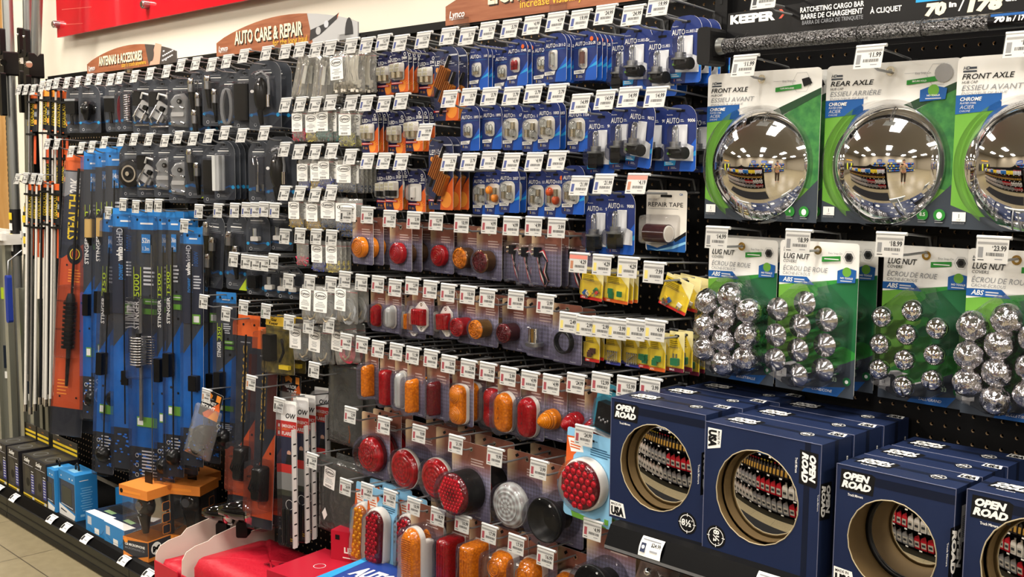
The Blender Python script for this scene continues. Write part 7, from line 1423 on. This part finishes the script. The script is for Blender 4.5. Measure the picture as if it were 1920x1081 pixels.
def ledpack(q, w, d, h):
    q.text('LED', -w*.05, h*.62, h*.1, white, -.0008, w*.4, bold=.05); q.flat([(-w*.1, h*.52), (w*.4, h*.52), (w*.4, h*.54), (-w*.1, h*.54)], -.0006, white); q.flat([(-w*.35, h*.84), (-w*.2, h*.84), (-w*.2, h*.93), (-w*.35, h*.93)], -.0006, black)
Q = W(648, 1010, .16); carton('led_lamp_box', Q.x, -.16, .1, .05, .16, 20, rc, 'red LED carton leaning below the amber LED lamp', 'lamp box', 'red cartons at the bottom', ledpack, z=Q.z-.14)
carton('pack_riser', Q.x+.02, -.15, .3, .12, Q.z-.14-DZ, 0, dark, 'dark carton under the red LED carton', 'carton', None, None)
ab = M('battery_box_blue', '#22408f', .38)
def autob(q, w, d, h):
    q.X = Matrix.Translation((0, 0, h)) @ Matrix.Rotation(-PI/2, 4, 'X'); q.flat([(-w*.5, 0), (-w*.36, 0), (-w*.42, d), (-w/2, d)], -.0004, cyan); q.text('AUTO', -w*.3, d*.4, d*.3, white, -.0007, w*.5, bold=.05); q.text('BATTERY CHARGER', -w*.28, d*.2, d*.09, pale, -.0007, w*.5); q.flat([(w*.2, d*.7), (w*.46, d*.7), (w*.46, d*.92), (w*.2, d*.92)], -.0006, pale); q.X = None
carton('charger_box', -2.16, -.36, .25, .2, .262, 8, ab, 'blue AUTO carton at the bottom picture edge under the oval LED lamp', 'charger box', 'blue AUTO cartons', autob); carton('charger_box', -1.93, -.27, .18, .17, .27, 4, ab, 'blue AUTO carton just behind and above the other one', 'charger box', 'blue AUTO cartons', autob)
# ---------------------------------------------------------------- the rest of the store, seen in the chrome
q = MB(); q.box((-2.3, -1.2, .004), (2.7, .56, .008), M('black_mat', '#18181a', .8, bump=(200, .4))); o = link('floor_mat', q.mesh('floor_mat')); props(o, 'long black rubber mat on the aisle floor, seen in the mirrors', 'mat')
E_X = -.9; YF = -1.78
s = empty('opposite_gondola', (-2.9, -2.1, 0), label='black shelving gondola across the aisle, mirrored in the hub caps', cat='gondola')
def op(n, q): o = link(n, q.mesh(n), s); o.location = -s.location
q = MB(); q.box((-2.9, -2.2, .66), (4.0, .03, 1.32), dark); op('back_panel', q)
SH = [.13, .42, .72, 1.0]
for z in SH: q = MB(); q.box((-2.9, -1.99, z), (4.0, .42, .02), dark); q.box((-2.9, -1.775, z+.002), (4.0, .012, .04), M('price_rail')); 
for z in SH:
    q = MB(); q.box((-2.9, -1.99, z), (4.0, .42, .02), dark); q.box((-2.9, -1.775, z+.0), (4.0, .012, .038), M('price_rail'))
    for i in range(16): q.box((-4.8+i*.25, -1.768, z), (.05, .002, .024), white)
    op('shelf', q)
q = MB(); q.box((-2.9, -1.79, .06), (4.0, .02, .12), kp); op('kick_panel', q)
q = MB(); q.box((E_X+.02, -2.0, .62), (.03, .44, 1.24), dark); op('end_panel', q)
def bottle(kind, col, capc):
    b = MB(); m = M('bottle_'+col, col, .25); c = M('bottle_cap_'+capc, capc, .3)
    if kind == 'jug':
        b.X = Matrix.Identity(4); o = rrect(.105, .06, .018, 3); n = len(o); V = []; F = []
        for k, (sc, z) in enumerate(((.95, 0), (1, .01), (1, .15), (.75, .195), (.28, .22), (.26, .235))): V += [(a*sc-(.02 if k > 3 else 0), d*sc, z) for a, d in o]
        for k in range(5): F += [(k*n+i, k*n+(i+1) % n, (k+1)*n+(i+1) % n, (k+1)*n+i) for i in range(n)]
        b.add(V, F, m, True); b.X = Matrix.Translation((-.02, 0, 0)); b.lathe([(.018, .232), (.018, .252)], c, 10); b.X = None
        b.flat([(-.04, .03), (.04, .03), (.04, .13), (-.04, .13)], -.0312, M('bottle_label', '#b8b4a8' if col != '#b8202c' else '#e8e4dc', .4)); b.flat([(-.03, .06), (.03, .06), (.03, .1), (-.03, .1)], -.0316, M('label_mark', '#34383c', .4))
    elif kind == 'spray':
        b.lathe([(.03, 0), (.032, .01), (.032, .14), (.014, .18), (.012, .2)], m, 12); b.box((0, -.012, .21), (.016, .05, .025), c); b.flat([(-.022, .03), (.022, .03), (.022, .12), (-.022, .12)], -.0325, M('label_gold', '#b08a3c', .4))
    else: b.lathe([(.03, 0), (.031, .004), (.031, .16), (.026, .175)], m, 12); b.lathe([(.024, .175), (.024, .2)], c, 12)
    return b
BK = {k: bottle(*k).mesh('bottle') for k in [('jug', '#d8d6d0', '#d8d6d0'), ('jug', '#8c8e90', '#2a2a2c'), ('jug', '#b8202c', '#1c1c1e'), ('spray', '#2a2622', '#c8b43c'), ('spray', '#3c3430', '#b8202c'), ('can', '#c8ccd0', '#b8202c'), ('can', '#2f6db0', '#e8e6e0'), ('can', '#e0c83c', '#2a2a2c')]}
ROWN = ['bottom', 'second', 'third', 'top']
W_ = {'jug': 'jug', 'spray': 'spray bottle', 'can': 'aerosol can'}; C_ = {'#d8d6d0': 'white', '#8c8e90': 'grey', '#b8202c': 'red', '#2a2622': 'black', '#3c3430': 'dark brown', '#c8ccd0': 'silver', '#2f6db0': 'blue', '#e0c83c': 'yellow'}
for j, z in enumerate(SH):
    n, stp = (34, .115) if j < 2 else (50, .078)
    for i in range(n):
        u = i/n
        if j == 0: k = ('jug', '#d8d6d0', '#d8d6d0') if u < .66 else ('jug', '#8c8e90', '#2a2a2c') if u < .88 else ('jug', '#b8202c', '#1c1c1e')
        elif j == 1: k = ('jug', '#d8d6d0', '#d8d6d0') if u < .55 else ('jug', '#8c8e90', '#2a2a2c') if u < .7 else ('jug', '#b8202c', '#1c1c1e') if u < .85 else ('jug', '#d8d6d0', '#d8d6d0')
        elif j == 2: k = ('spray', '#2a2622', '#c8b43c') if (i//4) % 2 else ('spray', '#3c3430', '#b8202c')
        else: k = [('can', '#c8ccd0', '#b8202c'), ('can', '#2f6db0', '#e8e6e0'), ('can', '#e0c83c', '#2a2a2c')][(i//5) % 3]
        o = link('bottle', BK[k]); o.location = (-4.82+i*stp, -1.83, z+.0105); o.rotation_euler = (0, 0, PI+random.uniform(-.1, .1))
        props(o, '%s %s on the %s shelf across the aisle, %s from the far end' % (C_[k[1]], W_[k[0]], ROWN[j], od(i)), 'bottle', 'bottles on the %s shelf across the aisle' % ROWN[j])
# end-cap bags
for i in range(8):
    o = MB(); o.box((0, 0, 0), (.004, .12, .17), M('bag_olive', '#3c3c30', .3)); o.box((.003, 0, .02), (.002, .09, .07), M('bag_print', ['#b8a43c', '#8c8e90', '#d8d6d0'][i % 3], .4))
    p = link('glove_pack', o.mesh('glove_pack')); p.location = (E_X+.05+.006*(i % 2), -1.9-.13*(i % 2), .3+.24*(i//2)); props(p, 'dark hanging pack on the end panel across the aisle, %s from the floor' % od(i), 'hanging pack', 'packs on the end panel')
# far shelving with blue goods, wall posters
def farunit(x, y, label, col, yaw=0):
    r = empty('far_shelving', (x, y, 0), (0, 0, yaw), label=label, cat='shelving', group='far shelving units'); q = MB(); q.box((0, -.2, .8), (2.2, .03, 1.6), dark)
    for k in range(4): q.box((0, 0, .15+.42*k), (2.2, .42, .025), dark)
    link('rack', q.mesh('rack'), r); rr = random.Random(int(x*10))
    q = MB()
    for k in range(4):
        xx = -1.05
        while xx < 1.0: w = rr.uniform(.08, .16); h = rr.uniform(.16, .3); q.box((xx+w/2, .05, .165+.42*k+h/2), (w*.94, .25, h), M('goods_'+str(rr.randrange(5)), [col, '#c8ccd0', '#24365c', '#8c2430', '#d8c84c'][rr.randrange(5)], .4)); xx += w
    p = link('goods', q.mesh('goods'), r); p['kind'] = 'stuff'
farunit(-2.2, -6.6, 'far shelving unit of blue goods beyond the bottle gondola', '#2f62b0'); farunit(.4, -6.4, 'far shelving unit of blue goods in the middle of the store', '#2a58a8'); farunit(2.9, -5.6, 'far shelving unit beside the person, blue and yellow goods', '#4a72b0')
for i, (x, c, w) in enumerate([(-2.6, '#24468c', 1.2), (.2, '#2a58b0', 1.4), (2.0, '#e8e6e2', 1.3)]):
    q = MB(); q.box((0, 0, 0), (w, .02, .6), M('poster_'+str(i), c, .4)); q.box((0, .011, -.05), (w*.7, .002, .12), M('poster_line', '#c8ccd4', .4)); o = link('wall_poster', q.mesh('wall_poster')); o.location = (x, -8.48, 2.2); props(o, 'large %s poster high on the far store wall' % ('dark blue', 'bright blue', 'white')[i], 'poster', 'posters on the far wall')
q = MB(); q.box((0, 0, 0), (.02, 2.0, .14), M('sign_yellow', '#d8a41c', .4)); o = link('hanging_sign', q.mesh('hanging_sign')); o.location = (-8.2, -3, 2.1); props(o, 'long yellow sign over clothing at the far end of the store', 'sign')
for i in range(7):
    q = MB(); o_ = rrect(.44, .12, .05, 3); V = []; n = len(o_)
    for sc, z in ((.8, 0), (1, .3), (1.0, .75), (.5, .95), (.1, 1.0)): V += [(a*sc, b*sc, z) for a, b in o_]
    q.add(V, [(k*n+a, k*n+(a+1) % n, (k+1)*n+(a+1) % n, (k+1)*n+a) for k in range(4) for a in range(n)], M('jacket_%d' % (i % 3), ['#1c1c1e', '#26282c', '#c8cc2c'][i % 3], .7), True)
    o = link('jacket', q.mesh('jacket')); o.location = (-8.2, -1.6-.46*i, .7); o.rotation_euler = (0, 0, PI/2); props(o, '%s work jacket hanging under the yellow sign, %s along' % (['black', 'charcoal', 'yellow-green'][i % 3], od(i)), 'jacket', 'jackets under the yellow sign')
q = MB(); q.tube([(-8.2, -1.4, 1.72), (-8.2, -4.7, 1.72)], .015, steel, 8); q.tube([(-8.2, -1.4, 0), (-8.2, -1.4, 1.72)], .015, steel, 8); q.tube([(-8.2, -4.7, 0), (-8.2, -4.7, 1.72)], .015, steel, 8); o = link('clothes_rail', q.mesh('clothes_rail')); props(o, 'steel clothes rail at the far end of the store', 'rail')
# ---------------------------------------------------------------- the person holding the phone, mirrored in the hub caps
def skin_chain(name, pts, mat, parent, sub=2):
    """pts: list of (xyz, radius, parent index)"""
    me = bpy.data.meshes.new(name); me.from_pydata([p[0] for p in pts], [(p[2], i) for i, p in enumerate(pts) if p[2] is not None], [])
    o = link(name, me, parent); me.materials.append(mat)
    sk = o.modifiers.new('skin', 'SKIN')
    for i, p in enumerate(pts): r = p[1] if isinstance(p[1], tuple) else (p[1], p[1]); me.skin_vertices[0].data[i].radius = r
    me.skin_vertices[0].data[0].use_root = True
    sb = o.modifiers.new('sub', 'SUBSURF'); sb.levels = sub; sb.render_levels = sub; sk.use_smooth_shade = True
    return o
pe = empty('person', (.2, -2.24, 0), (0, 0, .42), label='person in tan vest and dark trousers holding up a phone, mirrored in chrome', cat='person')
skn = M('skin', '#b98a6c', .5); vest = M('tan_vest', '#b3a078', .8); trou = M('brown_trousers', '#4a3c30', .8)
B = [((0, 0, .96), (.15, .1), None), ((0, 0, 1.12), (.14, .1), 0), ((0, -.01, 1.3), (.16, .11), 1), ((0, 0, 1.43), (.1, .08), 2), ((0, .0, 1.5), .052, 3), ((0, .01, 1.57), .06, 4), ((0, .015, 1.65), (.075, .09), 5), ((0, .01, 1.72), (.06, .07), 6),
     ((-.17, 0, 1.4), .058, 3), ((-.23, .06, 1.2), .045, 8), ((-.12, .21, 1.33), .036, 9), ((-.075, .245, 1.38), .028, 10),
     ((.17, 0, 1.4), .058, 3), ((.22, .08, 1.2), .045, 12), ((.09, .22, 1.33), .036, 13), ((.04, .245, 1.38), .028, 14),
     ((-.09, 0, .88), .095, 0), ((-.1, .01, .5), .062, 16), ((-.1, -.02, .1), .045, 17), ((-.1, .1, .05), .04, 18),
     ((.09, 0, .88), .095, 0), ((.1, .01, .5), .062, 20), ((.1, -.02, .1), .045, 21), ((.1, .1, .05), .04, 22)]
skin_chain('body', B, skn, pe)
for s in (-1, 1):
    hx = -.062 if s < 0 else .028
    for k in range(4): z = 1.365+.018*k; skin_chain('finger', [((hx-.012*s*0+.0, .25, z), .009, None), ((hx+.02*(1 if s < 0 else -1), .268, z+.004), .0085, 0), ((hx+.038*(1 if s < 0 else -1), .262, z+.006), .0075, 1)], skn, pe, 1)
    skin_chain('thumb', [((hx, .24, 1.36), .011, None), ((hx+.022*(1 if s < 0 else -1), .236, 1.372), .009, 0), ((hx+.034*(1 if s < 0 else -1), .234, 1.388), .008, 1)], skn, pe, 1)
skin_chain('vest', [((0, 0, 1.0), (.168, .118), None), ((0, 0, 1.14), (.158, .116), 0), ((0, -.01, 1.3), (.176, .126), 1), ((0, 0, 1.42), (.12, .095), 2), ((-.165, 0, 1.39), .068, 3), ((-.2, .03, 1.3), .062, 4), ((.165, 0, 1.39), .068, 3), ((.195, .035, 1.3), .062, 6)], vest, pe)
skin_chain('trousers', [((0, 0, .97), (.165, .115), None), ((-.09, 0, .86), .108, 0), ((-.1, .01, .5), .078, 1), ((-.1, -.02, .1), .066, 2), ((.09, 0, .86), .108, 0), ((.1, .01, .5), .078, 4), ((.1, -.02, .1), .066, 5)], trou, pe)
q = MB(); q.sphere((0, -.008, 1.685), (.083, .1, .095), M('dark_hair', '#2c2018', .6), 14); o = link('hair', q.mesh('hair'), pe)
q = MB()
for s in (-1, 1): q.sphere((s*.028, .098, 1.655), .009, M('eye_white', '#e0dcd4', .3), 8); q.sphere((s*.028, .1045, 1.655), .0045, black, 6); q.sphere((s*.078, .01, 1.645), (.01, .02, .03), skn, 8)
q.sphere((0, .107, 1.632), (.012, .016, .02), skn, 8); q.sphere((0, .098, 1.602), (.024, .008, .006), M('lips', '#8c4c44', .5), 8); link('face', q.mesh('face'), pe)
ph = MB(); ph.box((0, 0, 0), (.15, .008, .075), M('phone_black', '#141416', .2), .006); o = link('phone', ph.mesh('phone')); props(o, 'black phone held up in both hands, mirrored in the hub caps', 'phone')
o.location = CAM-_F*.02-_R*.055; o.rotation_euler = camo.matrix_world.to_euler(); o.rotation_euler.rotate_axis('X', PI/2)
SC.world.light_settings.distance = 1
